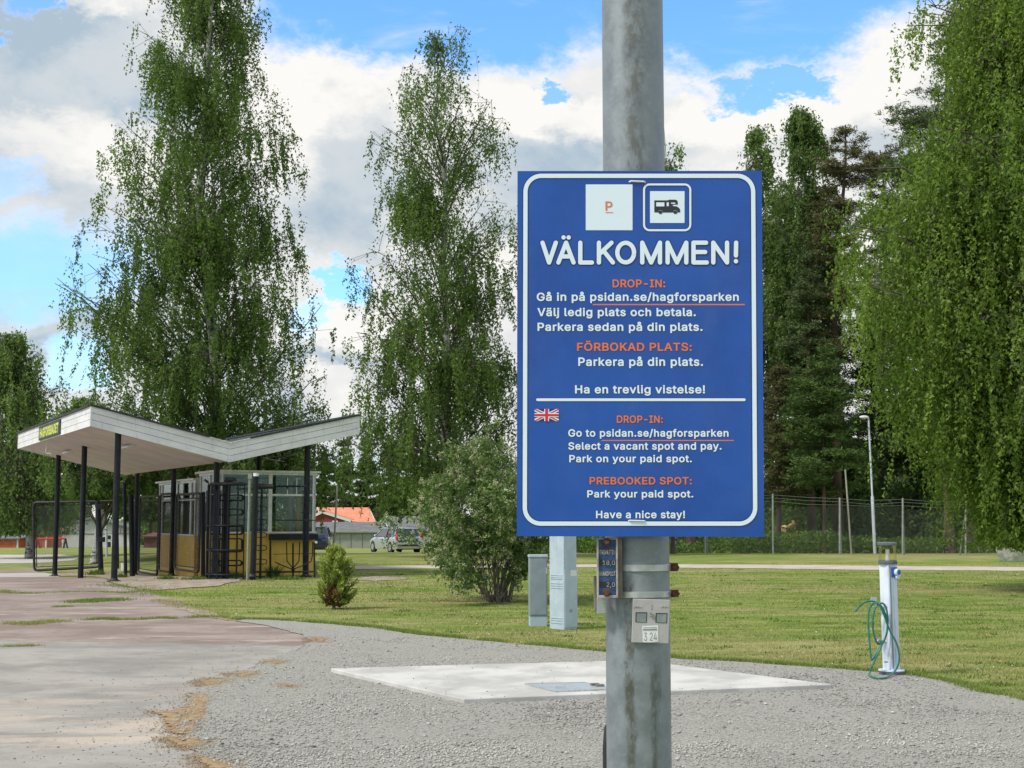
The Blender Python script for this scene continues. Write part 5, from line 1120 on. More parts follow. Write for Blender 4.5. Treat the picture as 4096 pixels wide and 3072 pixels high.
stext('Have a nice stay!', 2384, 2740, 2043, 2073, W_)
spoly('underline', [(2371, 1216), (2979, 1216), (2979, 1221), (2371, 1221)], O_)
spoly('underline', [(2406, 1760), (2935, 1760), (2935, 1764), (2406, 1764)], O_)


def strokes(lines, w, off, mat, name):
    mb = MB(); k = 0
    for ln in lines:
        for a, c in zip(ln[:-1], ln[1:]):
            A, B = S(*a), S(*c); ww = w / FPX * (YS * 1.0)
            A2, B2 = np.array((A.x, A.z)), np.array((B.x, B.z)); d = B2 - A2; L = np.linalg.norm(d); d = d / max(L, 1e-9)
            ang = math.atan2(d[1], d[0]); pl = []
            for i in range(9): t = ang - math.pi / 2 + math.pi * i / 8; pl.append(tuple(B2 + ww / 2 * np.array((math.cos(t), math.sin(t)))))
            for i in range(9): t = ang + math.pi / 2 + math.pi * i / 8; pl.append(tuple(A2 + ww / 2 * np.array((math.cos(t), math.sin(t)))))
            mb.prism(pl, (0, YS - off - k * .000012 + .0004, 0), (1, 0, 0), (0, 0, 1), .0004); k += 1
    return put(name, mb, mat, sign)


def zc(x, y): return (2050 + x * .4656, 650 + y * .4656)


T_, B_ = 690, 860
O_arc = lambda cx_, cy_, rx, ry, n=28: [(cx_ + rx * math.cos(2 * math.pi * k / n), cy_ + ry * math.sin(2 * math.pi * k / n)) for k in range(n + 1)]
glyphs = [
    [(258, T_), (314, B_), (372, T_)],
    [(394, B_), (460, T_), (524, B_)], [(418, 808), (502, 808)], [(438, 644), (438.5, 645)], [(482, 644), (482.5, 645)],
    [(582, T_), (582, B_), (682, B_)],
    [(742, T_), (742, B_)], [(850, T_), (744, 790)], [(784, 762), (862, B_)],
    O_arc(972, 775, 72, 84),
    [(1114, B_), (1114, T_), (1190, B_), (1266, T_), (1266, B_)],
    [(1332, B_), (1332, T_), (1412, B_), (1492, T_), (1492, B_)],
    [(1662, T_), (1554, T_), (1554, B_), (1668, B_)], [(1556, 770), (1654, 770)],
    [(1724, B_), (1724, T_), (1842, B_), (1842, T_)],
    [(1920, T_), (1918, 800)], [(1918, 848), (1918.5, 850)]]
G2 = [[zc(*p) for p in g] for g in glyphs]
strokes(G2, 25, .0007, M['outline'], 'headline_outline')
o = strokes(G2, 17.5, .0016, M['signwhite'], 'headline'); o['label'] = 'large rounded white headline'
strokes([[(2150, 1599), (2977, 1599)]], 16, .0006, M['outline'], 'divider_outline')
strokes([[(2150, 1599), (2977, 1599)]], 11, .0010, M['signwhite'], 'divider_line')
# blank white square (the code on it is left out) with its small orange P
spoly('white_square', [(2343, 738), (2530, 738), (2530, 921), (2343, 921)], M['signwhite'], .0008)
a = S(2422, 843); c = S(2450, 843); t = S(2422, 806)
text_on('letter', 'P', (a.x, YS, a.z), (1, 0, 0), (0, 0, 1), (0, -1, 0), c.x - a.x, t.z - a.z, M['signorange'], sign, .015, .0014)
spoly('underline', [(2422, 849), (2452, 849), (2452, 852), (2422, 852)], M['signorange'], .0013, .0003)
# motorhome pictogram
ring('pictogram_frame_outline', (2569, 731, 2768, 928), 28, 14, M['outline'], .0005, .0004)
ring('pictogram_frame', (2572, 734, 2765, 925), 26, 8, M['signwhite'], .0009)
spoly('pictogram_square', [(2600, 765), (2738, 765), (2738, 892), (2600, 892)], M['signwhite'], .0008)
zq = lambda *ps: [zc(x, y) for x, y in ps]
body = zq((1218, 326), (1330, 326), (1345, 320), (1398, 320), (1415, 328), (1420, 350), (1418, 362), (1380, 362), (1372, 370), (1385, 376), (1412, 378), (1424, 386), (1438, 400), (1440, 428), (1418, 430), (1412, 414), (1398, 408), (1384, 414), (1378, 430), (1290, 430), (1284, 414), (1270, 408), (1256, 414), (1250, 430), (1218, 428))
spoly('pictogram_motorhome', body, M['signblack'], .0014, .0005)
for a0, b0, a1, b1 in ((1234, 344, 1304, 378), (1324, 344, 1342, 376), (1362, 346, 1398, 356)):
    spoly('pictogram_window', zq((a0, b0), (a1, b0), (a1, b1), (a0, b1)), M['signwhite'], .0018, .0003)
for cx_ in (1270, 1398):
    spoly('pictogram_wheel', [zc(cx_ + 17 * math.cos(k * math.pi / 8), 428 + 15 * math.sin(k * math.pi / 8)) for k in range(16)], M['signblack'], .0016, .0006)
# small union flag
fl = lambda x, y: (2138 + 97 * x, 1636 + 49 * y)
spoly('flag_field', [fl(0, 0), fl(1, 0), fl(1, 1), fl(0, 1)], M['signnavy'], .0006)
for (p, q) in (((0, 0), (1, 1)), ((0, 1), (1, 0))):
    def band(w, mat, off, nm):
        dx, dy = w, w * 97 / 49 * .9
        x0, y0 = p; x1, y1 = q
        sgn = 1 if y1 > y0 else -1
        if sgn > 0: pts = [fl(0, 0), fl(dx, 0), fl(1, 1 - dy), fl(1, 1), fl(1 - dx, 1), fl(0, dy)]
        else: pts = [fl(0, 1), fl(0, 1 - dy), fl(1 - dx, 0), fl(1, 0), fl(1, dy), fl(dx, 1)]
        spoly(nm, pts, mat, off, .0003)
    band(.11, M['signwhite'], .0010 if p == (0, 0) else .0011, 'flag_saltire')
    band(.040, M['signred'], .0014 if p == (0, 0) else .0015, 'flag_red_saltire')
for x0, y0, x1, y1, mt, of in ((.40, 0, .60, 1, 'signwhite', .0018), (0, .34, 1, .66, 'signwhite', .0019), (.44, 0, .56, 1, 'signred', .0022), (0, .41, 1, .59, 'signred', .0023)):
    spoly('flag_cross', [fl(x0, y0), fl(x1, y0), fl(x1, y1), fl(x0, y1)], M[mt], of, .0003)
# white nylon ties through the board, top and bottom
for (u0, u1, v, vv) in ((2518, 2581, 726, 8), (2514, 2582, 2082, 6)):
    A, B = S(u0, v), S(u1, v + 2); mb = MB()
    mb.tube([(A.x, YS + .001, A.z - .001), (A.x + .003, YS - .003, A.z), (B.x - .003, YS - .003, B.z), (B.x, YS + .001, B.z - .001)], vv / 2 * YS / FPX, 8)
    put('cable_tie', mb, M['plasticwhite'], sign, True)

# ------------------------------------------------------------------ blue pipe marker plate left of the pole
YM = YP - .10
z2 = lambda x, y: (2370 + x * .199, 2130 + y * .199)
mk_ = thing('pipe_marker_plate', 'small worn blue pipe marker plate in a grey frame with two rusty bolts', 'marker plate', Pt(2430, 2270, YM))


def slab_px(name, pts, Y, th, mat, parent, bevel=0.0):
    q = [Pt(u, v, Y) for u, v in pts]; q2 = [(p.x, p.z) for p in q]
    area = sum(q2[i][0] * q2[(i + 1) % len(q2)][1] - q2[(i + 1) % len(q2)][0] * q2[i][1] for i in range(len(q2)))
    if area < 0: q2.reverse()
    mb = MB(); mb.prism(q2, (0, Y + th, 0), (1, 0, 0), (0, 0, 1), th)
    return put(name, mb, mat, parent, bevel=bevel)


slab_px('back_plate', [z2(95, 110), z2(505, 110), z2(505, 1320), z2(95, 1320)], YM + .006, .012, M['greyframe'], mk_, .003)
fr = MB()
for a_, b_, c_, d_ in ((92, 105, 122, 1320), (478, 105, 508, 1320), (122, 105, 478, 145), (122, 1262, 478, 1320)):
    q0, q1 = Pt(*z2(a_, d_), YM), Pt(*z2(c_, b_), YM)
    fr.box(((q0.x + q1.x) / 2, YM + .002, (q0.z + q1.z) / 2), (q1.x - q0.x, .010, q1.z - q0.z))
put('frame', fr, M['greyframe'], mk_, bevel=.0012)
pl = slab_px('blue_plate', [z2(122, 145), z2(478, 145), z2(478, 1262), z2(122, 1262)], YM + .003, .003, M['plateblue'], mk_)


def mtext(body, x0, x1, yc, yb, mat='platewhite', bold=.02):
    a, c, t = Pt(*z2(x0, yb), YM), Pt(*z2(x1, yb), YM), Pt(*z2(x0, yc), YM)
    text_on('lettering', body, (a.x, YM + .002, a.z), (1, 0, 0), (0, 0, 1), (0, -1, 0), c.x - a.x, t.z - a.z, M[mat], pl, bold)


for y0, y1 in ((340, 452), (560, 665), (775, 880), (985, 1110)):
    slab_px('letter_tile', [z2(138, y0), z2(462, y0), z2(462, y1), z2(138, y1)], YM + .0025, .0005, M['signblack'], pl)
mtext('GASVATTEN', 142, 458, 348, 444); mtext('18,0', 205, 452, 565, 655, bold=.0)
mtext('BRANDPOST', 142, 458, 783, 872); mtext('2,0', 285, 452, 1000, 1095, bold=.0)
for y in (190, 1212):
    c = Pt(*z2(285, y), YM - .004); mb = MB()
    mb.tube([c + Vector((0, .008, 0)), c + Vector((0, -.001, 0))], .0105, 6); mb.tube([c + Vector((0, .0, 0)), c + Vector((0, -.006, 0))], .006, 8)
    put('bolt', mb, M['rust'], mk_)
# bracket behind, side cheek and the second small plate seen edge-on below
mb = MB(); q0, q1 = Pt(*z2(508, 1330), YM), Pt(*z2(600, 110), YM)
mb.box(((q0.x + q1.x) / 2, YM + .035, (q0.z + q1.z) / 2), (q1.x - q0.x, .055, q1.z - q0.z)); put('bracket', mb, M['browngrey'], mk_, bevel=.002)
mb = MB(); q0, q1 = Pt(*z2(40, 1590), YM + .03), Pt(*z2(84, 880), YM + .03)
mb.box(((q0.x + q1.x) / 2, YM + .05, (q0.z + q1.z) / 2), (q1.x - q0.x, .03, q1.z - q0.z)); put('rear_plate', mb, M['browngrey'], mk_, bevel=.001)
mb = MB(); q0, q1 = Pt(*z2(92, 1635), YM + .02), Pt(*z2(270, 1320), YM + .02)
mb.box(((q0.x + q1.x) / 2, YM + .04, (q0.z + q1.z) / 2 + .0), (q1.x - q0.x, .03, q1.z - q0.z)); put('lower_bracket', mb, M['zinc'], mk_, bevel=.001)

# ------------------------------------------------------------------ light grey tag plate on the pole
YT = YP - RP - .008
z6 = lambda x, y: (2300 + x * .3618, 2100 + y * .3618)
tg = thing('tag_plate', 'light grey plastic plate with two square windows and a white sticker on the pole', 'tag plate', Pt(2605, 2480, YT))
q = [Pt(*z6(*p), YT) for p in ((640, 815), (1055, 828), (1035, 1312), (625, 1300))]
w1, w2 = [(670, 965), (798, 965), (793, 1078), (668, 1075)], [(893, 972), (1022, 975), (1017, 1085), (890, 1080)]
slab_px('plate', [z6(640, 815), z6(1055, 828), z6(1035, 1312), z6(625, 1300)], YT, .006, M['greyplate'], tg, .0015)
for w in (w1, w2):
    slab_px('slot', [z6(*p) for p in w], YT - .0006, .0004, M['darkslot'], tg)
    cx_ = sum(p[0] for p in w) / 4; cy_ = sum(p[1] for p in w) / 4
    slab_px('window_insert', [z6(cx_ + (p[0] - cx_) * .84 + 2, cy_ + (p[1] - cy_) * .86 + 4) for p in w], YT - .0012, .0004, M['window_insert'], tg)
c = Pt(*z6(840, 982), YT - .001); mb = MB(); mb.tube([c, c + Vector((0, -.004, 0))], .0052, 14)
sw = put('screw', mb, M['zinc'], tg, True)
mb = MB(); mb.box(c + Vector((0, -.0045, 0)), (.007, .001, .0014), M=Matrix.Rotation(.8, 3, 'Y')); put('screw_slot', mb, M['darkslot'], sw)
sk = slab_px('sticker', [z6(742, 1118), z6(920, 1108), z6(922, 1290), z6(832, 1298), z6(750, 1296)], YT - .0011, .0005, M['sticker'], tg)
slab_px('print_bar', [z6(752, 1152), z6(908, 1150), z6(908, 1164), z6(752, 1166)], YT - .0016, .0003, M['ink'], sk)
slab_px('print_bar', [z6(756, 1134), z6(905, 1132), z6(905, 1138), z6(756, 1140)], YT - .0016, .0003, M['ink'], sk)
a, c, t = Pt(*z6(762, 1278), YT), Pt(*z6(905, 1278), YT), Pt(*z6(762, 1190), YT)
text_on('print', '3 24', (a.x, YT - .0015, a.z), (1, 0, 0), (0, 0, 1), (0, -1, 0), c.x - a.x, t.z - a.z, M['ink'], sk, -.004)
# raised marks along the top of the plate
for x in (662, 690, 718, 842, 852, 962, 990, 1018):
    p = Pt(*z6(x, 905), YT - .0005); put('embossed_mark', MB().box(p, (.008 if x not in (842, 852) else .0015, .001, .003 if x not in (842, 852) else .012)), M['greyplate'], tg)

# ------------------------------------------------------------------ electric cabinets on the lawn
def frame2(org, ang):
    """local frame: x to the right along the front, y away, z up"""
    return Matrix.Translation(org) @ Matrix.Rotation(ang, 4, 'Z')


def lbox(mb, F, x0, x1, y0, y1, z0, z1):
    ps = [F @ Vector(p) for p in ((x0, y0, z0), (x1, y0, z0), (x1, y1, z0), (x0, y1, z0), (x0, y0, z1), (x1, y0, z1), (x1, y1, z1), (x0, y1, z1))]
    mb.add(ps, [(3, 2, 1, 0), (4, 5, 6, 7), (0, 1, 5, 4), (1, 2, 6, 5), (2, 3, 7, 6), (3, 0, 4, 7)]); return mb


g = G(2256, 2521)
cb = thing('meter_post', 'tall pale grey meter cabinet with louvres, sticker and round lock, half under the board', 'electric cabinet', g)
F = frame2(g, R(38))    # near corner at origin; right face runs +x, left face runs +y (away-left)
Wd, Dp, Ht = .225, .30, 1.62
put('housing', lbox(MB(), F, 0, Wd, 0, Dp, .0, Ht), M['cabpale'], cb, bevel=.006)
put('cap', lbox(MB(), F, -.012, Wd + .012, -.012, Dp + .012, Ht, Ht + .03), M['cabpale'], cb, bevel=.004)
zdoor = 1.5 - (2277 - 2066) / FPX * g.y
dr = put('door', lbox(MB(), F, .010, Wd + .004, -.010, .0, .03, zdoor), M['cabpale'], cb, bevel=.003)
c = F @ Vector((Wd * .48, -.012, 1.5 - (2437 - 2066) / FPX * g.y)); d = (F.to_3x3() @ Vector((0, -1, 0)))
put('lock', MB().tube([c, c + d * .012], .018, 14), M['window_insert'], dr, True)
put('sticker', lbox(MB(), F, Wd * .48, Wd * .95, -.0125, -.0105, zdoor - .085, zdoor - .005), M['sticker'], dr)
for v in (2299, 2307, 2313, 2331, 2340, 2349, 2467, 2476, 2486):
    z = 1.5 - (v - 2066) / FPX * (g.y + .1)
    put('louvre', lbox(MB(), F, -.007, 0, .03, Dp - .03, z, z + .010), M['cabpale'], cb)
g = G(2190, 2505)
cb = thing('low_cabinet', 'low grey electric cabinet on a pale plinth left of the tall meter cabinet', 'electric cabinet', g)
F = frame2(g, R(6)); Wd, Dp = .245, .16
zp = 1.5 - (2458 - 2066) / FPX * g.y; zt = 1.5 - (2217 - 2066) / FPX * g.y
put('plinth', lbox(MB(), F, -Wd + .004, -.004, .004, Dp, -.02, zp), M['cabpale'], cb, bevel=.006)
put('housing', lbox(MB(), F, -Wd, 0, 0, Dp + .01, zp, zt - .02), M['cabgrey'], cb, bevel=.004)
put('roof', lbox(MB(), F, -Wd - .008, .008, -.014, Dp + .02, zt - .035, zt), M['cabpale'], cb, bevel=.005)
d_ = put('door', lbox(MB(), F, -Wd + .012, -.012, -.008, 0, zp + .02, zt - .05), M['cabgrey'], cb, bevel=.003)
put('hinge', lbox(MB(), F, -.018, -.006, -.014, -.008, zt - .26, zt - .18), M['cabpale'], d_)

# ------------------------------------------------------------------ service bollard with lamp, socket, tap
g = G(3567, 2702)
bo = thing('service_bollard', 'white service bollard with clear lamp top, blue socket and chrome tap', 'service bollard', g)
lean = Matrix.Shear('XZ', 3, (0, 0))
topx = Pt(3548, 2170, g.y).x; Hb = Pt(3548, 2168, g.y).z
shx = (topx - g.x) / Hb


def bl(x, y, z): return Vector((g.x + x + shx * z, g.y + y, z))


def zb(v): return 1.5 - (v - 2066) / FPX * g.y * 1.0


A_ = R(33)
def bshape(h0, h1, w, d, cut=.03, name='x', off=(0, 0)):
    """upright with chamfered corners, turned so that two faces show"""
    pr = [(-w, -d + cut), (-w + cut, -d), (w - cut, -d), (w, -d + cut), (w, d - cut), (w - cut, d), (-w + cut, d), (-w, d - cut)]
    def tr(p): x, y = p[0] + off[0], p[1] + off[1]; return (x * math.cos(A_) - y * math.sin(A_), x * math.sin(A_) + y * math.cos(A_))
    lo = [bl(*tr(p), h0) for p in pr]; hi = [bl(*tr(p), h1) for p in pr]
    k = len(pr); mb = MB()
    mb.add(lo + hi, [tuple(reversed(range(k))), tuple(range(k, 2 * k))] + [(i, (i + 1) % k, (i + 1) % k + k, i + k) for i in range(k)])
    return mb


z0c, z1c = .055, zb(2254)
put('column', bshape(z0c, z1c, .062, .062, .012), M['bolwhite'], bo, bevel=.002)
put('corner_trim', bshape(z0c + .02, z1c - .01, .010, .004, .002, off=(-.048, -.0655)), M['cabgrey'], bo)
put('edge_strip', bshape(z0c + .02, z1c - .01, .006, .006, .002, off=(.0, -.066)), M['bolwhite'], bo)
mb = MB(); mb.lathe(bl(0, 0, -.01), [(.118, 0), (.118, .05), (.105, .055)], 28); put('foot', mb, M['bolgrey'], bo, True)
mb = MB(); mb.lathe(bl(0, 0, .045), [(.122, 0), (.122, .012), (.10, .014)], 28); put('flange', mb, M['bolwhite'], bo, True)
mb = MB(); mb.lathe(bl(0, 0, z1c), [(.086, 0), (.090, .01), (.086, .036)], 28); put('collar', mb, M['bolgrey'], bo, True)
zl0, zl1 = z1c + .036, zb(2180)
mb = MB(); mb.lathe(bl(0, 0, zl0), [(.082, 0), (.082, zl1 - zl0)], 28); sh_ = put('lamp_shade', mb, M['lampglass'], bo, True)
mb = MB(); mb.lathe(bl(0, 0, zl0), [(.022, 0), (.022, .03), (.018, .03), (.018, .10), (.010, .11)], 14); put('bulb', mb, M['plasticwhite'], sh_, True)
mb = MB(); mb.lathe(bl(0, 0, zl1), [(.088, 0), (.092, .004), (.092, .022), (.084, .030), (.02, .034)], 28); put('cap', mb, M['bolgrey'], bo, True)
# socket on the right face
rf = Vector((math.cos(A_), math.sin(A_), 0)); ff = Vector((math.sin(A_), -math.cos(A_), 0))
# visible faces: front-left (normal ff rotated) and right; socket sits on the face towards +x
def face_pt(fx, along, z): # fx outward distance on the right-hand face
    n = Vector((math.sin(A_), -math.cos(A_), 0)); t = Vector((math.cos(A_), math.sin(A_), 0))
    return bl(0, 0, z) + n * fx + t * along
n_ = Vector((math.sin(A_), -math.cos(A_), 0)); t_ = Vector((math.cos(A_), math.sin(A_), 0))
zs = zb(2285)
mb = MB(); Fm = Matrix(((t_.x, n_.x, 0), (t_.y, n_.y, 0), (0, 0, 1)))
mb.box(face_pt(.070, .012, zs), (.075, .016, .095), M=Fm); sk = put('socket_box', mb, M['socketblue'], bo, bevel=.006)
c = face_pt(.078, .028, zs + .0); mb = MB(); mb.tube([c, c + n_ * .03], [.036, .033], 20); put('socket_ring', mb, M['bolwhite'], sk, True)
mb = MB(); mb.tube([c + n_ * .0302, c + n_ * .036], [.024, .022], 20); put('socket_lid', mb, M['socketblue'], sk, True)
mb = MB(); mb.tube([c + Vector((0, 0, -.046)), c + n_ * .02 + Vector((0, 0, -.046))], .018, 12); put('socket_hinge', mb, M['bolwhite'], sk, True)
# left side: hook for the hose, tap and latch
lf = -t_
hk = bl(0, 0, zb(2408)) + lf * .066
mb = MB(); e = Pt(3495, 2412, g.y - .03); mb.hexa([hk + Vector((0, 0, -.006)), hk + Vector((0, -.04, -.006)), e + Vector((0, -.02, -.006)), e + Vector((0, .02, -.006))],
                                                  [hk, hk + Vector((0, -.04, 0)), e + Vector((0, -.02, 0)), e + Vector((0, .02, 0))])
mb.box(e + Vector((.0, 0, .028)), (.05, .03, .055)); put('hose_hook', mb, M['greyplate'], bo)
tp = bl(0, 0, zb(2560)) + lf * .060; e = Pt(3511, 2558, g.y - .05)
mb = MB(); mb.tube([tp, e, e + Vector((-.004, -.004, -.02))], [.010, .014, .010], 12); tpp = put('tap', mb, M['zinc'], bo, True)
mb = MB(); mb.box(e + Vector((0, 0, .02)), (.045, .02, .008)); put('tap_handle', mb, M['zinc'], tpp)
mb = MB(); e = Pt(3545, 2648, g.y - .09); mb.box(e, (.035, .012, .014)); put('latch', mb, M['zinc'], bo)
# the hose
hz_ = lambda x, y, dy=0.0: Pt(3380 + x * .38, 2130 + y * .38, g.y - .10 + dy)


def catmull(pts, k=8):
    pts = [Vector(p) for p in pts]; out = []
    for i in range(len(pts) - 1):
        p0, p1, p2, p3 = pts[max(i - 1, 0)], pts[i], pts[i + 1], pts[min(i + 2, len(pts) - 1)]
        for j in range(k):
            t = j / k
            out.append(.5 * ((2 * p1) + (p2 - p0) * t + (2 * p0 - 5 * p1 + 4 * p2 - p3) * t * t + (-p0 + 3 * p1 - 3 * p2 + p3) * t ** 3))
    out.append(pts[-1]); return out


ho = thing('garden_hose', 'green garden hose looped over the hook of the white service bollard', 'garden hose', G(3500, 2690))
hp = [hz_(108, 835), hz_(150, 780), hz_(205, 735), hz_(270, 722), hz_(340, 738), hz_(390, 790, .0), hz_(432, 880), hz_(446, 980), hz_(435, 1080), hz_(400, 1150), hz_(360, 1172),
      hz_(325, 1140, -.02), hz_(298, 1040, -.02), hz_(292, 930, -.02), hz_(310, 820, -.02), hz_(345, 760, -.02), hz_(395, 745, -.03), hz_(435, 800, -.03), hz_(450, 920, -.03), hz_(446, 1010, -.03), hz_(420, 1120, -.03), hz_(370, 1215, -.03),
      hz_(320, 1290, -.03), hz_(282, 1340, -.03), hz_(272, 1310, -.02), hz_(256, 1120, -.01), hz_(246, 960, .0), hz_(252, 830, .0), hz_(285, 758, .0), hz_(345, 742, -.04), hz_(395, 830, -.045), hz_(440, 950, -.045), hz_(480, 1050, -.045), hz_(540, 1160, -.045),
      hz_(570, 1280, -.045), hz_(560, 1390, -.05), hz_(515, 1470, -.06), hz_(440, 1525, -.06), hz_(360, 1535, -.06), hz_(285, 1520, -.06), hz_(255, 1492, -.06), hz_(290, 1400, -.05), hz_(345, 1275, -.04), hz_(385, 1190, -.03), hz_(370, 1135, -.02)]
hp_px = lambda p: (2048 + FPX * p.x / (p.y * CP + (p.z - 1.5) * SP), 1536 - FPX * ((p.z - 1.5) * CP - p.y * SP) / (p.y * CP + (p.z - 1.5) * SP))
hp = [at_h(*hp_px(p), .028) if p.z < .028 else p for p in hp]
put('hose', MB().tube(catmull(hp, 6), .0088, 8), M['hose'], ho, True)

# ------------------------------------------------------------------ entrance canopy (butterfly roof on black posts)
Wq, Ds, FH = 6.59, 11.8, .47
qv = 3.28


def QS(q, s, z): 
    p = P0 + E1 * q + E2 * s
    return Vector((p[0], p[1], z))


def hq(q, s):
    p = P0 + E1 * q + E2 * s
    return float(hz(p[0], p[1]))


def zbot(q): return 2.80 + .77 * (abs(q - qv) / (qv if q < qv else Wq - qv))


def q_of(u, s):
    """q where the line at depth s crosses picture column u"""
    k = (u - 2048) / FPX
    # x = k*y (good for points near eye level)
    a = P0 + E2 * s
    return float((k * a[1] - a[0]) / (E1[0] - k * E1[1]))


def s_of(u, q):
    k = (u - 2048) / FPX
    a = P0 + E1 * q
    return float((k * a[1] - a[0]) / (E2[0] - k * E2[1]))


cp_ = thing('entrance_canopy', 'white butterfly roof on black steel posts over the old entrance', 'canopy', QS(qv, 5, hq(qv, 5)))
bh = (FH - .016) / 3
EXN = Vector((E1[0], E1[1], 0)); EYN = Vector((E2[0], E2[1], 0))


def board(q0, q1, s0, s1, k, nrm):
    """one fascia board between two plan points"""
    za, zc_ = zbot(q0) + k * (bh + .008), zbot(q1) + k * (bh + .008)
    A, B = QS(q0, s0, za), QS(q1, s1, zc_); n = nrm * .028
    mb = MB(); mb.hexa([A, B, B + n, A + n], [p + Vector((0, 0, bh)) for p in (A, B, B + n, A + n)])
    return put('fascia_board', mb, M['boardwhite'], cp_, bevel=.003, seg=1)


for k in range(3):
    board(-.0, qv - .002, 0, 0, k, EYN); board(qv + .002, Wq, 0, 0, k, EYN)
    board(0, 0, Ds, .030, k, EXN)
    board(Wq, Wq, .030, Ds, k, -EXN)
    board(qv - .002, 0, Ds, Ds, k, -EYN); board(Wq, qv + .002, Ds, Ds, k, -EYN)
mb = MB()
for (q, s) in ((.0, .0), (Wq, .0), (0, Ds)):
    c = QS(q, s, zbot(q) + FH / 2 - .004); mb.box(c + (EXN * .010 if q == 0 else -EXN * .010) + EYN * .010, (.034, .034, FH - .01), M=Matrix(((E1[0], E2[0], 0), (E1[1], E2[1], 0), (0, 0, 1))))
c = QS(qv, .004, zbot(qv) + FH / 2); mb.box(c, (.022, .034, FH), M=Matrix(((E1[0], E2[0], 0), (E1[1], E2[1], 0), (0, 0, 1))))
put('corner_trim', mb, M['boardwhite'], cp_)
for (qa, qb) in ((.035, qv - .003), (qv + .003, Wq - .035)):
    mb = MB(); a, b_ = zbot(qa), zbot(qb)
    mb.hexa([QS(qa, .035, a + .022), QS(qb, .035, b_ + .022), QS(qb, Ds - .035, b_ + .022), QS(qa, Ds - .035, a + .022)],
            [QS(qa, .035, a + .045), QS(qb, .035, b_ + .045), QS(qb, Ds - .035, b_ + .045), QS(qa, Ds - .035, a + .045)])
    put('soffit', mb, M['soffit'], cp_)
    mb = MB(); t0, t1 = FH - .07, FH - .03
    mb.hexa([QS(qa, .035, a + t0), QS(qb, .035, b_ + t0), QS(qb, Ds - .035, b_ + t0), QS(qa, Ds - .035, a + t0)],
            [QS(qa, .035, a + t1), QS(qb, .035, b_ + t1), QS(qb, Ds - .035, b_ + t1), QS(qa, Ds - .035, a + t1)])
    put('roof_deck', mb, M['felt'], cp_)


def capping(q0, s0, q1, s1, w=.10, mat='felt', h=.045, dz=0.0):
    A, B = QS(q0, s0, zbot(q0) + FH - .008 + dz), QS(q1, s1, zbot(q1) + FH - .008 + dz)
    d = (B - A).normalized(); n = Vector((-d.y, d.x, 0)).normalized()
    mb = MB(); o = [A - n * .045, B - n * .045, B + n * w, A + n * w]
    mb.hexa(o, [p + Vector((0, 0, h)) for p in o]); return put('roof_edging', mb, M[mat], cp_)


capping(-.03, .0, qv - .52, .0); capping(qv + .50, .0, Wq + .03, .0)
capping(qv - .50, .0, qv - .01, .0, mat='boardwhite', h=.020); capping(qv + .01, .0, qv + .48, .0, mat='boardwhite', h=.020)
capping(0, Ds, 0, .10); capping(Wq, .10, Wq, Ds)
# posts: measured feet along three rows
posts = [(471, 31.5), (338, 36.4), (235, 41.0), (869, 33.4), (698, 38.0), (553, 42.0), (1230, 34.0), (1038, 38.3), (868, 42.4)]
for i, (u, Y) in enumerate(posts):
    xx = (u - 2048) / FPX * Y; zz = float(hz(xx, Y))
    q = (xx - P0[0]) * E1[0] + (Y - P0[1]) * E1[1]
    top = zbot(q) + .03
    mb = MB(); mb.tube([(xx, Y, zz - .1), (xx, Y, top)], .073, 20); p_ = put('post', mb, M['black'], cp_, True)
    if i not in (1,):
        mb = MB(); mb.lathe((xx, Y, zz - .02), [(.17, 0), (.165, .045), (.10, .06), (.08, .10)], 18); put('base_plate', mb, M['blackworn'], p_, True)
# soffit fittings
for q, s, nm in ((1.35, 2.3, 'soffit_lamp'), (.9, 8.2, 'soffit_lamp')):
    mb = MB(); z = zbot(q) + .02; Mx = Matrix(((E1[0], E2[0], 0), (E1[1], E2[1], 0), (0, 0, 1)))
    mb.box(QS(q, s, z - .03), (.22, .9, .05), M=Mx @ Matrix.Rotation(math.atan2(-.77, 3.28) * -1 * -1, 3, 'Y')); put(nm, mb, M['framegrey'], cp_)
mb = MB(); mb.tube(catmull([Pt(u, v, 37.4) for u, v in ((192, 1768), (186, 1790), (184, 1805), (190, 1815), (200, 1812), (205, 1822))], 4), .012, 6)
put('loose_cable', mb, M['trimwhite'], cp_, True)
# name board on the left fascia
sA, sB = s_of(158, 0), s_of(241, 0)
nb_ = thing('name_board', 'dark green name board with yellow capital letters on the left fascia', 'name board', QS(-.03, (sA + sB) / 2, 3.6))
zlo, zhi = 3.57 + .035, 3.57 + .42
a, b_ = QS(-.010, sA, 0), QS(-.010, sB, 0); n = -EXN
mb = MB(); mb.hexa([a + Vector((0, 0, zlo)) + n * .025, b_ + Vector((0, 0, zlo)) + n * .025, b_ + Vector((0, 0, zlo)), a + Vector((0, 0, zlo))],
                   [a + Vector((0, 0, zhi)) + n * .025, b_ + Vector((0, 0, zhi)) + n * .025, b_ + Vector((0, 0, zhi)), a + Vector((0, 0, zhi))])
M['boarddark'] = pm('dark_green_board', (0.02, 0.045, 0.025), rough=.6)
M['boardletter'] = pm('yellow_green_letter', (0.62, 0.68, 0.13), rough=.6)
put('board', mb, M['boarddark'], nb_)
ux = -EYN * (1 if sA > sB else -1)
o0 = a + Vector((0, 0, zlo + .085)) + n * .027 + ux * (abs(sA - sB) * .055)
text_on('lettering', 'HAGFORSBADET', o0 - Vector((0, 0, .03)), ux, (0, 0, 1), n, abs(sA - sB) * .89, .26, M['boardletter'], nb_, .040, .002)

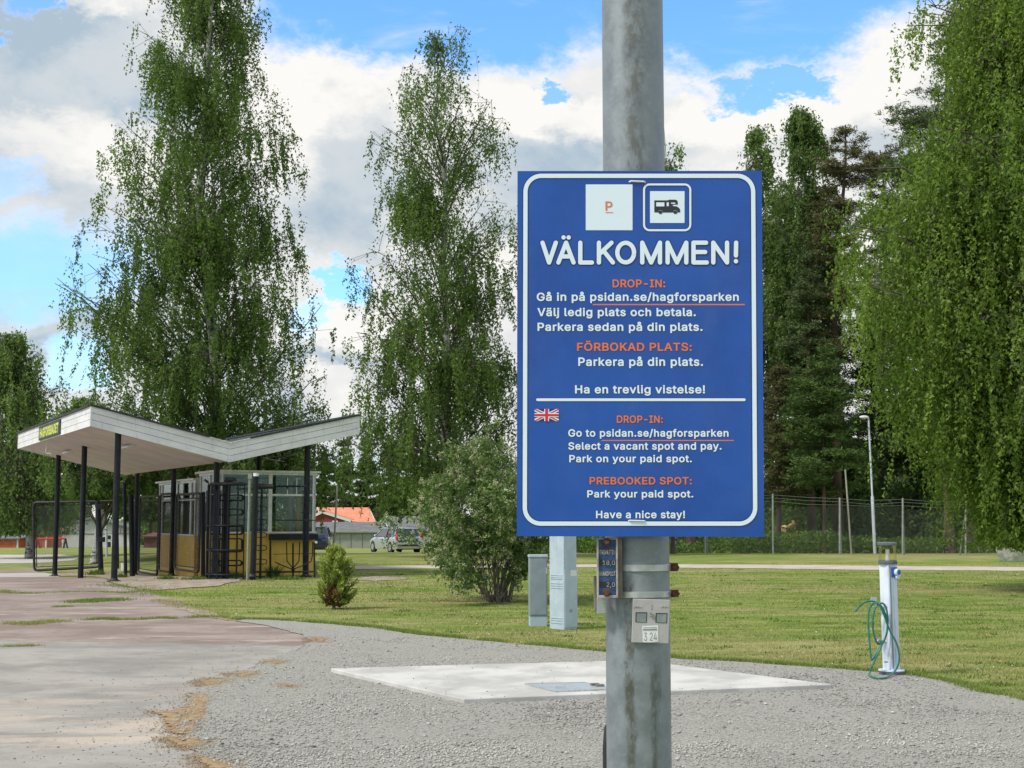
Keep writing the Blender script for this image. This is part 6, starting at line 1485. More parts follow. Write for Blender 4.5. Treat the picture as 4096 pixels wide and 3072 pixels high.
# ------------------------------------------------------------------ ticket booths
def booth(label, q0, q1, s0, s1, zf, hb, bays_front, bays_side, group, pale=()):
    th = thing('ticket_booth', label, 'ticket booth', QS((q0 + q1) / 2, (s0 + s1) / 2, zf), group)
    Mx = Matrix(((E1[0], E2[0], 0), (E1[1], E2[1], 0), (0, 0, 1)))
    H0, H1, H2, H3 = .10, 1.07, 2.03, hb - .09
    zz = zf
    def wall(p, qd, n_in, L, bays):
        """p start (q,s), qd direction in (q,s), n_in inward; bays = list of widths fractions"""
        x = 0.0; A3 = lambda t, d, z: QS(p[0] + qd[0] * t + n_in[0] * d, p[1] + qd[1] * t + n_in[1] * d, z)
        def bar(t0, t1, z0, z1, d0, d1, name, mat, bevel=0):
            o = [A3(t0, d0, z0), A3(t1, d0, z0), A3(t1, d1, z0), A3(t0, d1, z0)]
            mb = MB(); mb.hexa(o, [v + Vector((0, 0, z1 - z0)) for v in o]); return put(name, mb, mat, th)
        cuts = [0]
        for f in bays: cuts.append(cuts[-1] + f * L)
        for i in range(len(bays)):
            t0, t1 = cuts[i], cuts[i + 1]
            k = len(th.children)
            bar(t0 + .006, t1 - .006, zz + H0, zz + H1, 0.0, .03, 'panel', M['yellowpale'] if (i in pale and n_in[0] != 0) else M['yellow'])
            bar(t0 + .03, t1 - .03, zz + H1 + .04, zz + H2, .022, .030, 'window_pane', M['boothglass'])
            bar(t0 + .03, t1 - .03, zz + H2 + .05, zz + H3, .022, .030, 'window_pane', M['boothglass'])
            bar(t0 + .03, t1 - .03, zz + H2, zz + H2 + .05, .004, .045, 'transom', M['framegrey'])
        for i, t in enumerate(cuts):
            w = .045 if i in (0, len(cuts) - 1) else .050
            t_ = min(max(t, w / 1), L - w)
            bar(t_ - w, t_ + w, zz + H1 + .04, zz + H3, .0, .05, 'mullion', M['framegrey'])
        bar(0, L, zz + H1, zz + H1 + .04, -.03, .06, 'sill', M['framegrey'])
        bar(0, L, zz + H3, zz + H3 + .06, -.01, .06, 'head_rail', M['framegrey'])
    wall((q0, s0), (1, 0), (0, 1), q1 - q0, bays_front)
    wall((q0, s1), (0, -1), (1, 0), s1 - s0, bays_side)
    wall((q1, s0), (0, 1), (-1, 0), s1 - s0, [.5, .5])
    wall((q1, s1), (-1, 0), (0, -1), q1 - q0, [.5, .5])
    o = [QS(q0 - .10, s0 - .10, zz + hb - .03), QS(q1 + .10, s0 - .10, zz + hb - .03), QS(q1 + .10, s1 + .10, zz + hb - .03), QS(q0 - .10, s1 + .10, zz + hb - .03)]
    mb = MB(); mb.hexa(o, [v + Vector((0, 0, .05)) for v in o]); put('roof', mb, M['framegrey'], th)
    o = [QS(q0 + .02, s0 + .02, zz - .1), QS(q1 - .02, s0 + .02, zz - .1), QS(q1 - .02, s1 - .02, zz - .1), QS(q0 + .02, s1 - .02, zz - .1)]
    mb = MB(); mb.hexa(o, [v + Vector((0, 0, .2)) for v in o]); put('plinth', mb, M['yellow'], th)
    return th


sF = 1.9
qa, qb = q_of(882, sF), q_of(1266, sF)
zA = hq((qa + qb) / 2, sF) + .02
bA = booth('larger ochre and grey ticket booth with big windows beside the turnstile', qa, qb, sF, sF + 2.0, zA, 2.66, [.52, .48], [.5, .5], 'ticket booths')
s0B, s1B = s_of(786, qa), s_of(640, qa)
bB = booth('rear ochre ticket booth behind the two gate frames', qa, qa + 1.9, s0B, s1B, hq(qa, s0B) - .0, 2.60, [.5, .5], [.08, .30, .14, .36, .12], 'ticket booths', pale=(0, 1, 4))
# things inside the near booth: counter, yellow curtain edge, thin glazing bars
mb = MB(); o = [QS(qa + .1, sF + .10, zA + .98), QS(qb - .1, sF + .10, zA + .98), QS(qb - .1, sF + .55, zA + .98), QS(qa + .1, sF + .55, zA + .98)]
mb.hexa(o, [v + Vector((0, 0, .04)) for v in o]); put('counter', mb, M['framegrey'], bA)
mb = MB(); q_ = q_of(1190, sF + .12); o = [QS(q_, sF + .1, zA + 1.1), QS(q_ + .10, sF + .1, zA + 1.1), QS(q_ + .10, sF + .13, zA + 1.1), QS(q_, sF + .13, zA + 1.1)]
mb.hexa(o, [v + Vector((0, 0, .88)) for v in o]); put('yellow_strip', mb, M['yellow'], bA)
for u in (1153, 1190):
    q_ = q_of(u, sF); o = [QS(q_ - .012, sF + .012, zA + 2.08), QS(q_ + .012, sF + .012, zA + 2.08), QS(q_ + .012, sF + .02, zA + 2.08), QS(q_ - .012, sF + .02, zA + 2.08)]
    mb = MB(); mb.hexa(o, [v + Vector((0, 0, .42)) for v in o]); put('glazing_bar', mb, M['framegrey'], bA)
# dark shelf below the serving window
q_0, q_1 = q_of(1080, sF), q_of(1266, sF)
o = [QS(q_0, sF - .22, zA + .90), QS(q_1, sF - .22, zA + .90), QS(q_1, sF - .032, zA + .90), QS(q_0, sF - .032, zA + .90)]
mb = MB(); mb.hexa(o, [v + Vector((0, 0, .15)) for v in o]); put('shelf', mb, M['black'], bA)

# ------------------------------------------------------------------ gates, turnstile, railing, entrance uprights
def tube_px(mb, pts, Y, r, n=8):
    mb.tube([Pt(u, v, Y) for u, v in pts], r, n); return mb


def chain(mb, A, B, z0, z1, step=.075, r=.0035):
    """chain link between plan points A and B (Vectors), crossing diagonals"""
    A, B = Vector((A.x, A.y, 0)), Vector((B.x, B.y, 0)); L = (B - A).length; d = (B - A) / L; h = z1 - z0
    t = -h
    n = Vector((-d.y, d.x, 0))
    while t < L:
        for sg in (1, -1):
            t0, t1 = (t, t + h)
            a_, b_ = max(t0, 0), min(t1, L)
            if b_ - a_ > .01:
                za, zb_ = (a_ - t0), (b_ - t0)
                if sg < 0: za, zb_ = h - za, h - zb_
                p = A + d * a_ + Vector((0, 0, z0 + za)) + n * (.002 * sg); q = A + d * b_ + Vector((0, 0, z0 + zb_)) + n * (.002 * sg)
                w = Vector((0, 0, r)); m = n * r
                mb.add([p - w, p + m, p + w, p - m, q - w, q + m, q + w, q - m], [(0, 1, 5, 4), (1, 2, 6, 5), (2, 3, 7, 6), (3, 0, 4, 7)])
        t += step
    return mb


def gate(label, qg, sa, sb, z0, z1, inner=True, group='mesh gates between the posts', corner=.12):
    g_ = thing('mesh_gate', label, 'gate', QS(qg, (sa + sb) / 2, hq(qg, (sa + sb) / 2)), group)
    def fr(s0, s1, a, b_, r, nm):
        c = corner
        pts = [QS(qg, s0, a + c), QS(qg, s0, b_ - c), QS(qg, s0 + (c * .3 if s1 > s0 else -c * .3), b_ - c * .3), QS(qg, s0 + (c if s1 > s0 else -c), b_), QS(qg, s1 - (c if s1 > s0 else -c), b_),
               QS(qg, s1 - (c * .3 if s1 > s0 else -c * .3), b_ - c * .3), QS(qg, s1, b_ - c), QS(qg, s1, a + c), QS(qg, s1 - (c * .3 if s1 > s0 else -c * .3), a + c * .3), QS(qg, s1 - (c if s1 > s0 else -c), a),
               QS(qg, s0 + (c if s1 > s0 else -c), a), QS(qg, s0 + (c * .3 if s1 > s0 else -c * .3), a + c * .3), QS(qg, s0, a + c)]
        put(nm, MB().tube(pts, r, 8), M['blackworn'], g_, True)
    fr(sa, sb, z0, z1, .032, 'frame')
    if inner: fr(sa + (.10 if sb > sa else -.10), sb - (.10 if sb > sa else -.10), z0 + .10, z1 - .12, .016, 'inner_frame')
    a, b_ = (sa, sb) if sa < sb else (sb, sa)
    o = put('chain_link', chain(MB(), QS(qg, a + .11, 0), QS(qg, b_ - .11, 0), z0 + .11, z1 - .13, .11, .0028), M['wiredark'], g_); o['kind'] = 'stuff'
    return g_


qr = 2.55      # line of the middle gates, just left of the booths
def z_at(v, q, s): 
    p = P0 + E1 * q + E2 * s
    return 1.5 - (v - 2066) / FPX * p[1]


sA0, sA1 = s_of(642, 3.30), s_of(566, 3.30)
gate('narrow mesh gate left of the rear ticket booth', 3.30, sA0, sA1, z_at(2284, 3.3, sA1), z_at(1988, 3.3, sA1))
sB0, sB1 = s_of(806, 3.05), s_of(710, 3.05)
gate('mesh gate frame in front of the ochre panels', 3.05, sB0, sB1, z_at(2286, 3.05, sB0), z_at(1974, 3.05, sB0))
gate('low bare gate frame between the black posts by the rear booth', 3.2, s_of(693, 3.2), s_of(647, 3.2), z_at(2284, 3.2, s_of(680, 3.2)), z_at(1976, 3.2, s_of(680, 3.2)), False)
# wide leaning yard gate on the left
YG = 43.5
gg = thing('yard_gate', 'wide low tubular yard gate with chain link left of the canopy', 'gate', Vector((Pt(260, 2275, YG).x, YG, -.3)))
mb = MB(); mb.tube([Pt(u, v, YG) for u, v in ((137, 2270), (133, 2030), (136, 2015), (144, 2010), (380, 2006), (388, 2012), (390, 2030), (398, 2258), (392, 2266), (380, 2268), (150, 2281), (141, 2279), (137, 2270))], .042, 8)
put('frame', mb, M['blackworn'], gg, True)
mb = MB(); mb.tube([Pt(u, v, YG + .02) for u, v in ((147, 2268), (141, 2022), (382, 2018), (388, 2256), (147, 2268))], .016, 6); put('inner_frame', mb, M['blackworn'], gg, True)
a, b_ = Pt(145, 2200, YG), Pt(384, 2200, YG)
o = put('chain_link', chain(MB(), a, b_, Pt(145, 2268, YG).z + .05, Pt(145, 2018, YG).z - .03, .09), M['wire'], gg); o['kind'] = 'stuff'
gr_ = thing('gate_rail', 'thin black rail running from the yard gate post to the canopy', 'rail', Pt(440, 2280, YG))
put('rail', tube_px(MB(), ((400, 2004), (474, 2002)), YG, .025), M['blackworn'], gr_, True)
put('upright', tube_px(MB(), ((470, 2002), (474, 2275)), YG, .025), M['blackworn'], gr_, True)


def upright(label, pts, Y, r, mat='black', extra=None, group='black uprights between the gates'):
    g_ = G(pts[0][0], pts[0][1]); u_ = thing('gate_post', label, 'gate post', Vector((g_.x * Y / g_.y, Y, float(hz(g_.x * Y / g_.y, Y)))), group)
    ps = [Pt(u, v, Y) for u, v in pts]; ps[0] = ps[0] - Vector((0, 0, .15))
    put('upright', MB().tube(ps, r, 14), M[mat], u_, True)
    return u_


gp_ = upright('leaning black gate post with hinges beside the yard gate', ((405, 2278), (392, 2008)), 43.2, .085)
for v in (2028, 2158):
    mb = MB(); mb.box(Pt(402 if v < 2100 else 409, v, 43.1), (.16, .14, .16)); put('hinge', mb, M['black'], gp_, bevel=.01)
gp_ = upright('tall black upright with angled top behind the nearest post', ((503, 2284), (498, 1935)), 38.6, .048)
put('angled_arm', MB().tube([Pt(498, 1937, 38.6), Pt(515, 1916, 38.9)], .040, 8), M['black'], gp_, True)
upright('thick black upright right of the angled one', ((530, 2285), (524, 1978)), 39.4, .075)
upright('thin black upright with a rail against the rear booth', ((813, 2292), (813, 1968)), 34.2, .055)
upright('thin black upright left of the turnstile', ((829, 2300), (830, 1962)), 33.6, .035, 'blackworn')
gp_ = upright('black round post with pale grey cap right of the turnstile', ((1011, 2312), (1024, 1905)), 32.4, .068)
put('cap', MB().tube([Pt(1024, 1906, 32.4), Pt(1024, 1892, 32.4)], [.066, .060], 14), M['framegrey'], gp_, True)
put('foot', MB().lathe(Pt(1008, 2306, 32.4), [(.11, 0), (.10, .03), (.07, .06)], 14), M['blackworn'], gp_, True)
gp_ = upright('square upright in flaking pale green paint beside the turnstile', ((989, 2314), (1000, 1898)), 32.1, .030, 'palegreen')
put('bracket', MB().box(Pt(1000, 1905, 32.05), (.09, .05, .12)), M['palegreen'], gp_)

# turnstile
YT_ = 32.9
tc = Pt(905, 2290, YT_)
z0 = float(hz(tc.x, YT_))
ts = thing('turnstile', 'black full height turnstile cage with curved bars and mesh side', 'turnstile', (tc.x, YT_, z0))
zt_ = Pt(905, 1942, YT_).z
mb = MB(); mb.tube([(tc.x - .02, YT_, z0 - .05), (tc.x - .02, YT_, zt_)], .085, 16); put('rotor_column', mb, M['black'], ts, True)
RR = .47
mb = MB(); mb.lathe((tc.x, YT_, zt_), [(RR - .05, 0), (RR, .015), (RR, .045), (RR - .12, .075), (.10, .085), (.10, .125), (.05, .15)], 28); put('top_disc', mb, M['blackworn'], ts, True)
mb = MB(); mb.box((tc.x + .07, YT_ - .05, zt_ + .15), (.26, .14, .10)); put('drive_box', mb, M['blackworn'], ts, bevel=.02)
levels = [Pt(905, v, YT_).z for v in (1980, 2002, 2037, 2060, 2105, 2137, 2155, 2207, 2242, 2262, 2282)]
for ang in (-8, 40, 112, 184, 256, 320):
    d = Vector((math.cos(R(ang)), math.sin(R(ang)), 0)); n = Vector((-d.y, d.x, 0))
    for i in range(0, len(levels) - 1, 2):
        za, zc_ = levels[i + 1], levels[i]
        c = Vector((tc.x, YT_, 0)); r1 = RR - .07
        put('rotor_bar', MB().tube([c + d * .07 + Vector((0, 0, za)), c + d * (r1 - .05) + Vector((0, 0, za)), c + d * r1 + Vector((0, 0, za + .03)), c + d * r1 + Vector((0, 0, zc_ - .03)), c + d * (r1 - .05) + Vector((0, 0, zc_)), c + d * .07 + Vector((0, 0, zc_))], .016, 6), M['black'], ts, True)
for k, ang in enumerate((200, 228, 256, 284, 312, 340, 172, 144, 116)):
    p = Vector((tc.x + RR * math.cos(R(ang)), YT_ + RR * math.sin(R(ang)), 0))
    r_ = .022 if k % 2 == 0 else .014
    put('cage_bar', MB().tube([p + Vector((0, 0, z0 - .05)), p + Vector((0, 0, zt_ + .02))], r_, 8), M['black'], ts, True)
for z in (levels[4] + .02, levels[7] + .05, z0 + .12):
    pts = [Vector((tc.x + RR * math.cos(R(a)), YT_ + RR * math.sin(R(a)), z)) for a in range(110, 345, 12)]
    put('cage_ring', MB().tube(pts, .022, 6), M['black'], ts, True)
mb = MB()
for a0 in range(180, 262, 14):
    A = Vector((tc.x + (RR - .02) * math.cos(R(a0)), YT_ + (RR - .02) * math.sin(R(a0)), 0)); B = Vector((tc.x + (RR - .02) * math.cos(R(a0 + 14)), YT_ + (RR - .02) * math.sin(R(a0 + 14)), 0))
    for k in range(46):
        z = z0 + .05 + k * .045
        for sg in (0, .045):
            p, q = A + Vector((0, 0, z + sg)), B + Vector((0, 0, z + .045 - sg)); w = Vector((0, 0, .006))
            mb.add([p - w * 1.7, q - w * 1.7, q + w * 1.7, p + w * 1.7], [(0, 1, 2, 3)])
o = put('mesh_side', mb, M['black'], ts); o['kind'] = 'stuff'
# fixed comb of U bars right of the post
cbm = thing('comb_bars', 'fixed black U shaped comb bars right of the capped post', 'barrier', Pt(1042, 2300, 33.0))
xk = Pt(1041, 2300, 33.0).x
put('upright', MB().tube([(xk, 33.0, z0 - .1), (xk, 33.0, Pt(1041, 1955, 33).z)], .030, 8), M['black'], cbm, True)
for v in (1982, 2035, 2088, 2140, 2192, 2247, 2296):
    a, b_, c = Pt(1020, v + 9, 33), Pt(1058, v + 9, 33), Pt(1020, v - 10, 33); rr_ = (b_.z, c.z)
    h = (c.z - a.z) / 2
    put('comb_bar', MB().tube([a, b_, b_ + Vector((h * .7, 0, h * .3)), b_ + Vector((h, 0, h)), b_ + Vector((h * .7, 0, h * 1.7)), b_ + Vector((0, 0, 2 * h)), c], .012, 6), M['black'], cbm, True)
put('head_bar', MB().tube([Pt(1028, 1945, 33), Pt(1092, 1946, 33)], .06, 8), M['blackworn'], cbm, True)
# fan railing in front of the booth
YR = 33.4
fr_ = thing('fan_railing', 'black railing with bars fanning out from a hub before the booth', 'railing', Pt(1172, 2300, YR))


def bar_(name, pts, r=.016): put(name, MB().tube([Pt(u, v, YR) for u, v in pts], r, 6), M['black'], fr_, True)


bar_('upright', ((1082, 2312), (1082, 2150)), .024); bar_('upright', ((1172, 2312), (1172, 2172)), .024); bar_('upright', ((1258, 2310), (1257, 2170)), .022)
bar_('bottom_rail', ((1018, 2288), (1262, 2287)), .022); bar_('middle_rail', ((1092, 2217), (1268, 2213)), .008)
bar_('fan_bar', ((1172, 2274), (1148, 2244), (1146, 2168)), .015); bar_('fan_bar', ((1172, 2274), (1196, 2244), (1199, 2168)), .015)
bar_('fan_bar', ((1168, 2276), (1130, 2262), (1100, 2248)), .015); bar_('fan_bar', ((1176, 2276), (1214, 2261), (1244, 2246), (1250, 2220), (1251, 2168)), .015)
put('hub', MB().ball(Pt(1172, 2277, YR), .05, 12, 6), M['black'], fr_, True)
bar_('top_rail', ((1088, 1945), (1226, 1945)), .026); bar_('window_rail', ((1090, 2080), (1262, 2081)), .014)
bar_('lock_bar', ((1212, 1960), (1212, 2300)), .012)
for v in (2012, 2050, 1968):
    bar_('peg', ((1205, v), (1222, v)), .012)
for u in (1150, 1192): bar_('peg', ((u, 1946), (u, 1958)), .012)

# the white tub left of the posts
tb = thing('white_bucket', 'small white round bucket on the ground behind the nearest post', 'bucket', G(497, 2284))
g = G(497, 2284); mb = MB(); mb.lathe(g, [(.09, 0), (.11, .24), (.115, .24), (.115, .26), (.10, .26), (.085, .03)], 18); put('bucket', mb, M['trimwhite'], tb, True)

# ------------------------------------------------------------------ fence on the right
YF = 54.5
fn = thing('wire_fence', 'tall chain link fence with three strands of wire along the wood edge', 'fence', Pt(3300, 2214, YF))
fposts = [(2545, 2216, 1972), (2821, 2216, 1974), (3092, 2216, 1975), (3358, 2218, 1990), (3610, 2220, 1992), (3862, 2222, 2002), (4092, 2224, 2005), (4340, 2226, 2010), (4600, 2228, 2012)]
FP = []
for u, vb, vt in fposts:
    a = G(u, vb); b_ = Pt(u - (1 if u > 3000 else 0) + (2 if u > 3300 else 0), vt, a.y); FP.append((a, b_))
    p_ = put('fence_post', MB().tube([a - Vector((0, 0, .2)), b_], .038, 8), M['fencepost'], fn, True)
    if u in (3358, 3610, 3862, 2821):
        put('brace', MB().tube([a + Vector((.14 if u < 3700 else -.15, .25, -.1)), Vector((b_.x, b_.y, b_.z - .35))], .030, 8), M['fencepost'], p_, True)
for k in range(len(FP) - 1):
    (a0, b0), (a1, b1) = FP[k], FP[k + 1]
    o = put('chain_link', chain(MB(), Vector((a0.x, a0.y, 0)), Vector((a1.x, a1.y, 0)), a0.z + .02, min(b0.z, b1.z) - .36, .085, .0026), M['wire'], fn); o['kind'] = 'stuff'
    for j, dz in enumerate((.05, .17, .30)):
        sag = (.03, .05, .02)[(j + k) % 3] * (1 + k % 2)
        put('strand', MB().tube([b0 - Vector((0, 0, dz)), (b0 + b1) / 2 - Vector((0, 0, dz + sag)), b1 - Vector((0, 0, dz))], .007, 5), M['wire'], fn)


def lamp(label, base, top, head, Y, r0, r1, group='street lamps', arm=True):
    a = Pt(base[0], base[1], Y); zg = float(hz(a.x, Y)); a.z = zg
    l_ = thing('street_lamp', label, 'street lamp', a, group); b_ = Pt(top[0], top[1], Y); mid = a.lerp(b_, .42)
    put('pole', MB().tube([a - Vector((0, 0, .2)), mid, mid + Vector((0, 0, .05)), b_], [r0, r0, r1, r1], 12), M['lamppost'], l_, True)
    if arm:
        h = Pt(head[0], head[1], Y)
        put('arm', MB().tube([b_, b_ + Vector((-.02, 0, .06)), b_ + Vector((-.12, 0, .09))], r1 * .9, 8), M['lamppost'], l_, True)
        mb = MB(); mb.ball((b_ + h) / 2 + Vector((-.02, 0, .03)), .20, 14, 8, (1.0, .45, .36)); put('lamp_head', mb, M['trimwhite'], l_, True)
    return l_


lamp('tall pale street lamp with white head standing by the right fence', (3500, 2214), (3474, 1675), (3442, 1668), 56, .065, .040)
ll = lamp('pale lamp column with sign boards seen between the canopy posts', (428, 2214), (420, 1800), (421, 1800), 60, .05, .05, arm=False)
mb = MB(); mb.box(Pt(425, 2030, 59.9), (.36, .03, .62)); put('sign_back', mb, M['zinc'], ll)
mb = MB(); mb.box(Pt(413, 1995, 59.9), (.45, .03, .30)); put('sign_back', mb, M['zinc'], ll)


def stake(label, a, b_, Y, r):
    A = Pt(a[0], a[1], Y); A.z = float(hz(A.x, Y)); s_ = thing('wooden_stake', label, 'stake', A, 'leaning stakes')
    put('stake', MB().tube([A - Vector((0, 0, .2)), Pt(b_[0], b_[1], Y)], [r, r * .8], 8), M['wood'], s_, True)


stake('tall grey green stake leaning before the right fence, left of the lamp', (3407, 2216), (3381, 1878), 54, .040)
stake('grey stake leaning right behind the young thuja', (1331, 2204), (1349, 1942), 40, .032)
# planter
g = G(4062, 2246)
pl_ = thing('concrete_planter', 'round white concrete planter under the bright birch', 'planter', g)
r_ = .64
put('tub', MB().lathe(g, [(r_ * .74, 0), (r_ * .80, .06), (r_, .50), (r_ + .02, .51), (r_ + .03, .58), (r_ - .06, .58), (r_ - .09, .50)], 36), M['oldconcrete'], pl_, True)
put('soil', MB().lathe(g + Vector((0, 0, .47)), [(r_ - .10, 0), (r_ - .10, .02)], 30), M['dirt'], pl_)
# boulder and broad leaved plant beyond the fence
g = G(2992, 2196); rk = MB()
bm_pts = []
rk.ball(g + Vector((0, 0, .12)), .42, 14, 8, (1.1, .8, .65)); rock = put('boulder', rk, M['rock'], None, True)
for v in rock.data.vertices:
    v.co = v.co + Vector((.05 * math.sin(v.co.z * 13 + v.co.x * 9), 0, .05 * math.sin(v.co.x * 11)))
tag(rock, 'rounded grey boulder lying beyond the fence under the board corner', 'boulder')
mq = thing('yellow_machine', 'faded yellow machine part among the trunks behind the fence', 'machine', Pt(3160, 2180, 63))
Ym = 63; zg = float(hz(Pt(3160, 2100, Ym).x, Ym))
put('bucket_arm', MB().tube([Pt(3178, 2092, Ym), Pt(3160, 2108, Ym), Pt(3130, 2116, Ym)], [.08, .13, .16], 8), M['machine'], mq, True)
put('bucket', MB().box(Pt(3130, 2118, Ym), (.34, .5, .24), M=Matrix.Rotation(.3, 3, 'Y')), M['machine'], mq, bevel=.03)
put('head', MB().box(Pt(3176, 2090, Ym), (.16, .3, .2)), M['machine'], mq, bevel=.03)
put('mast', MB().tube([Pt(3176, 2095, Ym), Pt(3190, 2172, Ym)], .045, 6), M['machine'], mq, True)
put('body', MB().box(Pt(3168, 2150, Ym), (.45, .6, .28), M=Matrix.Rotation(.35, 3, 'Y')), M['machine'], mq, bevel=.04)
mb = MB()
for u in (3155, 3180): mb.tube([Pt(u, 2150, Ym + .1), Vector((Pt(u, 2150, Ym).x, Ym + .1, zg - .05))], .04, 6)
put('leg', mb, M['carblack'], mq)

# ------------------------------------------------------------------ far buildings
def quad_obj(name, pts, th, mat, parent):
    n = (pts[1] - pts[0]).cross(pts[3] - pts[0]).normalized() * th
    mb = MB(); mb.add(list(pts) + [p - n for p in pts], [(0, 1, 2, 3), (7, 6, 5, 4), (4, 5, 1, 0), (5, 6, 2, 1), (6, 7, 3, 2), (7, 4, 0, 3)]); return put(name, mb, mat, parent)


Z_ = lambda p, z: Vector((p.x, p.y, z))
# red house with orange roof
Y0 = 200
hs = thing('red_house', 'red wooden house with bright orange roof beyond the car park', 'house', Pt(1400, 2110, Y0 + 4))
zg = float(hz(-24, Y0)) - .3
rA, rB = Pt(1290, 2033, Y0 + 5), Pt(1480, 2032, Y0 + 5)
eA, eB = Pt(1395, 2092, Y0), Pt(1512, 2094, Y0)
eL = Vector((rA.x - 3.6, Y0 + 10, eA.z))
zr = rA.z; ze = eA.z
X0, X1 = eA.x - .2, eB.x - .4
def house(parent, x0, x1, y0, y1, zg, ze, zr, wall, roof, over=.5, skew=0.0, trim='trimwhite'):
    """gable house, ridge runs along x; skew shifts the far side"""
    ym = (y0 + y1) / 2
    c = [Vector((x0, y0, zg)), Vector((x1, y0, zg)), Vector((x1 + skew, y1, zg)), Vector((x0 + skew, y1, zg))]
    u = [Z_(p, ze) for p in c]; r0 = Vector((x0 + skew / 2, ym, zr)); r1 = Vector((x1 + skew / 2, ym, zr))
    mb = MB(); mb.add(c + u + [r0, r1], [(0, 1, 5, 4), (2, 3, 7, 6), (1, 2, 6, 9, 5), (3, 0, 4, 8, 7), (3, 2, 1, 0)]); put('wall', mb, wall, parent)
    k = (zr - ze) / (ym - y0); dx = Vector((over, 0, 0)); dn = Vector((-skew / (y1 - y0) * over, -over, -k * over)); df = Vector((skew / (y1 - y0) * over, over, -k * over)); up = Vector((0, 0, .12))
    rf = put('roof', MB().hexa([u[0] - dx + dn, u[1] + dx + dn, r1 + dx, r0 - dx], [p + up for p in (u[0] - dx + dn, u[1] + dx + dn, r1 + dx, r0 - dx)]), roof, parent)
    put('roof', MB().hexa([r0 - dx, r1 + dx, u[2] + dx + df, u[3] - dx + df], [p + up for p in (r0 - dx, r1 + dx, u[2] + dx + df, u[3] - dx + df)]), roof, parent)
    for (e, rr_, s_) in ((u[0] + dn, r0, -1), (u[1] + dn, r1, 1), (u[3] + df, r0, -1), (u[2] + df, r1, 1)):
        q = dx * s_ * 1.05
        a, b_ = e + q, rr_ + q; t = Vector((0.06 * s_, 0, 0)); w = Vector((0, 0, .16))
        put('barge_board', MB().hexa([a, b_, b_ + t, a + t] if True else [], [p + w + Vector((0, 0, .03)) for p in (a, b_, b_ + t, a + t)]), M[trim], parent)
    return rf


house(hs, eA.x - 3.4, eB.x - .9, Y0, Y0 + 10, zg, ze + .15, zr, M['redwall'], M['tileorange'], .45, -3.0)
hw = thing('low_red_wing', 'low red wing with white gable trim in front of the orange roofed house', 'house', Pt(1320, 2095, Y0 - 3))
gx = Pt(1296, 2045, Y0 - 4)
A = Pt(1290, 2046, Y0 - 5); B = Pt(1404, 2082, Y0 - 5)
mb = MB(); x0, x1 = Pt(1230, 2090, Y0 - 5).x, Pt(1392, 2090, Y0 - 5).x
zt = A.z - .2
mb.add([Vector((x0, Y0 - 5, zg)), Vector((x1, Y0 - 5, zg)), Vector((x1, Y0 - 5, B.z - .05)), Vector((A.x, Y0 - 5, A.z - .15)), Vector((x0, Y0 - 5, B.z - .05))] +
       [Vector((x0, Y0 - .2, zg)), Vector((x1, Y0 - .2, zg)), Vector((x1, Y0 - .2, B.z - .05)), Vector((A.x, Y0 - .2, A.z - .15)), Vector((x0, Y0 - .2, B.z - .05))],
       [(0, 1, 2, 3, 4), (9, 8, 7, 6, 5), (0, 5, 6, 1), (1, 6, 7, 2), (2, 7, 8, 3), (3, 8, 9, 4), (4, 9, 5, 0)]); put('wall', mb, M['redwall'], hw)
for (P1, P2) in ((A, B), (A, Vector((x0 - .5, A.y, B.z)))):
    put('barge_board', MB().hexa([P1 + Vector((0, -.25, -.25)), P2 + Vector((0, -.25, -.25)), P2 + Vector((0, -.15, -.25)), P1 + Vector((0, -.15, -.25))],
        [P1 + Vector((0, -.25, .12)), P2 + Vector((0, -.25, .12)), P2 + Vector((0, -.15, .12)), P1 + Vector((0, -.15, .12))]), M['trimwhite'], hw)
    put('roof', MB().hexa([P1 + Vector((0, -.2, .12)), P2 + Vector((0, -.2, .12)), P2 + Vector((0, 4.7, .12)), P1 + Vector((0, 4.7, .12))],
        [P1 + Vector((0, -.2, .2)), P2 + Vector((0, -.2, .2)), P2 + Vector((0, 4.7, .2)), P1 + Vector((0, 4.7, .2))]), M['tileorange'], hw)
for u in (1340, 1383):
    put('window_trim', MB().box(Pt(u, 2086 if u < 1370 else 2092, Y0 - 5.05), (.8 if u < 1370 else .25, .06, .25 if u < 1370 else .9)), M['trimwhite'], hw)
# garage row
Y1 = 140; zg = float(hz(-20, Y1)) - .1
gr = thing('garage_row', 'low row of grey green garages with dark roof behind the cars', 'garage row', Pt(1430, 2190, Y1))
x0, x1 = Pt(1180, 2190, Y1).x, Pt(1540, 2190, Y1).x; ze = Pt(1400, 2126, Y1).z; zr = Pt(1400, 2093, Y1).z
house(gr, x0, x1, Y1, Y1 + 7, zg, ze, zr, M['garage'], M['greyroof'], .35, -1.5)
n_d = 8
for i in range(n_d):
    a = x0 + (x1 - x0) * (i + .04) / n_d; b_ = x0 + (x1 - x0) * (i + .96) / n_d
    put('garage_door', MB().box(((a + b_) / 2, Y1 - .03, zg + (ze - zg) * .47), (b_ - a, .06, (ze - zg) * .86)), M['garage'], gr)
put('eaves_board', MB().box(((x0 + x1) / 2, Y1 - .38, ze - .02), (x1 - x0 + .6, .05, .16)), M['garage'], gr)
g2 = thing('grey_roof_house', 'grey roofed outbuilding partly hidden behind the flowering shrub', 'house', Pt(1600, 2150, 152))
house(g2, Pt(1500, 2100, 152).x, Pt(1760, 2100, 152).x, 152, 162, float(hz(-14, 152)), Pt(1600, 2122, 152).z, Pt(1600, 2068, 152).z, M['whitewall'], M['greyroof'], .5, 3.0)
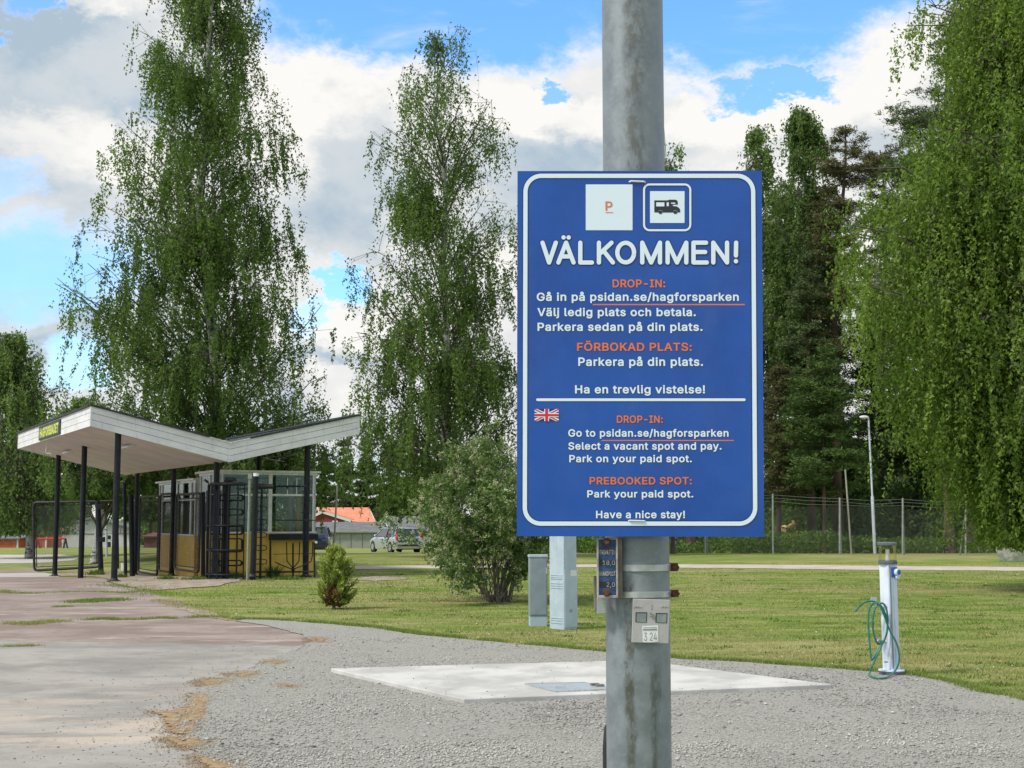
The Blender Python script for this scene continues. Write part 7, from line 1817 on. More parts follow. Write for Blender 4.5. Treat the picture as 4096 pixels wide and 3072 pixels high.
# pale building left with gable towards us
Y2 = 164; zg = float(hz(-50, Y2)) - .1
wh = thing('pale_building', 'pale grey gabled building with dark windows left behind the gate', 'building', Pt(370, 2200, Y2))
L_, R_ = Pt(190, 2200, Y2).x, Pt(530, 2200, Y2).x; ap = Pt(366, 2078, Y2); ze = Pt(200, 2122, Y2).z
mb = MB(); f5 = [Vector((L_, Y2, zg)), Vector((R_, Y2, zg)), Vector((R_, Y2, ze)), ap, Vector((L_, Y2, ze))]; b5 = [p + Vector((-3, 14, 0)) for p in f5]
mb.add(f5 + b5, [(0, 1, 2, 3, 4), (9, 8, 7, 6, 5), (0, 5, 6, 1), (1, 6, 7, 2), (2, 7, 8, 3), (3, 8, 9, 4), (4, 9, 5, 0)]); put('wall', mb, M['whitewall'], wh)
for e in (f5[4], f5[2]):
    dd = (e - ap) * .06; a, b_ = ap + Vector((0, -.5, .03)), e + dd + Vector((0, -.5, .03)); k = Vector((-3, 14.8, 0))
    o_ = [a, b_, b_ + k, a + k]
    if e is f5[4]: o_.reverse()
    put('roof', MB().hexa(o_, [p + Vector((0, 0, .28)) for p in o_]), M['greyroof'], wh)
put('cladding_band', MB().box(((L_ + R_) / 2, Y2 - .04, Pt(300, 2135, Y2).z), (R_ - L_, .05, .07)), M['greyroof'], wh)
for u, v0, v1, w in ((240, 2168, 2198, 16), (435, 2141, 2157, 20), (435, 2167, 2197, 18), (325, 2140, 2160, 10)):
    a, b_ = Pt(u - w / 2, v1, Y2), Pt(u + w / 2, v0, Y2); c = (a + b_) / 2
    f_ = put('window', MB().box((c.x, Y2 - .03, c.z), (b_.x - a.x + .25, .08, b_.z - a.z + .2)), M['trimwhite'], wh)
    put('pane', MB().box((c.x, Y2 - .075, c.z), (b_.x - a.x, .03, b_.z - a.z)), M['darkglass'], f_)


def shed(label, u0, u1, vt, Y, wall, roof, slope=.35, depth=5, group=None):
    a, b_ = Pt(u0, vt, Y), Pt(u1, vt, Y); zg_ = float(hz(a.x, Y)) - .1; t = thing('shed', label, 'shed', ((a.x + b_.x) / 2, Y, zg_), group)
    put('wall', MB().box(((a.x + b_.x) / 2, Y + depth / 2, (zg_ + a.z) / 2), (b_.x - a.x, depth, a.z - zg_)), wall, t)
    o_ = [Vector((a.x - .3, Y - .3, a.z + .02)), Vector((b_.x + .3, Y - .3, a.z + .02)), Vector((b_.x + .3, Y + depth + .3, a.z + slope)), Vector((a.x - .3, Y + depth + .3, a.z + slope))]
    put('roof', MB().hexa(o_, [p + Vector((0, 0, .14)) for p in o_]), roof, t)
    put('door', MB().box((a.x * .6 + b_.x * .4, Y - .03, zg_ + (a.z - zg_) * .44), ((b_.x - a.x) * .22, .05, (a.z - zg_) * .8)), wall, t)
    put('corner_board', MB().box((b_.x - .08, Y - .03, (zg_ + a.z) / 2), (.16, .06, a.z - zg_)), M['trimwhite'], t)
    return t


shed('long low rust orange building at the far left edge', -260, 74, 2158, 150, M['orangewall'], M['greyroof'])
shed('rust orange shed between the gate frame and the pale building', 142, 188, 2140, 152, M['orangewall'], M['tileorange'])
shed('dark brown red building seen through the narrow gate', 575, 700, 2150, 150, M['brownred'], M['brownred'])
# red swing frame
sw_ = thing('red_swing_frame', 'red tubular play frame with dark legs before the pale building', 'play frame', Pt(205, 2200, 140))
zg = float(hz(-48, 140))
put('top_bar', MB().tube([Pt(152, 2156, 140), Pt(262, 2154, 140)], .10, 8), M['tail'], sw_, True)
for a, b_ in (((152, 2156), (144, 2200)), ((262, 2154), (270, 2200)), ((262, 2154), (254, 2200)), ((152, 2156), (160, 2200))):
    p = Pt(b_[0], b_[1], 140); p.z = zg - .05
    put('leg', MB().tube([Pt(a[0], a[1], 140), p], .09, 8), M['redwall'] if a[0] < 200 else M['black'], sw_, True)

# ------------------------------------------------------------------ parked cars
def car(label, pos, heading, paint, estate=True, group='parked cars'):
    """heading: angle of the car's forward direction; local x forward, y left, origin at ground centre"""
    root = thing('parked_car', label, 'car', pos, group)
    Fm = Matrix.Translation(pos) @ Matrix.Rotation(heading, 4, 'Z')
    L, W, Hh = 4.55, 1.78, 1.46
    def loft(secs, name, mat, parent, smooth=True, bev=0):
        # secs: list of (x, [(y,z)...]) same count
        k = len(secs[0][1]); mb = MB(); vs = []
        for x, ring_ in secs: vs += [Fm @ Vector((x, y, z)) for y, z in ring_]
        fs = []
        for i in range(len(secs) - 1):
            for j in range(k):
                a, b_ = i * k + j, i * k + (j + 1) % k; fs.append((a, b_, b_ + k, a + k))
        fs.append(tuple(reversed(range(k)))); fs.append(tuple(range((len(secs) - 1) * k, len(secs) * k)))
        mb.add(vs, fs); return put(name, mb, mat, parent, smooth, bevel=bev)
    def sec(w, z0, z1, r=.12): return [(-w + r * .4, z0), (-w, z0 + r), (-w, z1 - r), (-w + r, z1), (w - r, z1), (w, z1 - r), (w, z0 + r), (w - r * .4, z0)]
    hw = W / 2
    body = loft([(-2.25, sec(hw * .86, .34, .86)), (-2.2, sec(hw * .94, .26, .94)), (-1.9, sec(hw, .20, .97)), (-.9, sec(hw, .18, .95)), (.9, sec(hw, .18, .93)), (1.35, sec(hw, .18, .90)), (1.95, sec(hw * .96, .20, .78)), (2.2, sec(hw * .86, .26, .68)), (2.28, sec(hw * .74, .34, .60))], 'body', paint, root)
    def cab(x0, x1, x2, x3, zb_, zt_, wb, wt, name, mat, inset=0.0):
        vs = [(x0, -wb, zb_), (x3, -wb, zb_), (x3, wb, zb_), (x0, wb, zb_), (x1, -wt, zt_), (x2, -wt, zt_), (x2, wt, zt_), (x1, wt, zt_)]
        mb = MB(); mb.hexa([Fm @ Vector(v) for v in vs[:4]], [Fm @ Vector(v) for v in vs[4:]]); return put(name, mb, mat, root, bevel=.05, seg=3)
    rx = -2.05 if estate else -1.95; rt = -1.70 if estate else -1.45
    cab(rx, rt, .35, 1.20, .90, Hh - .03, hw * .93, hw * .74, 'cabin_glass', M['carglass'])
    # pillars and roof skin
    mb = MB(); o_ = [(rt - .05, -hw * .75), (.38, -hw * .74), (.38, hw * .74), (rt - .05, hw * .75)]
    mb.hexa([Fm @ Vector((x, y, Hh - .07)) for x, y in o_], [Fm @ Vector((x * .98, y * .93, Hh)) for x, y in o_]); put('roof', mb, paint, root, True, bevel=.03)
    for sg in (-1, 1):
        for (xb, xt) in ((rx + .02, rt), (-.62, -.62), (1.18, .36)) + (((-1.55, -1.40),) if estate else ()):
            put('pillar', MB().tube([Fm @ Vector((xb, sg * hw * .935, .90)), Fm @ Vector((xt, sg * hw * .755, Hh - .05))], .035, 6), paint if xb != -.62 else M['carblack'], root, True)
        put('roof_rail', MB().tube([Fm @ Vector((rt, sg * hw * .66, Hh + .03)), Fm @ Vector((.2, sg * hw * .66, Hh + .03))], .018, 6), M['carblack'], root, True)
        put('tail_lamp', MB().box(Fm @ Vector((rx - .10, sg * hw * .88, .80 + (.12 if estate else 0))), (.20, .13, .34 if estate else .20), M=Matrix.Rotation(heading, 3, 'Z')), M['tail'], root, bevel=.03)
        put('wing_mirror', MB().ball(Fm @ Vector((.80, sg * (hw + .08), .98)), .10, 10, 6, (.8, 1, .8)), paint, root, True)
        for xw in (-1.35, 1.38):
            c = Fm @ Vector((xw, sg * (hw - .10), .31)); ax = (Fm.to_3x3() @ Vector((0, sg, 0)))
            w_ = thing_child('wheel', root)
            put('tyre', MB().tube([c - ax * .10, c - ax * .09, c + ax * .10, c + ax * .115], [.28, .31, .31, .28], 22), M['tyre'], w_, True)
            put('rim', MB().tube([c + ax * .10, c + ax * .125], [.20, .19], 18), M['rim'], w_, True)
            put('wheel_arch', MB().tube([c + ax * .085, c + ax * .1015], [.365, .365], 22), M['carblack'], root, True)
    put('number_plate', MB().box(Fm @ Vector((-2.27, 0, .62)), (.03, .52, .12), M=Matrix.Rotation(heading, 3, 'Z')), M['trimwhite'], root)
    put('bumper_strip', MB().box(Fm @ Vector((-2.255, 0, .45)), (.05, W * .86, .10), M=Matrix.Rotation(heading, 3, 'Z')), M['carblack'], root)
    put('rear_window', MB().hexa([Fm @ Vector((rx - .005, -.62, .98)), Fm @ Vector((rx - .005, .62, .98)), Fm @ Vector((rx + .02, .62, .98)), Fm @ Vector((rx + .02, -.62, .98))],
                                 [Fm @ Vector((rt - .06, -.55, 1.36)), Fm @ Vector((rt - .06, .55, 1.36)), Fm @ Vector((rt, .55, 1.36)), Fm @ Vector((rt, -.55, 1.36))]), M['carglass'], root)
    return root


def thing_child(name, parent):
    o = bpy.data.objects.new(name, None); COL.objects.link(o); o.parent = parent; return o


Yc = 79.0
xs = Pt(1548, 2205, Yc).x
car('silver estate car seen from behind, partly covered by the flowering shrub', Vector((xs + .35, Yc + 1.5, float(hz(0, Yc + 1.5)))), R(90 + 27), M['silver'])
xb = Pt(1262, 2205, Yc - 2).x
car('dark blue hatchback parked behind the ticket booth', Vector((xb, Yc - 2, float(hz(0, Yc - 2)))), R(90 + 4), M['navycar'], False)
car('silver car mostly hidden right of the silver estate', Vector((xs + 3.9, Yc + 3.0, float(hz(0, Yc + 3)))), R(90 + 22), M['silver'])

# ------------------------------------------------------------------ trees and shrubs
def leaf_quads(C, A, B, s, w):
    """C base point, A long axis, B cross axis (all n,3), s length, w half width ratio"""
    s = s[:, None]
    V = np.stack([C, C + A * s * .45 + B * s * w, C + A * s, C + A * s * .45 - B * s * w], 1)
    return V


def unit(v): return v / np.maximum(np.linalg.norm(v, axis=-1, keepdims=True), 1e-9)


def tubes_np(P, rad, n=5):
    """P (m,k,3) polylines with radius (m,k): returns V,F"""
    m, k, _ = P.shape
    T = np.gradient(P, axis=1); T = unit(T)
    ref = np.where(np.abs(T[..., 2:3]) < .9, np.array([0, 0, 1.0]), np.array([1.0, 0, 0]))
    X = unit(np.cross(T, ref)); Y = np.cross(T, X)
    a = np.arange(n) * 2 * np.pi / n
    V = P[:, :, None] + rad[..., None, None] * (X[:, :, None] * np.cos(a)[None, None, :, None] + Y[:, :, None] * np.sin(a)[None, None, :, None])
    idx = np.arange(m * k * n).reshape(m, k, n)
    a0 = idx[:, :-1]; a1 = np.roll(a0, -1, 2); b0 = idx[:, 1:]; b1 = np.roll(b0, -1, 2)
    F = np.stack([a0, a1, b1, b0], -1).reshape(-1, 4)
    return V.reshape(-1, 3), F


def np_part(name, V, F, mat, parent, smooth=False, col=None):
    loc = np.array(parent.location)
    me = raw_mesh(name, V - loc, F, mat, smooth, col)
    o = bpy.data.objects.new(name, me); COL.objects.link(o); o.parent = parent
    return o


def sil_profile(sil, Y):
    """silhouette rows (v, u_left, u_right) to height, centre x, half width"""
    rows = []
    for v, a, c in sil:
        pa, pb = Pt(a, v, Y), Pt(c, v, Y); rows.append(((pa.z + pb.z) / 2, (pa.x + pb.x) / 2, (pb.x - pa.x) / 2))
    rows.sort(); r = np.array(rows)
    return (lambda h: np.interp(h, r[:, 0], r[:, 1])), (lambda h: np.interp(h, r[:, 0], r[:, 2])), r[0, 0], r[-1, 0]


def birch(label, base, sil, Y, seed, limbs=70, twigs=12, strands=3, dens=26, ls=.075, mat='leafdark', trunk_r=.22, droop=1.5, tones=(.45, .25), flat=1.0, trunks=None, umax=None, group=None, rise=.55, bark='birch', gaps=.30, name='birch_tree', azr=None, airy=0.0):
    rr = np.random.default_rng(seed)
    cx, rad, h0, h1 = sil_profile(sil, Y)
    b = Vector((base[0], Y, float(hz(base[0], Y))))
    t = thing(name, label, 'tree', b, group)
    # trunk follows the crown's middle
    hs = np.linspace(0, 1, 14); H = h1 - b.z
    hh = b.z + hs * H * .985
    wob = rr.normal(0, 1, (14, 2)).cumsum(0) * .035
    tx = b.x + (cx(hh) - b.x) * sm(hs * 1.6) * .8 + wob[:, 0] * (hs > 0); ty = Y + wob[:, 1]
    P = np.stack([tx, ty, hh], 1); P[0, 2] -= .2
    rd = trunk_r * (1 - hs) ** .85 + .018; rd[0] *= 1.35
    V, F = tubes_np(P[None], rd[None], 12); np_part('trunk', V, F, M[bark], t, True)
    # limbs
    lo = max(h0, b.z + .4)
    f = rr.uniform(0, 1, limbs) ** 1.12
    tipz = lo + (h1 - lo) * (.06 + .94 * f)
    R_ = rad(tipz) * np.sqrt(rr.uniform(.30, 1.06, limbs))
    az = (np.arange(limbs) * 2.39996 + rr.normal(0, .3, limbs)) if azr is None else rr.uniform(azr[0], azr[1], limbs)
    tip = np.stack([cx(tipz) + np.cos(az) * R_, Y + np.sin(az) * R_ * flat, tipz], 1)
    startz = np.maximum(b.z + H * .10, tipz - R_ * rr.uniform(rise * .8, rise * 1.9, limbs))
    startz = np.minimum(startz, tipz - .1)
    st = np.stack([np.interp(startz, hh, tx), np.interp(startz, hh, ty), startz], 1)
    K = 7; tt = np.linspace(0, 1, K)[None, :, None]
    mid = (st + tip) / 2; mid[:, 2] += R_ * .18; mid[:, :2] = st[:, :2] * .55 + tip[:, :2] * .45
    L = (1 - tt) ** 2 * st[:, None] + 2 * tt * (1 - tt) * mid[:, None] + tt ** 2 * tip[:, None]
    L[:, 1:-1] += rr.normal(0, .05, (limbs, K - 2, 3)) * R_[:, None, None] * .35
    lr = (.012 + trunk_r * .20 * (R_ / max(R_.max(), .1)))[:, None] * (1 - .82 * np.linspace(0, 1, K))[None]
    V, F = tubes_np(L, lr, 5); np_part('branches', V, F, M['twig'], t, True)['kind'] = 'stuff'
    # twig origins along the limbs
    n = limbs * twigs
    li = np.repeat(np.arange(limbs), twigs); tp = rr.uniform(.22, 1.0, n) ** .8
    fi = tp * (K - 1); i0 = np.minimum(fi.astype(int), K - 2); fr = (fi - i0)[:, None]
    po = L[li, i0] * (1 - fr) + L[li, i0 + 1] * fr
    spread = (.14 + .20 * R_[li])[:, None] * rr.normal(0, 1, (n, 3)) * np.array((.75, .75, .45))
    tw = po + spread
    d = np.hypot(tw[:, 0] - cx(tw[:, 2]), (tw[:, 1] - Y) / max(flat, .2)); ok = (d < rad(tw[:, 2]) * 1.02 + .10)
    lid = li[ok]
    po, tw = po[ok], tw[ok]
    # strands hanging from each twig end
    m = len(tw) * strands
    o = np.repeat(tw, strands, 0) + rr.normal(0, .07 + .03 * droop, (m, 3))
    SL = droop * rr.gamma(3.0, .33, m) * .75 + .15
    drift = rr.normal(0, .10, (m, 2)) * SL[:, None]
    outw = unit(np.stack([o[:, 0] - cx(o[:, 2]), o[:, 1] - Y], 1)) * (.10 * SL)[:, None]
    end = o.copy(); end[:, :2] += drift + outw; end[:, 2] -= SL
    floor_ = hz(end[:, 0], end[:, 1]) + .5
    end[:, 2] = np.maximum(end[:, 2], np.maximum(floor_, h0 - .2)); 
    # hanging twigs as fine tubes
    q = np.stack([np.repeat(po, strands, 0), o, (o + end) / 2 + rr.normal(0, .03, (m, 3)), end], 1)
    sel = rr.uniform(0, 1, m) < (.40 if m < 6000 else .13)
    V, F = tubes_np(q[sel], np.tile(np.array((.010, .007, .004, .002)), (int(sel.sum()), 1)), 3)
    np_part('hanging_twigs', V, F, M['twig'], t)['kind'] = 'stuff'
    cnt = np.maximum(2, (SL * dens * rr.uniform(.55, 1.3, m))).astype(int)
    # thin some clusters for gaps
    gate_ = vnoise(o[:, 0] + o[:, 1], o[:, 2] * .55, 1.1, seed % 90) 
    cnt = np.where(gate_ < gaps, (cnt * .25).astype(int), cnt)
    cnt = (cnt * (1 - airy * sm((o[:, 2] - h0 - .5 * (h1 - h0)) / (.4 * (h1 - h0))))).astype(int) + 1
    k = np.repeat(np.arange(m), cnt); N = len(k); tl = rr.uniform(0, 1, N)
    C = o[k] * (1 - tl)[:, None] + end[k] * tl[:, None]
    C += rr.normal(0, 1, (N, 3)) * (.018 + .035 * (1 - tl))[:, None] * (1 + ls * 4)
    A = np.stack([rr.normal(0, .55, N), rr.normal(0, .55, N), -rr.uniform(.25, 1.1, N)], 1); A = unit(A)
    B = unit(np.cross(A, rr.normal(0, 1, (N, 3))))
    s = ls * rr.uniform(.65, 1.35, N)
    tone = np.clip(tones[0] + rr.normal(0, tones[1], N) + rr.normal(0, .08, m)[k] + (rr.normal(0, .13, limbs)[np.repeat(lid, strands)])[k] + (vnoise(C[:, 0], C[:, 2], 1.6, seed % 70) - .5) * .35, 0, 1)
    if umax is not None:
        uu = 2048 + FPX * C[:, 0] / C[:, 1]; keep = uu < umax
        C, A, B, s, tone = C[keep], A[keep], B[keep], s[keep], tone[keep]; N = len(s)
    if Y > 20:
        V = np.stack([C - B * (s * .34)[:, None], C + B * (s * .34)[:, None], C + A * s[:, None]], 1).reshape(-1, 3); F = np.arange(3 * N).reshape(-1, 3); nv = 3
    else:
        V = leaf_quads(C, A, B, s, .34).reshape(-1, 3); F = np.arange(4 * N).reshape(-1, 4); nv = 4
    col = np.zeros((nv * N, 3)); col[:, 0] = np.repeat(tone, nv)
    np_part('crown', V, F, M[mat], t, col=col)['kind'] = 'stuff'
    return t, N


NL = []
# 1 the big weeping birch behind the canopy
YB = 56.0
NL.append(birch('biggest tall weeping birch, dark and dense, right behind the canopy', (Pt(850, 2200, YB).x,), [
    (-420, 780, 900), (-200, 640, 1060), (20, 590, 1090), (120, 540, 1110), (250, 530, 1110), (370, 470, 1130), (430, 470, 1190), (600, 420, 1220), (690, 310, 1235), (850, 300, 1225), (960, 310, 1215),
    (1000, 300, 1240), (1120, 250, 1290), (1200, 250, 1340), (1350, 320, 1330), (1450, 330, 1300), (1600, 340, 1370), (1800, 400, 1380), (2000, 470, 1380), (2110, 560, 1340)], YB, 101,
    limbs=215, twigs=17, strands=4, dens=23, ls=.116, mat='leafdark', trunk_r=.26, droop=1.2, tones=(.50, .27), umax=None, gaps=.42, airy=.35, rise=.7))
# 2 slimmer birch left of the board
YB = 50.0
NL.append(birch('slender birch with open drooping crown just left of the blue board', (Pt(1790, 2200, YB).x,), [
    (105, 1775, 1880), (180, 1640, 1895), (250, 1600, 1900), (330, 1560, 1910), (400, 1430, 1960), (480, 1470, 2030), (560, 1450, 2045), (650, 1500, 2030), (760, 1560, 1990), (850, 1480, 2070), (960, 1440, 2110),
    (1030, 1390, 2110), (1150, 1410, 2120), (1250, 1420, 2120), (1380, 1400, 2130), (1500, 1450, 2130), (1620, 1370, 2140), (1750, 1330, 2140), (1870, 1370, 2130), (1990, 1480, 2120), (2070, 1600, 2100)], YB, 102,
    limbs=150, twigs=15, strands=4, dens=28, ls=.100, mat='leafdark', trunk_r=.19, droop=.85, tones=(.50, .27), gaps=.42, airy=.6, rise=.8))
# 3 bright birch at the right edge, nearest
YB = 27.0
NL.append(birch('bright green weeping birch filling the right edge, nearest of the trees', (Pt(4420, 2200, YB).x,), [
    (-400, 3900, 4900), (-150, 3850, 4950), (60, 3640, 5000), (150, 3790, 5000), (260, 3750, 5050), (420, 3730, 5050), (560, 3560, 5080), (700, 3430, 5100), (830, 3330, 5100), (980, 3230, 5100), (1100, 3330, 5100),
    (1200, 3380, 5100), (1300, 3480, 5100), (1450, 3530, 5100), (1600, 3620, 5080), (1750, 3740, 5050), (1850, 3790, 5050), (1950, 3870, 5000), (2050, 3930, 4950), (2100, 3960, 4900), (2150, 3990, 4850)], YB, 103,
    limbs=320, twigs=22, strands=4, dens=29, ls=.074, mat='leafbright', trunk_r=.30, droop=1.1, tones=(.45, .27), flat=.75, umax=4230, gaps=.24, rise=.35, azr=(1.7, 5.2)))
# 4, 5 small birches on the left
YB = 62.0
NL.append(birch('birch with pale trunk at the left edge, left of the canopy', (Pt(118, 2200, YB).x,), [
    (1330, 20, 90), (1360, -60, 180), (1400, -140, 235), (1470, -200, 215), (1520, -220, 290), (1600, -230, 310), (1650, -230, 330), (1750, -230, 330), (1900, -230, 330), (2000, -230, 320), (2060, -200, 290), (2120, -120, 230)], YB, 104,
    limbs=110, twigs=13, strands=3, dens=18, ls=.14, mat='leafmid', trunk_r=.15, droop=1.2, gaps=.52, tones=(.75, .22), rise=.7))
YB = 52.0
NL.append(birch('birch with leaning white trunk behind the yard gate', (Pt(376, 2260, YB).x,), [
    (1600, 300, 420), (1660, 190, 520), (1740, 140, 610), (1820, 150, 650), (1900, 190, 620), (1960, 300, 540)], YB, 105,
    limbs=80, twigs=13, strands=3, dens=22, ls=.115, mat='leafmid', trunk_r=.17, droop=.6, gaps=.25, rise=.7))
# wood behind the fence on the right
for lab, bu, sil, YB, seed, kw in [
    ('birch just right of the pole top, mostly hidden by the board', 2700, [(430, 2600, 2740), (500, 2540, 2820), (580, 2510, 2860), (690, 2480, 2870), (900, 2450, 2880), (1300, 2420, 2900), (1700, 2420, 2900), (2000, 2480, 2850)], 66, 111, dict(limbs=75)),
    ('birch with rounded top at the upper right corner of the board', 3010, [(500, 3030, 3080), (560, 2920, 3110), (640, 2890, 3115), (800, 2900, 3160), (1000, 2950, 3210), (1400, 2940, 3260), (1800, 2950, 3260), (2050, 3000, 3180)], 68, 112, dict(limbs=85)),
    ('tall birch left of the brownish pine beside the board', 3250, [(440, 3180, 3205), (500, 3140, 3300), (580, 3130, 3330), (680, 3080, 3340), (850, 3055, 3350), (1000, 3050, 3370), (1300, 3050, 3380), (1600, 3060, 3380), (1850, 3080, 3380), (2000, 3150, 3300)], 64, 113, dict(limbs=150)),
]:
    NL.append(birch(lab, (Pt(bu, 2200, YB).x,), sil, YB, seed, twigs=12, strands=3, dens=20, ls=.145, mat='leafmid', trunk_r=.17, droop=1.1, gaps=.30, tones=(.60, .26), **kw))
# leafy understorey trees behind the fence, right
for lab, bu, sil, YB, seed in [
    ('leafy young tree behind the fence right of the lamp', 3620, [(1500, 3560, 3680), (1700, 3480, 3760), (1900, 3470, 3830), (2050, 3500, 3850), (2140, 3520, 3820)], 66, 121),
    ('leafy young tree between pine trunks behind the fence', 3440, [(1750, 3400, 3480), (1900, 3360, 3540), (2050, 3370, 3560), (2150, 3380, 3540)], 63, 122),
    ('low leafy tree behind the fence at the bright birch', 3850, [(1650, 3780, 3960), (1850, 3700, 4050), (2000, 3690, 4080), (2140, 3720, 4060)], 64, 123),
    ('leafy tree behind the fence at the right edge', 4120, [(1600, 4030, 4230), (1850, 3960, 4300), (2000, 3950, 4320), (2140, 3980, 4300)], 63, 124),
]:
    NL.append(birch(lab, (Pt(bu, 2200, YB).x,), sil, YB, seed, limbs=52, twigs=13, strands=3, dens=20, ls=.150, mat='leafmid', trunk_r=.10, droop=.5, gaps=.2, tones=(.40, .26), bark='darkbark', name='leafy_tree'))


def pine(label, base_u, Y, top_v, sil, seed, mat='needle', trunk_r=.20, crown_from=.3, nbr=60, tuft=34, nl=.16, group=None, spruce=False, lean=0.0):
    rr = np.random.default_rng(seed)
    cx, rad, h0, h1 = sil_profile(sil, Y)
    bx = Pt(base_u, 2200, Y).x; b = Vector((bx, Y, float(hz(bx, Y))))
    t = thing('spruce_tree' if spruce else 'pine_tree', label, 'tree', b, group)
    hs = np.linspace(0, 1, 12); hh = b.z + hs * (h1 - b.z); tx = bx + (cx(hh) - bx) * hs + rr.normal(0, .04, 12).cumsum() * .4; tx[0] = bx
    P = np.stack([tx, np.full(12, Y), hh], 1); P[0, 2] -= .2
    rd = trunk_r * (1 - hs * .92) ** .8; rd[0] *= 1.3
    V, F = tubes_np(P[None], rd[None], 12); np_part('trunk', V, F, M['pinebark'] if not spruce else M['darkbark'], t, True)
    nbr = int(nbr * 1.35)
    z = h0 + (h1 - h0) * np.sort(rr.uniform(0, 1, nbr)) ** .9; az = np.arange(nbr) * 2.4 + rr.normal(0, .4, nbr)
    Rb = rad(z) * rr.uniform(.55, 1.05, nbr) + .15
    st = np.stack([np.interp(z, hh, tx), np.full(nbr, Y), z], 1)
    up = np.where(rr.uniform(0, 1, nbr) < .5, .12, -.04) if not spruce else np.full(nbr, -.22)
    tip = st + np.stack([np.cos(az) * Rb, np.sin(az) * Rb, up * Rb + .1], 1)
    K = 6; tt = np.linspace(0, 1, K)[None, :, None]; mid = (st + tip) / 2 + np.array((0, 0, 1)) * (-.08 * Rb)[:, None]
    L = (1 - tt) ** 2 * st[:, None] + 2 * tt * (1 - tt) * mid[:, None] + tt ** 2 * tip[:, None]
    L[:, 1:-1] += rr.normal(0, .05, (nbr, K - 2, 3))
    V, F = tubes_np(L, (.012 + .018 * Rb)[:, None] * (1 - .8 * np.linspace(0, 1, K))[None], 4); np_part('branches', V, F, M['pinebark'], t, True)['kind'] = 'stuff'
    # needle tufts: flat pads along the outer part of each branch
    nt_ = np.maximum(7, (Rb * 17).astype(int)); k = np.repeat(np.arange(nbr), nt_); n = len(k)
    tp = rr.uniform(.12, 1.0, n) ** .7; fi = tp * (K - 1); i0 = np.minimum(fi.astype(int), K - 2); fr = (fi - i0)[:, None]
    po = L[k, i0] * (1 - fr) + L[k, i0 + 1] * fr
    k_tone = rr.normal(0, .10, nbr)[k]
    side = rr.normal(0, 1, (n, 3)) * np.array((.22, .22, .09)) * (Rb[k] * .55 + .4)[:, None]
    po = po + side + np.array((0, 0, .04))
    q = np.repeat(np.arange(n), tuft); N = len(q)
    C = po[q] + rr.normal(0, 1, (N, 3)) * np.array((.11, .11, .06)) * (1.0 if not spruce else 1.2)
    A = rr.normal(0, 1, (N, 3)) * np.array((1, 1, .45)); A[:, 2] += .35 if not spruce else -.2; A = unit(A)
    B = unit(np.cross(A, rr.normal(0, 1, (N, 3))))
    s = nl * rr.uniform(.6, 1.3, N)
    V = np.stack([C - B * (s * .13)[:, None], C + B * (s * .13)[:, None], C + A * s[:, None]], 1).reshape(-1, 3); F = np.arange(3 * N).reshape(-1, 3)
    tone = np.clip(.42 + rr.normal(0, .22, N) + rr.normal(0, .14, n)[q], 0, 1)
    col = np.zeros((3 * N, 3)); col[:, 0] = np.repeat(tone, 3)
    np_part('needles', V, F, M[mat], t, col=col)['kind'] = 'stuff'
    return t, N


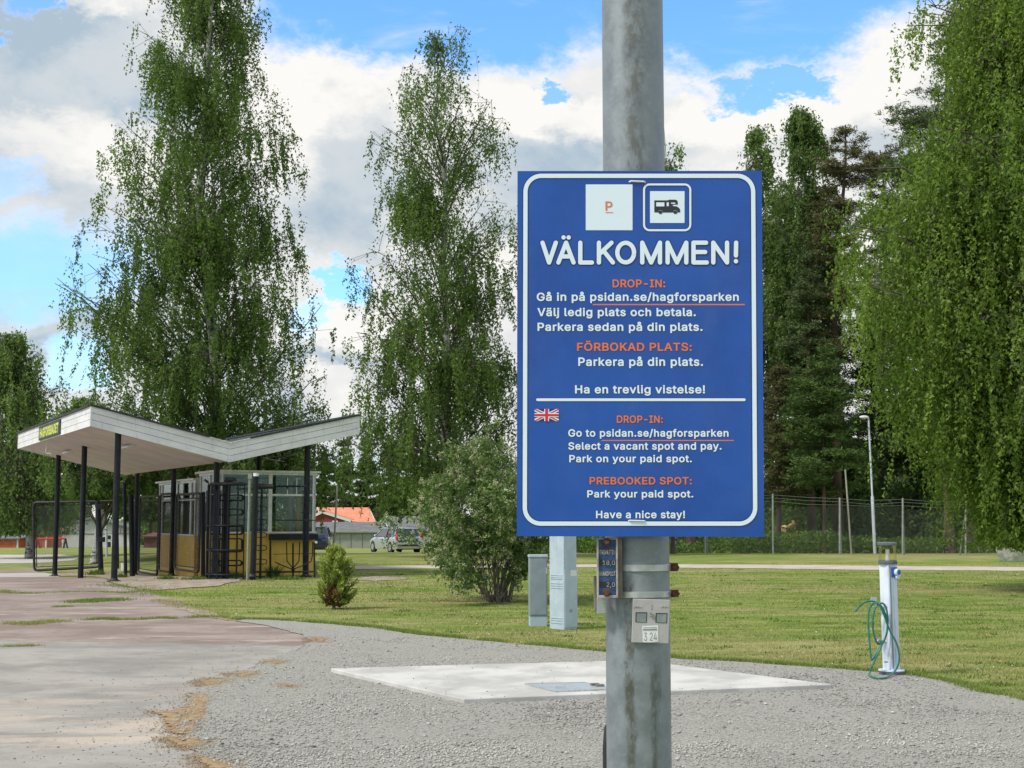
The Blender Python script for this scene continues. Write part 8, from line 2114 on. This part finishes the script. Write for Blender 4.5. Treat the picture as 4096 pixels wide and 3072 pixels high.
pines = [
    ('tall pine with reddish trunk and brownish crown beside the board', 3352, 62, 500, [(500, 3370, 3385), (580, 3300, 3430), (680, 3270, 3520), (800, 3260, 3500), (950, 3240, 3470), (1100, 3230, 3450), (1250, 3240, 3440), (1450, 3270, 3440)], 201, 'needlebrown', .25, dict(nbr=58, tuft=30)),
    ('dark pine behind the bright birch, top reaching highest', 3800, 58, 60, [(60, 3790, 3830), (250, 3700, 3900), (420, 3640, 3930), (530, 3540, 3980), (640, 3560, 3960), (760, 3480, 3960), (1000, 3560, 3960), (1500, 3600, 3900)], 202, 'needle', .20, dict(nbr=62, tuft=30)),
    ('pine with flat branches showing between brown pine and bright birch', 3540, 66, 620, [(600, 3440, 3600), (700, 3420, 3640), (900, 3480, 3640), (1200, 3440, 3640), (1450, 3400, 3660), (1650, 3430, 3620), (1800, 3450, 3600)], 203, 'needlebrown', .22, dict(nbr=56, tuft=30)),
    ('young bright green pine low beside the lamp', 3300, 58.5, 1400, [(1400, 3290, 3320), (1560, 3170, 3400), (1700, 3140, 3430), (1850, 3120, 3440), (1980, 3150, 3400)], 204, 'needlegreen', .10, dict(nbr=46, tuft=30)),
    ('slim brownish pine at the right border of the board', 3110, 61, 1480, [(1480, 3090, 3110), (1600, 3040, 3180), (1750, 3020, 3230), (1900, 3020, 3230), (2000, 3050, 3200)], 205, 'needlebrown', .13, dict(nbr=40, tuft=30)),
    ('dark pine right of the lamp, lower crown over the fence', 3490, 64, 1150, [(1150, 3470, 3500), (1350, 3420, 3560), (1550, 3380, 3620), (1750, 3370, 3660), (1900, 3400, 3650), (1990, 3440, 3620)], 206, 'needle', .19, dict(nbr=60, tuft=32)),
    ('dark pine behind the fence under the bright birch', 3700, 66, 1200, [(1200, 3650, 3720), (1500, 3580, 3800), (1750, 3560, 3850), (1950, 3570, 3860)], 207, 'needle', .2, dict(nbr=52, tuft=30)),
    ('bare trunked pine left of the yellow machine', 3205, 66, 900, [(900, 3190, 3210), (1100, 3120, 3270), (1300, 3100, 3300), (1500, 3110, 3290)], 208, 'needle', .17, dict(nbr=36, tuft=28)),
    ('grey trunked pine right of the yellow machine', 3248, 62, 1000, [(1000, 3240, 3260), (1250, 3160, 3330), (1500, 3150, 3350), (1750, 3170, 3330)], 209, 'needle', .20, dict(nbr=40, tuft=28)),
    ('thin dark pine between grey trunk and reddish trunk', 3292, 67, 1100, [(1100, 3285, 3300), (1300, 3220, 3360), (1600, 3230, 3350)], 210, 'needle', .12, dict(nbr=26, tuft=26)),
    ('pine with thick brown foot below the board, right of the pole', 2770, 64, 720, [(720, 2760, 2780), (900, 2650, 2880), (1200, 2640, 2900), (1600, 2680, 2860)], 211, 'needle', .27, dict(nbr=44, tuft=26)),
    ('pine trunk below the board by the boulder', 2950, 66, 700, [(700, 2940, 2960), (1100, 2860, 3040), (1600, 2870, 3030)], 212, 'needle', .20, dict(nbr=36, tuft=26)),
    ('thin young pine close to the pole below the board', 2692, 55, 1600, [(1600, 2685, 2700), (1800, 2600, 2790), (2020, 2610, 2780)], 213, 'needle', .09, dict(nbr=26, tuft=24)),
    ('pine trunk in shade right of the double fence post', 3885, 60, 900, [(900, 3875, 3895), (1300, 3780, 3990), (1700, 3790, 3980)], 214, 'needle', .24, dict(nbr=36, tuft=26)),
    ('second shaded trunk under the bright birch', 3925, 64, 1000, [(1000, 3915, 3935), (1500, 3830, 4020), (1800, 3840, 4010)], 215, 'needle', .20, dict(nbr=34, tuft=26)),
]
for lab, bu, Y_, tv, sil, seed, mt, tr, kw in pines:
    NL.append(pine(lab, bu, Y_, tv, sil, seed, mt, tr, **kw))
# distant conifers left of the shrub, behind the red house and behind the canopy
dist = [('far pine above the orange roof, left one', 1375, 215, 1700, 1330, 1420), ('far pine above the right end of the orange roof', 1465, 220, 1820, 1410, 1530), ('far pine between birch and shrub', 1560, 212, 1760, 1500, 1640),
        ('far pine directly left of the shrub', 1650, 222, 1700, 1590, 1730), ('far pine behind the shrub', 1750, 215, 1780, 1690, 1820), ('far pine just left of the near booth roof', 1300, 225, 1800, 1250, 1350),
        ('far pine seen between the first canopy posts', 452, 180, 1850, 405, 500), ('far pine right of the nearest canopy post', 520, 190, 1900, 480, 560), ('far pine seen through the narrow gate', 600, 185, 1860, 560, 650),
        ('far pine behind the pale building', 300, 190, 1930, 250, 350), ('far pine at the left edge of the pale building', 200, 195, 1900, 150, 260), ('far pine at the far left edge', 40, 190, 1800, -20, 110)]
for i, (lab, bu, Y_, tv, ul, ur) in enumerate(dist):
    hgt = 2110 - tv
    sil = [(tv, bu - 5, bu + 5), (tv + hgt * .25, ul + 15, ur - 15), (tv + hgt * .6, ul, ur), (tv + hgt * .9, ul - 5, ur + 5)]
    NL.append(pine(lab, bu, Y_, tv, sil, 300 + i, 'needle', .3, nbr=44, tuft=13, nl=.55, group='distant pines'))

# far wood closing the horizon
def foliage_mass(name, label, xs, ys, z0, ztop, n, ls, mat, seed, tones=(.4, .25), asp=.35, kind='stuff', lumps=6.0):
    rr = np.random.default_rng(seed)
    X = rr.uniform(xs[0], xs[1], n); Y = rr.uniform(ys[0], ys[1], n)
    top = ztop * (.25 + 1.25 * vnoise(X, Y * .2, lumps, seed % 50) ** 1.4 + .25 * vnoise(X, Y, lumps * .22, seed % 40))
    z = hz(X, Y) + top * rr.uniform(0, 1, n) ** .8 + z0
    C = np.stack([X, Y, z], 1); A = unit(rr.normal(0, 1, (n, 3)) + np.array((0, 0, -.2))); B = unit(np.cross(A, rr.normal(0, 1, (n, 3))))
    s = ls * rr.uniform(.6, 1.4, n)
    V = leaf_quads(C, A, B, s, asp).reshape(-1, 3); F = np.arange(4 * n).reshape(-1, 4)
    col = np.zeros((4 * n, 3)); col[:, 0] = np.repeat(np.clip(tones[0] + rr.normal(0, tones[1], n) + (vnoise(X, z, lumps * .3, 3) - .5) * .5, 0, 1), 4)
    me = raw_mesh(name, V, F, M[mat], col=col); o = bpy.data.objects.new(name, me); COL.objects.link(o)
    return tag(o, label, kind='stuff')


foliage_mass('distant_wood', 'dark distant wood closing the horizon', (-190, 190), (238, 262), 0, 7.0, 38000, 1.0, 'leafmid', 401, (.35, .2), lumps=14)
foliage_mass('distant_wood', 'dark wood behind the fence on the right', (2, 60), (84, 100), 0, 5.5, 30000, .38, 'leafmid', 402, (.50, .25), lumps=5)
foliage_mass('undergrowth', 'dark green bushes behind the wire fence', (12, 27), (62, 76), 0, 2.3, 26000, .17, 'leafmid', 403, (.50, .25), lumps=3)
foliage_mass('undergrowth', 'low bright nettles and saplings along the wire fence', (9.5, 24), (57.6, 60.5), 0, .80, 20000, .10, 'weed', 404, (.35, .3), lumps=1.5)
foliage_mass('undergrowth', 'low green growth behind the fence below the board', (3.0, 10.5), (60, 70), 0, .7, 9000, .12, 'weed', 405, (.3, .25), lumps=1.5)
# broad leaved plant
def bush_cards(name, label, cat, base, blobs, n, ls, mat, seed, asp=.4, tones=(.45, .25), up=.0, blossom=0.0):
    rr = np.random.default_rng(seed); t = thing(name, label, cat, base)
    w = np.array([b_[3] for b_ in blobs]) ** 2; w = w / w.sum(); k = rr.choice(len(blobs), n, p=w)
    c = np.array([b_[:3] for b_ in blobs])[k]; r = np.array([b_[3] for b_ in blobs])[k]
    d = unit(rr.normal(0, 1, (n, 3))) * (r * rr.uniform(.2, 1, n) ** .5)[:, None]
    C = c + d; C[:, 2] = np.maximum(C[:, 2], hz(C[:, 0], C[:, 1]) + .03)
    A = unit(d + rr.normal(0, .05, (n, 3)) + np.array((0, 0, up)) * r[:, None]); B = unit(np.cross(A, rr.normal(0, 1, (n, 3)))); s = ls * rr.uniform(.6, 1.4, n)
    V = leaf_quads(C, A, B, s, asp).reshape(-1, 3); F = np.arange(4 * n).reshape(-1, 4)
    col = np.zeros((4 * n, 3)); col[:, 0] = np.repeat(np.clip(tones[0] + rr.normal(0, tones[1], n), 0, 1), 4)
    np_part('foliage', V, F, M[mat], t, col=col)['kind'] = 'stuff'
    return t


g = G(3075, 2198)
bl_ = [(g.x + dx, g.y + dy, g.z + z, r) for dx, dy, z, r in ((-.5, 0, .2, .28), (-.1, .1, .42, .34), (.3, 0, .22, .34), (.62, .2, .18, .28), (-.02, .2, .62, .20), (-.8, .1, .10, .2))]
bush_cards('broad_leaved_plant', 'clump of broad bright green leaves at the fence post right of the board', 'plant', g, bl_, 1500, .20, 'weed', 411, .45, (.45, .25), .3)
g = G(2930, 2192)
bush_cards('broad_leaved_plant', 'smaller green leafy clump left of the boulder under the board', 'plant', g, [(g.x, g.y, g.z + .15, .3), (g.x - .5, g.y, g.z + .1, .25)], 700, .16, 'weed', 412, .45, (.35, .25), .3)

# ------------------------------------------------------------------ the flowering shrub
YS2 = 24.0
gS = G(1985, 2408)
sh = thing('flowering_shrub', 'big round shrub with many grey stems and pale pink blossom left of the board', 'shrub', gS)
rr = np.random.default_rng(500)
Ysh = gS.y
cx, rad, h0, h1 = sil_profile([(1690, 1960, 2190), (1760, 1830, 2270), (1830, 1790, 2310), (1900, 1700, 2330), (1980, 1620, 2330), (2050, 1590, 2340), (2120, 1590, 2345), (2200, 1620, 2350), (2280, 1650, 2350), (2340, 1680, 2340), (2385, 1740, 2300)], Ysh)
ns = 54
zt = h0 + (h1 - h0) * rr.uniform(.05, 1, ns) ** .75; az = np.arange(ns) * 2.4 + rr.normal(0, .3, ns); Rr = rad(zt) * rr.uniform(.55, 1.08, ns)
st = np.stack([gS.x + rr.normal(0, .10, ns) + .05 * np.cos(az), gS.y + rr.normal(0, .08, ns), np.full(ns, gS.z - .05)], 1)
tip = np.stack([cx(zt) + np.cos(az) * Rr, Ysh + np.sin(az) * Rr, zt], 1)
K = 9; tt = np.linspace(0, 1, K)[None, :, None]; mid = st * .62 + tip * .38; mid[:, 2] = st[:, 2] + (tip[:, 2] - st[:, 2]) * .62
L = (1 - tt) ** 2 * st[:, None] + 2 * tt * (1 - tt) * mid[:, None] + tt ** 2 * tip[:, None]; L[:, 1:] += rr.normal(0, .028, (ns, K - 1, 3))
for i in range(ns):
    V, F = tubes_np(L[i:i + 1], (rr.uniform(.010, .019) * (1 - .8 * np.linspace(0, 1, K)))[None], 6); np_part('stem', V, F, M['shrubstem'], sh, True)
# side twigs
nt2 = 1500; li = rr.integers(0, ns, nt2); tp = rr.uniform(.30, 1, nt2) ** .8; fi = tp * (K - 1); i0 = np.minimum(fi.astype(int), K - 2); fr = (fi - i0)[:, None]
po = L[li, i0] * (1 - fr) + L[li, i0 + 1] * fr
dv = unit(rr.normal(0, 1, (nt2, 3)) + np.stack([po[:, 0] - gS.x, po[:, 1] - gS.y, np.full(nt2, .25)], 1) * .8); ln = rr.uniform(.15, .50, nt2)
en = po + dv * ln[:, None]
d_ = np.hypot(en[:, 0] - cx(en[:, 2]), en[:, 1] - Ysh); ok = (d_ < rad(en[:, 2]) * 1.2 + .08) & (en[:, 2] > gS.z + .12)
po, en = po[ok], en[ok]; nt2 = len(po)
q = np.stack([po, (po + en) / 2 + rr.normal(0, .02, (nt2, 3)), en], 1)
V, F = tubes_np(q, np.tile(np.array((.0055, .004, .002)), (nt2, 1)), 3); np_part('twigs', V, F, M['shrubstem'], sh)['kind'] = 'stuff'
N = 60000; k = rr.integers(0, nt2, N); t1 = rr.uniform(0.1, 1.05, N)[:, None]
C = po[k] * (1 - t1) + en[k] * t1 + rr.normal(0, .035, (N, 3))
low = C[:, 2] < gS.z + .55; keep = ~(low & (np.hypot(C[:, 0] - gS.x - .05, C[:, 1] - gS.y) < .45) & (rr.uniform(0, 1, N) < .8))
keep &= ~((vnoise(C[:, 0] + C[:, 1], C[:, 2], .3, 5) < .30) & (rr.uniform(0, 1, N) < .75))
C = C[keep]; N = len(C)
A = unit(rr.normal(0, 1, (N, 3)) + np.array((0, 0, -.1))); B = unit(np.cross(A, rr.normal(0, 1, (N, 3)))); s = .050 * rr.uniform(.6, 1.4, N)
tone = np.clip(.40 + rr.normal(0, .27, N), 0, 1)
col = np.zeros((N, 3)); col[:, 0] = tone
V = leaf_quads(C, A, B, s, .36).reshape(-1, 3); F = np.arange(4 * N).reshape(-1, 4); np_part('foliage', V, F, M['leafshrub'], sh, col=np.repeat(col, 4, 0))['kind'] = 'stuff'
# blossom heads: small flat clusters near the twig ends
nb2 = 6500; k = rr.integers(0, nt2, nb2); bc = en[k] + rr.normal(0, .03, (nb2, 3)); d_ = (np.hypot(bc[:, 0] - cx(bc[:, 2]), bc[:, 1] - Ysh)) / rad(bc[:, 2])
bc = bc[d_ > .45]; nb2 = len(bc); k = np.repeat(np.arange(nb2), 6); N = len(k)
C = bc[k] + rr.normal(0, .014, (N, 3)); A = unit(rr.normal(0, 1, (N, 3))); B = unit(np.cross(A, rr.normal(0, 1, (N, 3)))); s = .023 * rr.uniform(.7, 1.3, N)
col = np.zeros((N * 4, 3)); col[:, 2] = np.repeat(rr.uniform(.35, 1, N), 4); col[:, 0] = .8
V = leaf_quads(C, A, B, s, .42).reshape(-1, 3); F = np.arange(4 * N).reshape(-1, 4); np_part('blossom', V, F, M['leafshrub'], sh, col=col)['kind'] = 'stuff'

# ------------------------------------------------------------------ the young thuja
gT = G(1335, 2436)
th_ = thing('thuja_shrub', 'small yellow green thuja with brown foot on the lawn before the booth', 'shrub', gT)
rr = np.random.default_rng(600)
cx, rad, h0, h1 = sil_profile([(2192, 1333, 1350), (2212, 1312, 1368), (2240, 1295, 1385), (2290, 1285, 1398), (2340, 1283, 1405), (2390, 1295, 1408), (2425, 1310, 1375)], gT.y)
nb3 = 120; z = h0 + (h1 - h0) * rr.uniform(0.02, 1, nb3); az = rr.uniform(0, 6.28, nb3); Rr = rad(z) * rr.uniform(.45, 1.45, nb3)
tip = np.stack([cx(z) + np.cos(az) * Rr, gT.y + np.sin(az) * Rr, z + .04], 1); st = np.stack([np.full(nb3, gT.x) + .0, np.full(nb3, gT.y), np.maximum(gT.z + .05, z - .28 * rr.uniform(.6, 1.2, nb3))], 1)
tt = np.linspace(0, 1, 5)[None, :, None]; mid = (st + tip) / 2; mid[:, :2] = st[:, :2] * .35 + tip[:, :2] * .65; mid[:, 2] -= .02
L = (1 - tt) ** 2 * st[:, None] + 2 * tt * (1 - tt) * mid[:, None] + tt ** 2 * tip[:, None]
V, F = tubes_np(L, np.tile(np.array((.006, .005, .004, .003, .002)), (nb3, 1)), 3); np_part('branches', V, F, M['shrubstem'], th_)['kind'] = 'stuff'
V, F = tubes_np(np.array([[(gT.x, gT.y, gT.z - .05), (gT.x, gT.y, gT.z + .3), (gT.x + .01, gT.y, gT.z + .75)]]), np.array([[.03, .022, .008]]), 8); np_part('trunk', V, F, M['shrubstem'], th_, True)
per = 105; k = np.repeat(np.arange(nb3), per); N = len(k); tp = rr.uniform(.30, 1.05, N); fi = np.clip(tp, 0, 1) * 4; i0 = np.minimum(fi.astype(int), 3); fr = (fi - i0)[:, None]
C = L[k, i0] * (1 - fr) + L[k, i0 + 1] * fr + rr.normal(0, .018, (N, 3))
dirb = unit(tip - st)[k]; A = unit(dirb * .8 + rr.normal(0, .55, (N, 3)) + np.array((0, 0, .35))); B = unit(np.cross(A, rr.normal(0, 1, (N, 3)))); s = .046 * rr.uniform(.6, 1.4, N)
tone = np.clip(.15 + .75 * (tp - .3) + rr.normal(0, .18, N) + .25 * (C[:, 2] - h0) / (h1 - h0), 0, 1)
brown = (C[:, 2] < gT.z + .36 + .05 * np.sin(C[:, 0] * 30)) & (np.abs(C[:, 0] - gT.x) < .13) & (rr.uniform(0, 1, N) < .8)
for nm, sel, mt in (('foliage', ~brown, 'thuja'), ('dead_foliage', brown, 'thujabrown')):
    V = leaf_quads(C[sel], A[sel], B[sel], s[sel], .22).reshape(-1, 3); n_ = int(sel.sum()); col = np.zeros((4 * n_, 3)); col[:, 0] = np.repeat(tone[sel], 4)
    np_part(nm, V, np.arange(4 * n_).reshape(-1, 4), M[mt], th_, col=col)['kind'] = 'stuff'
print('leaf quads', sum(n for _, n in NL))
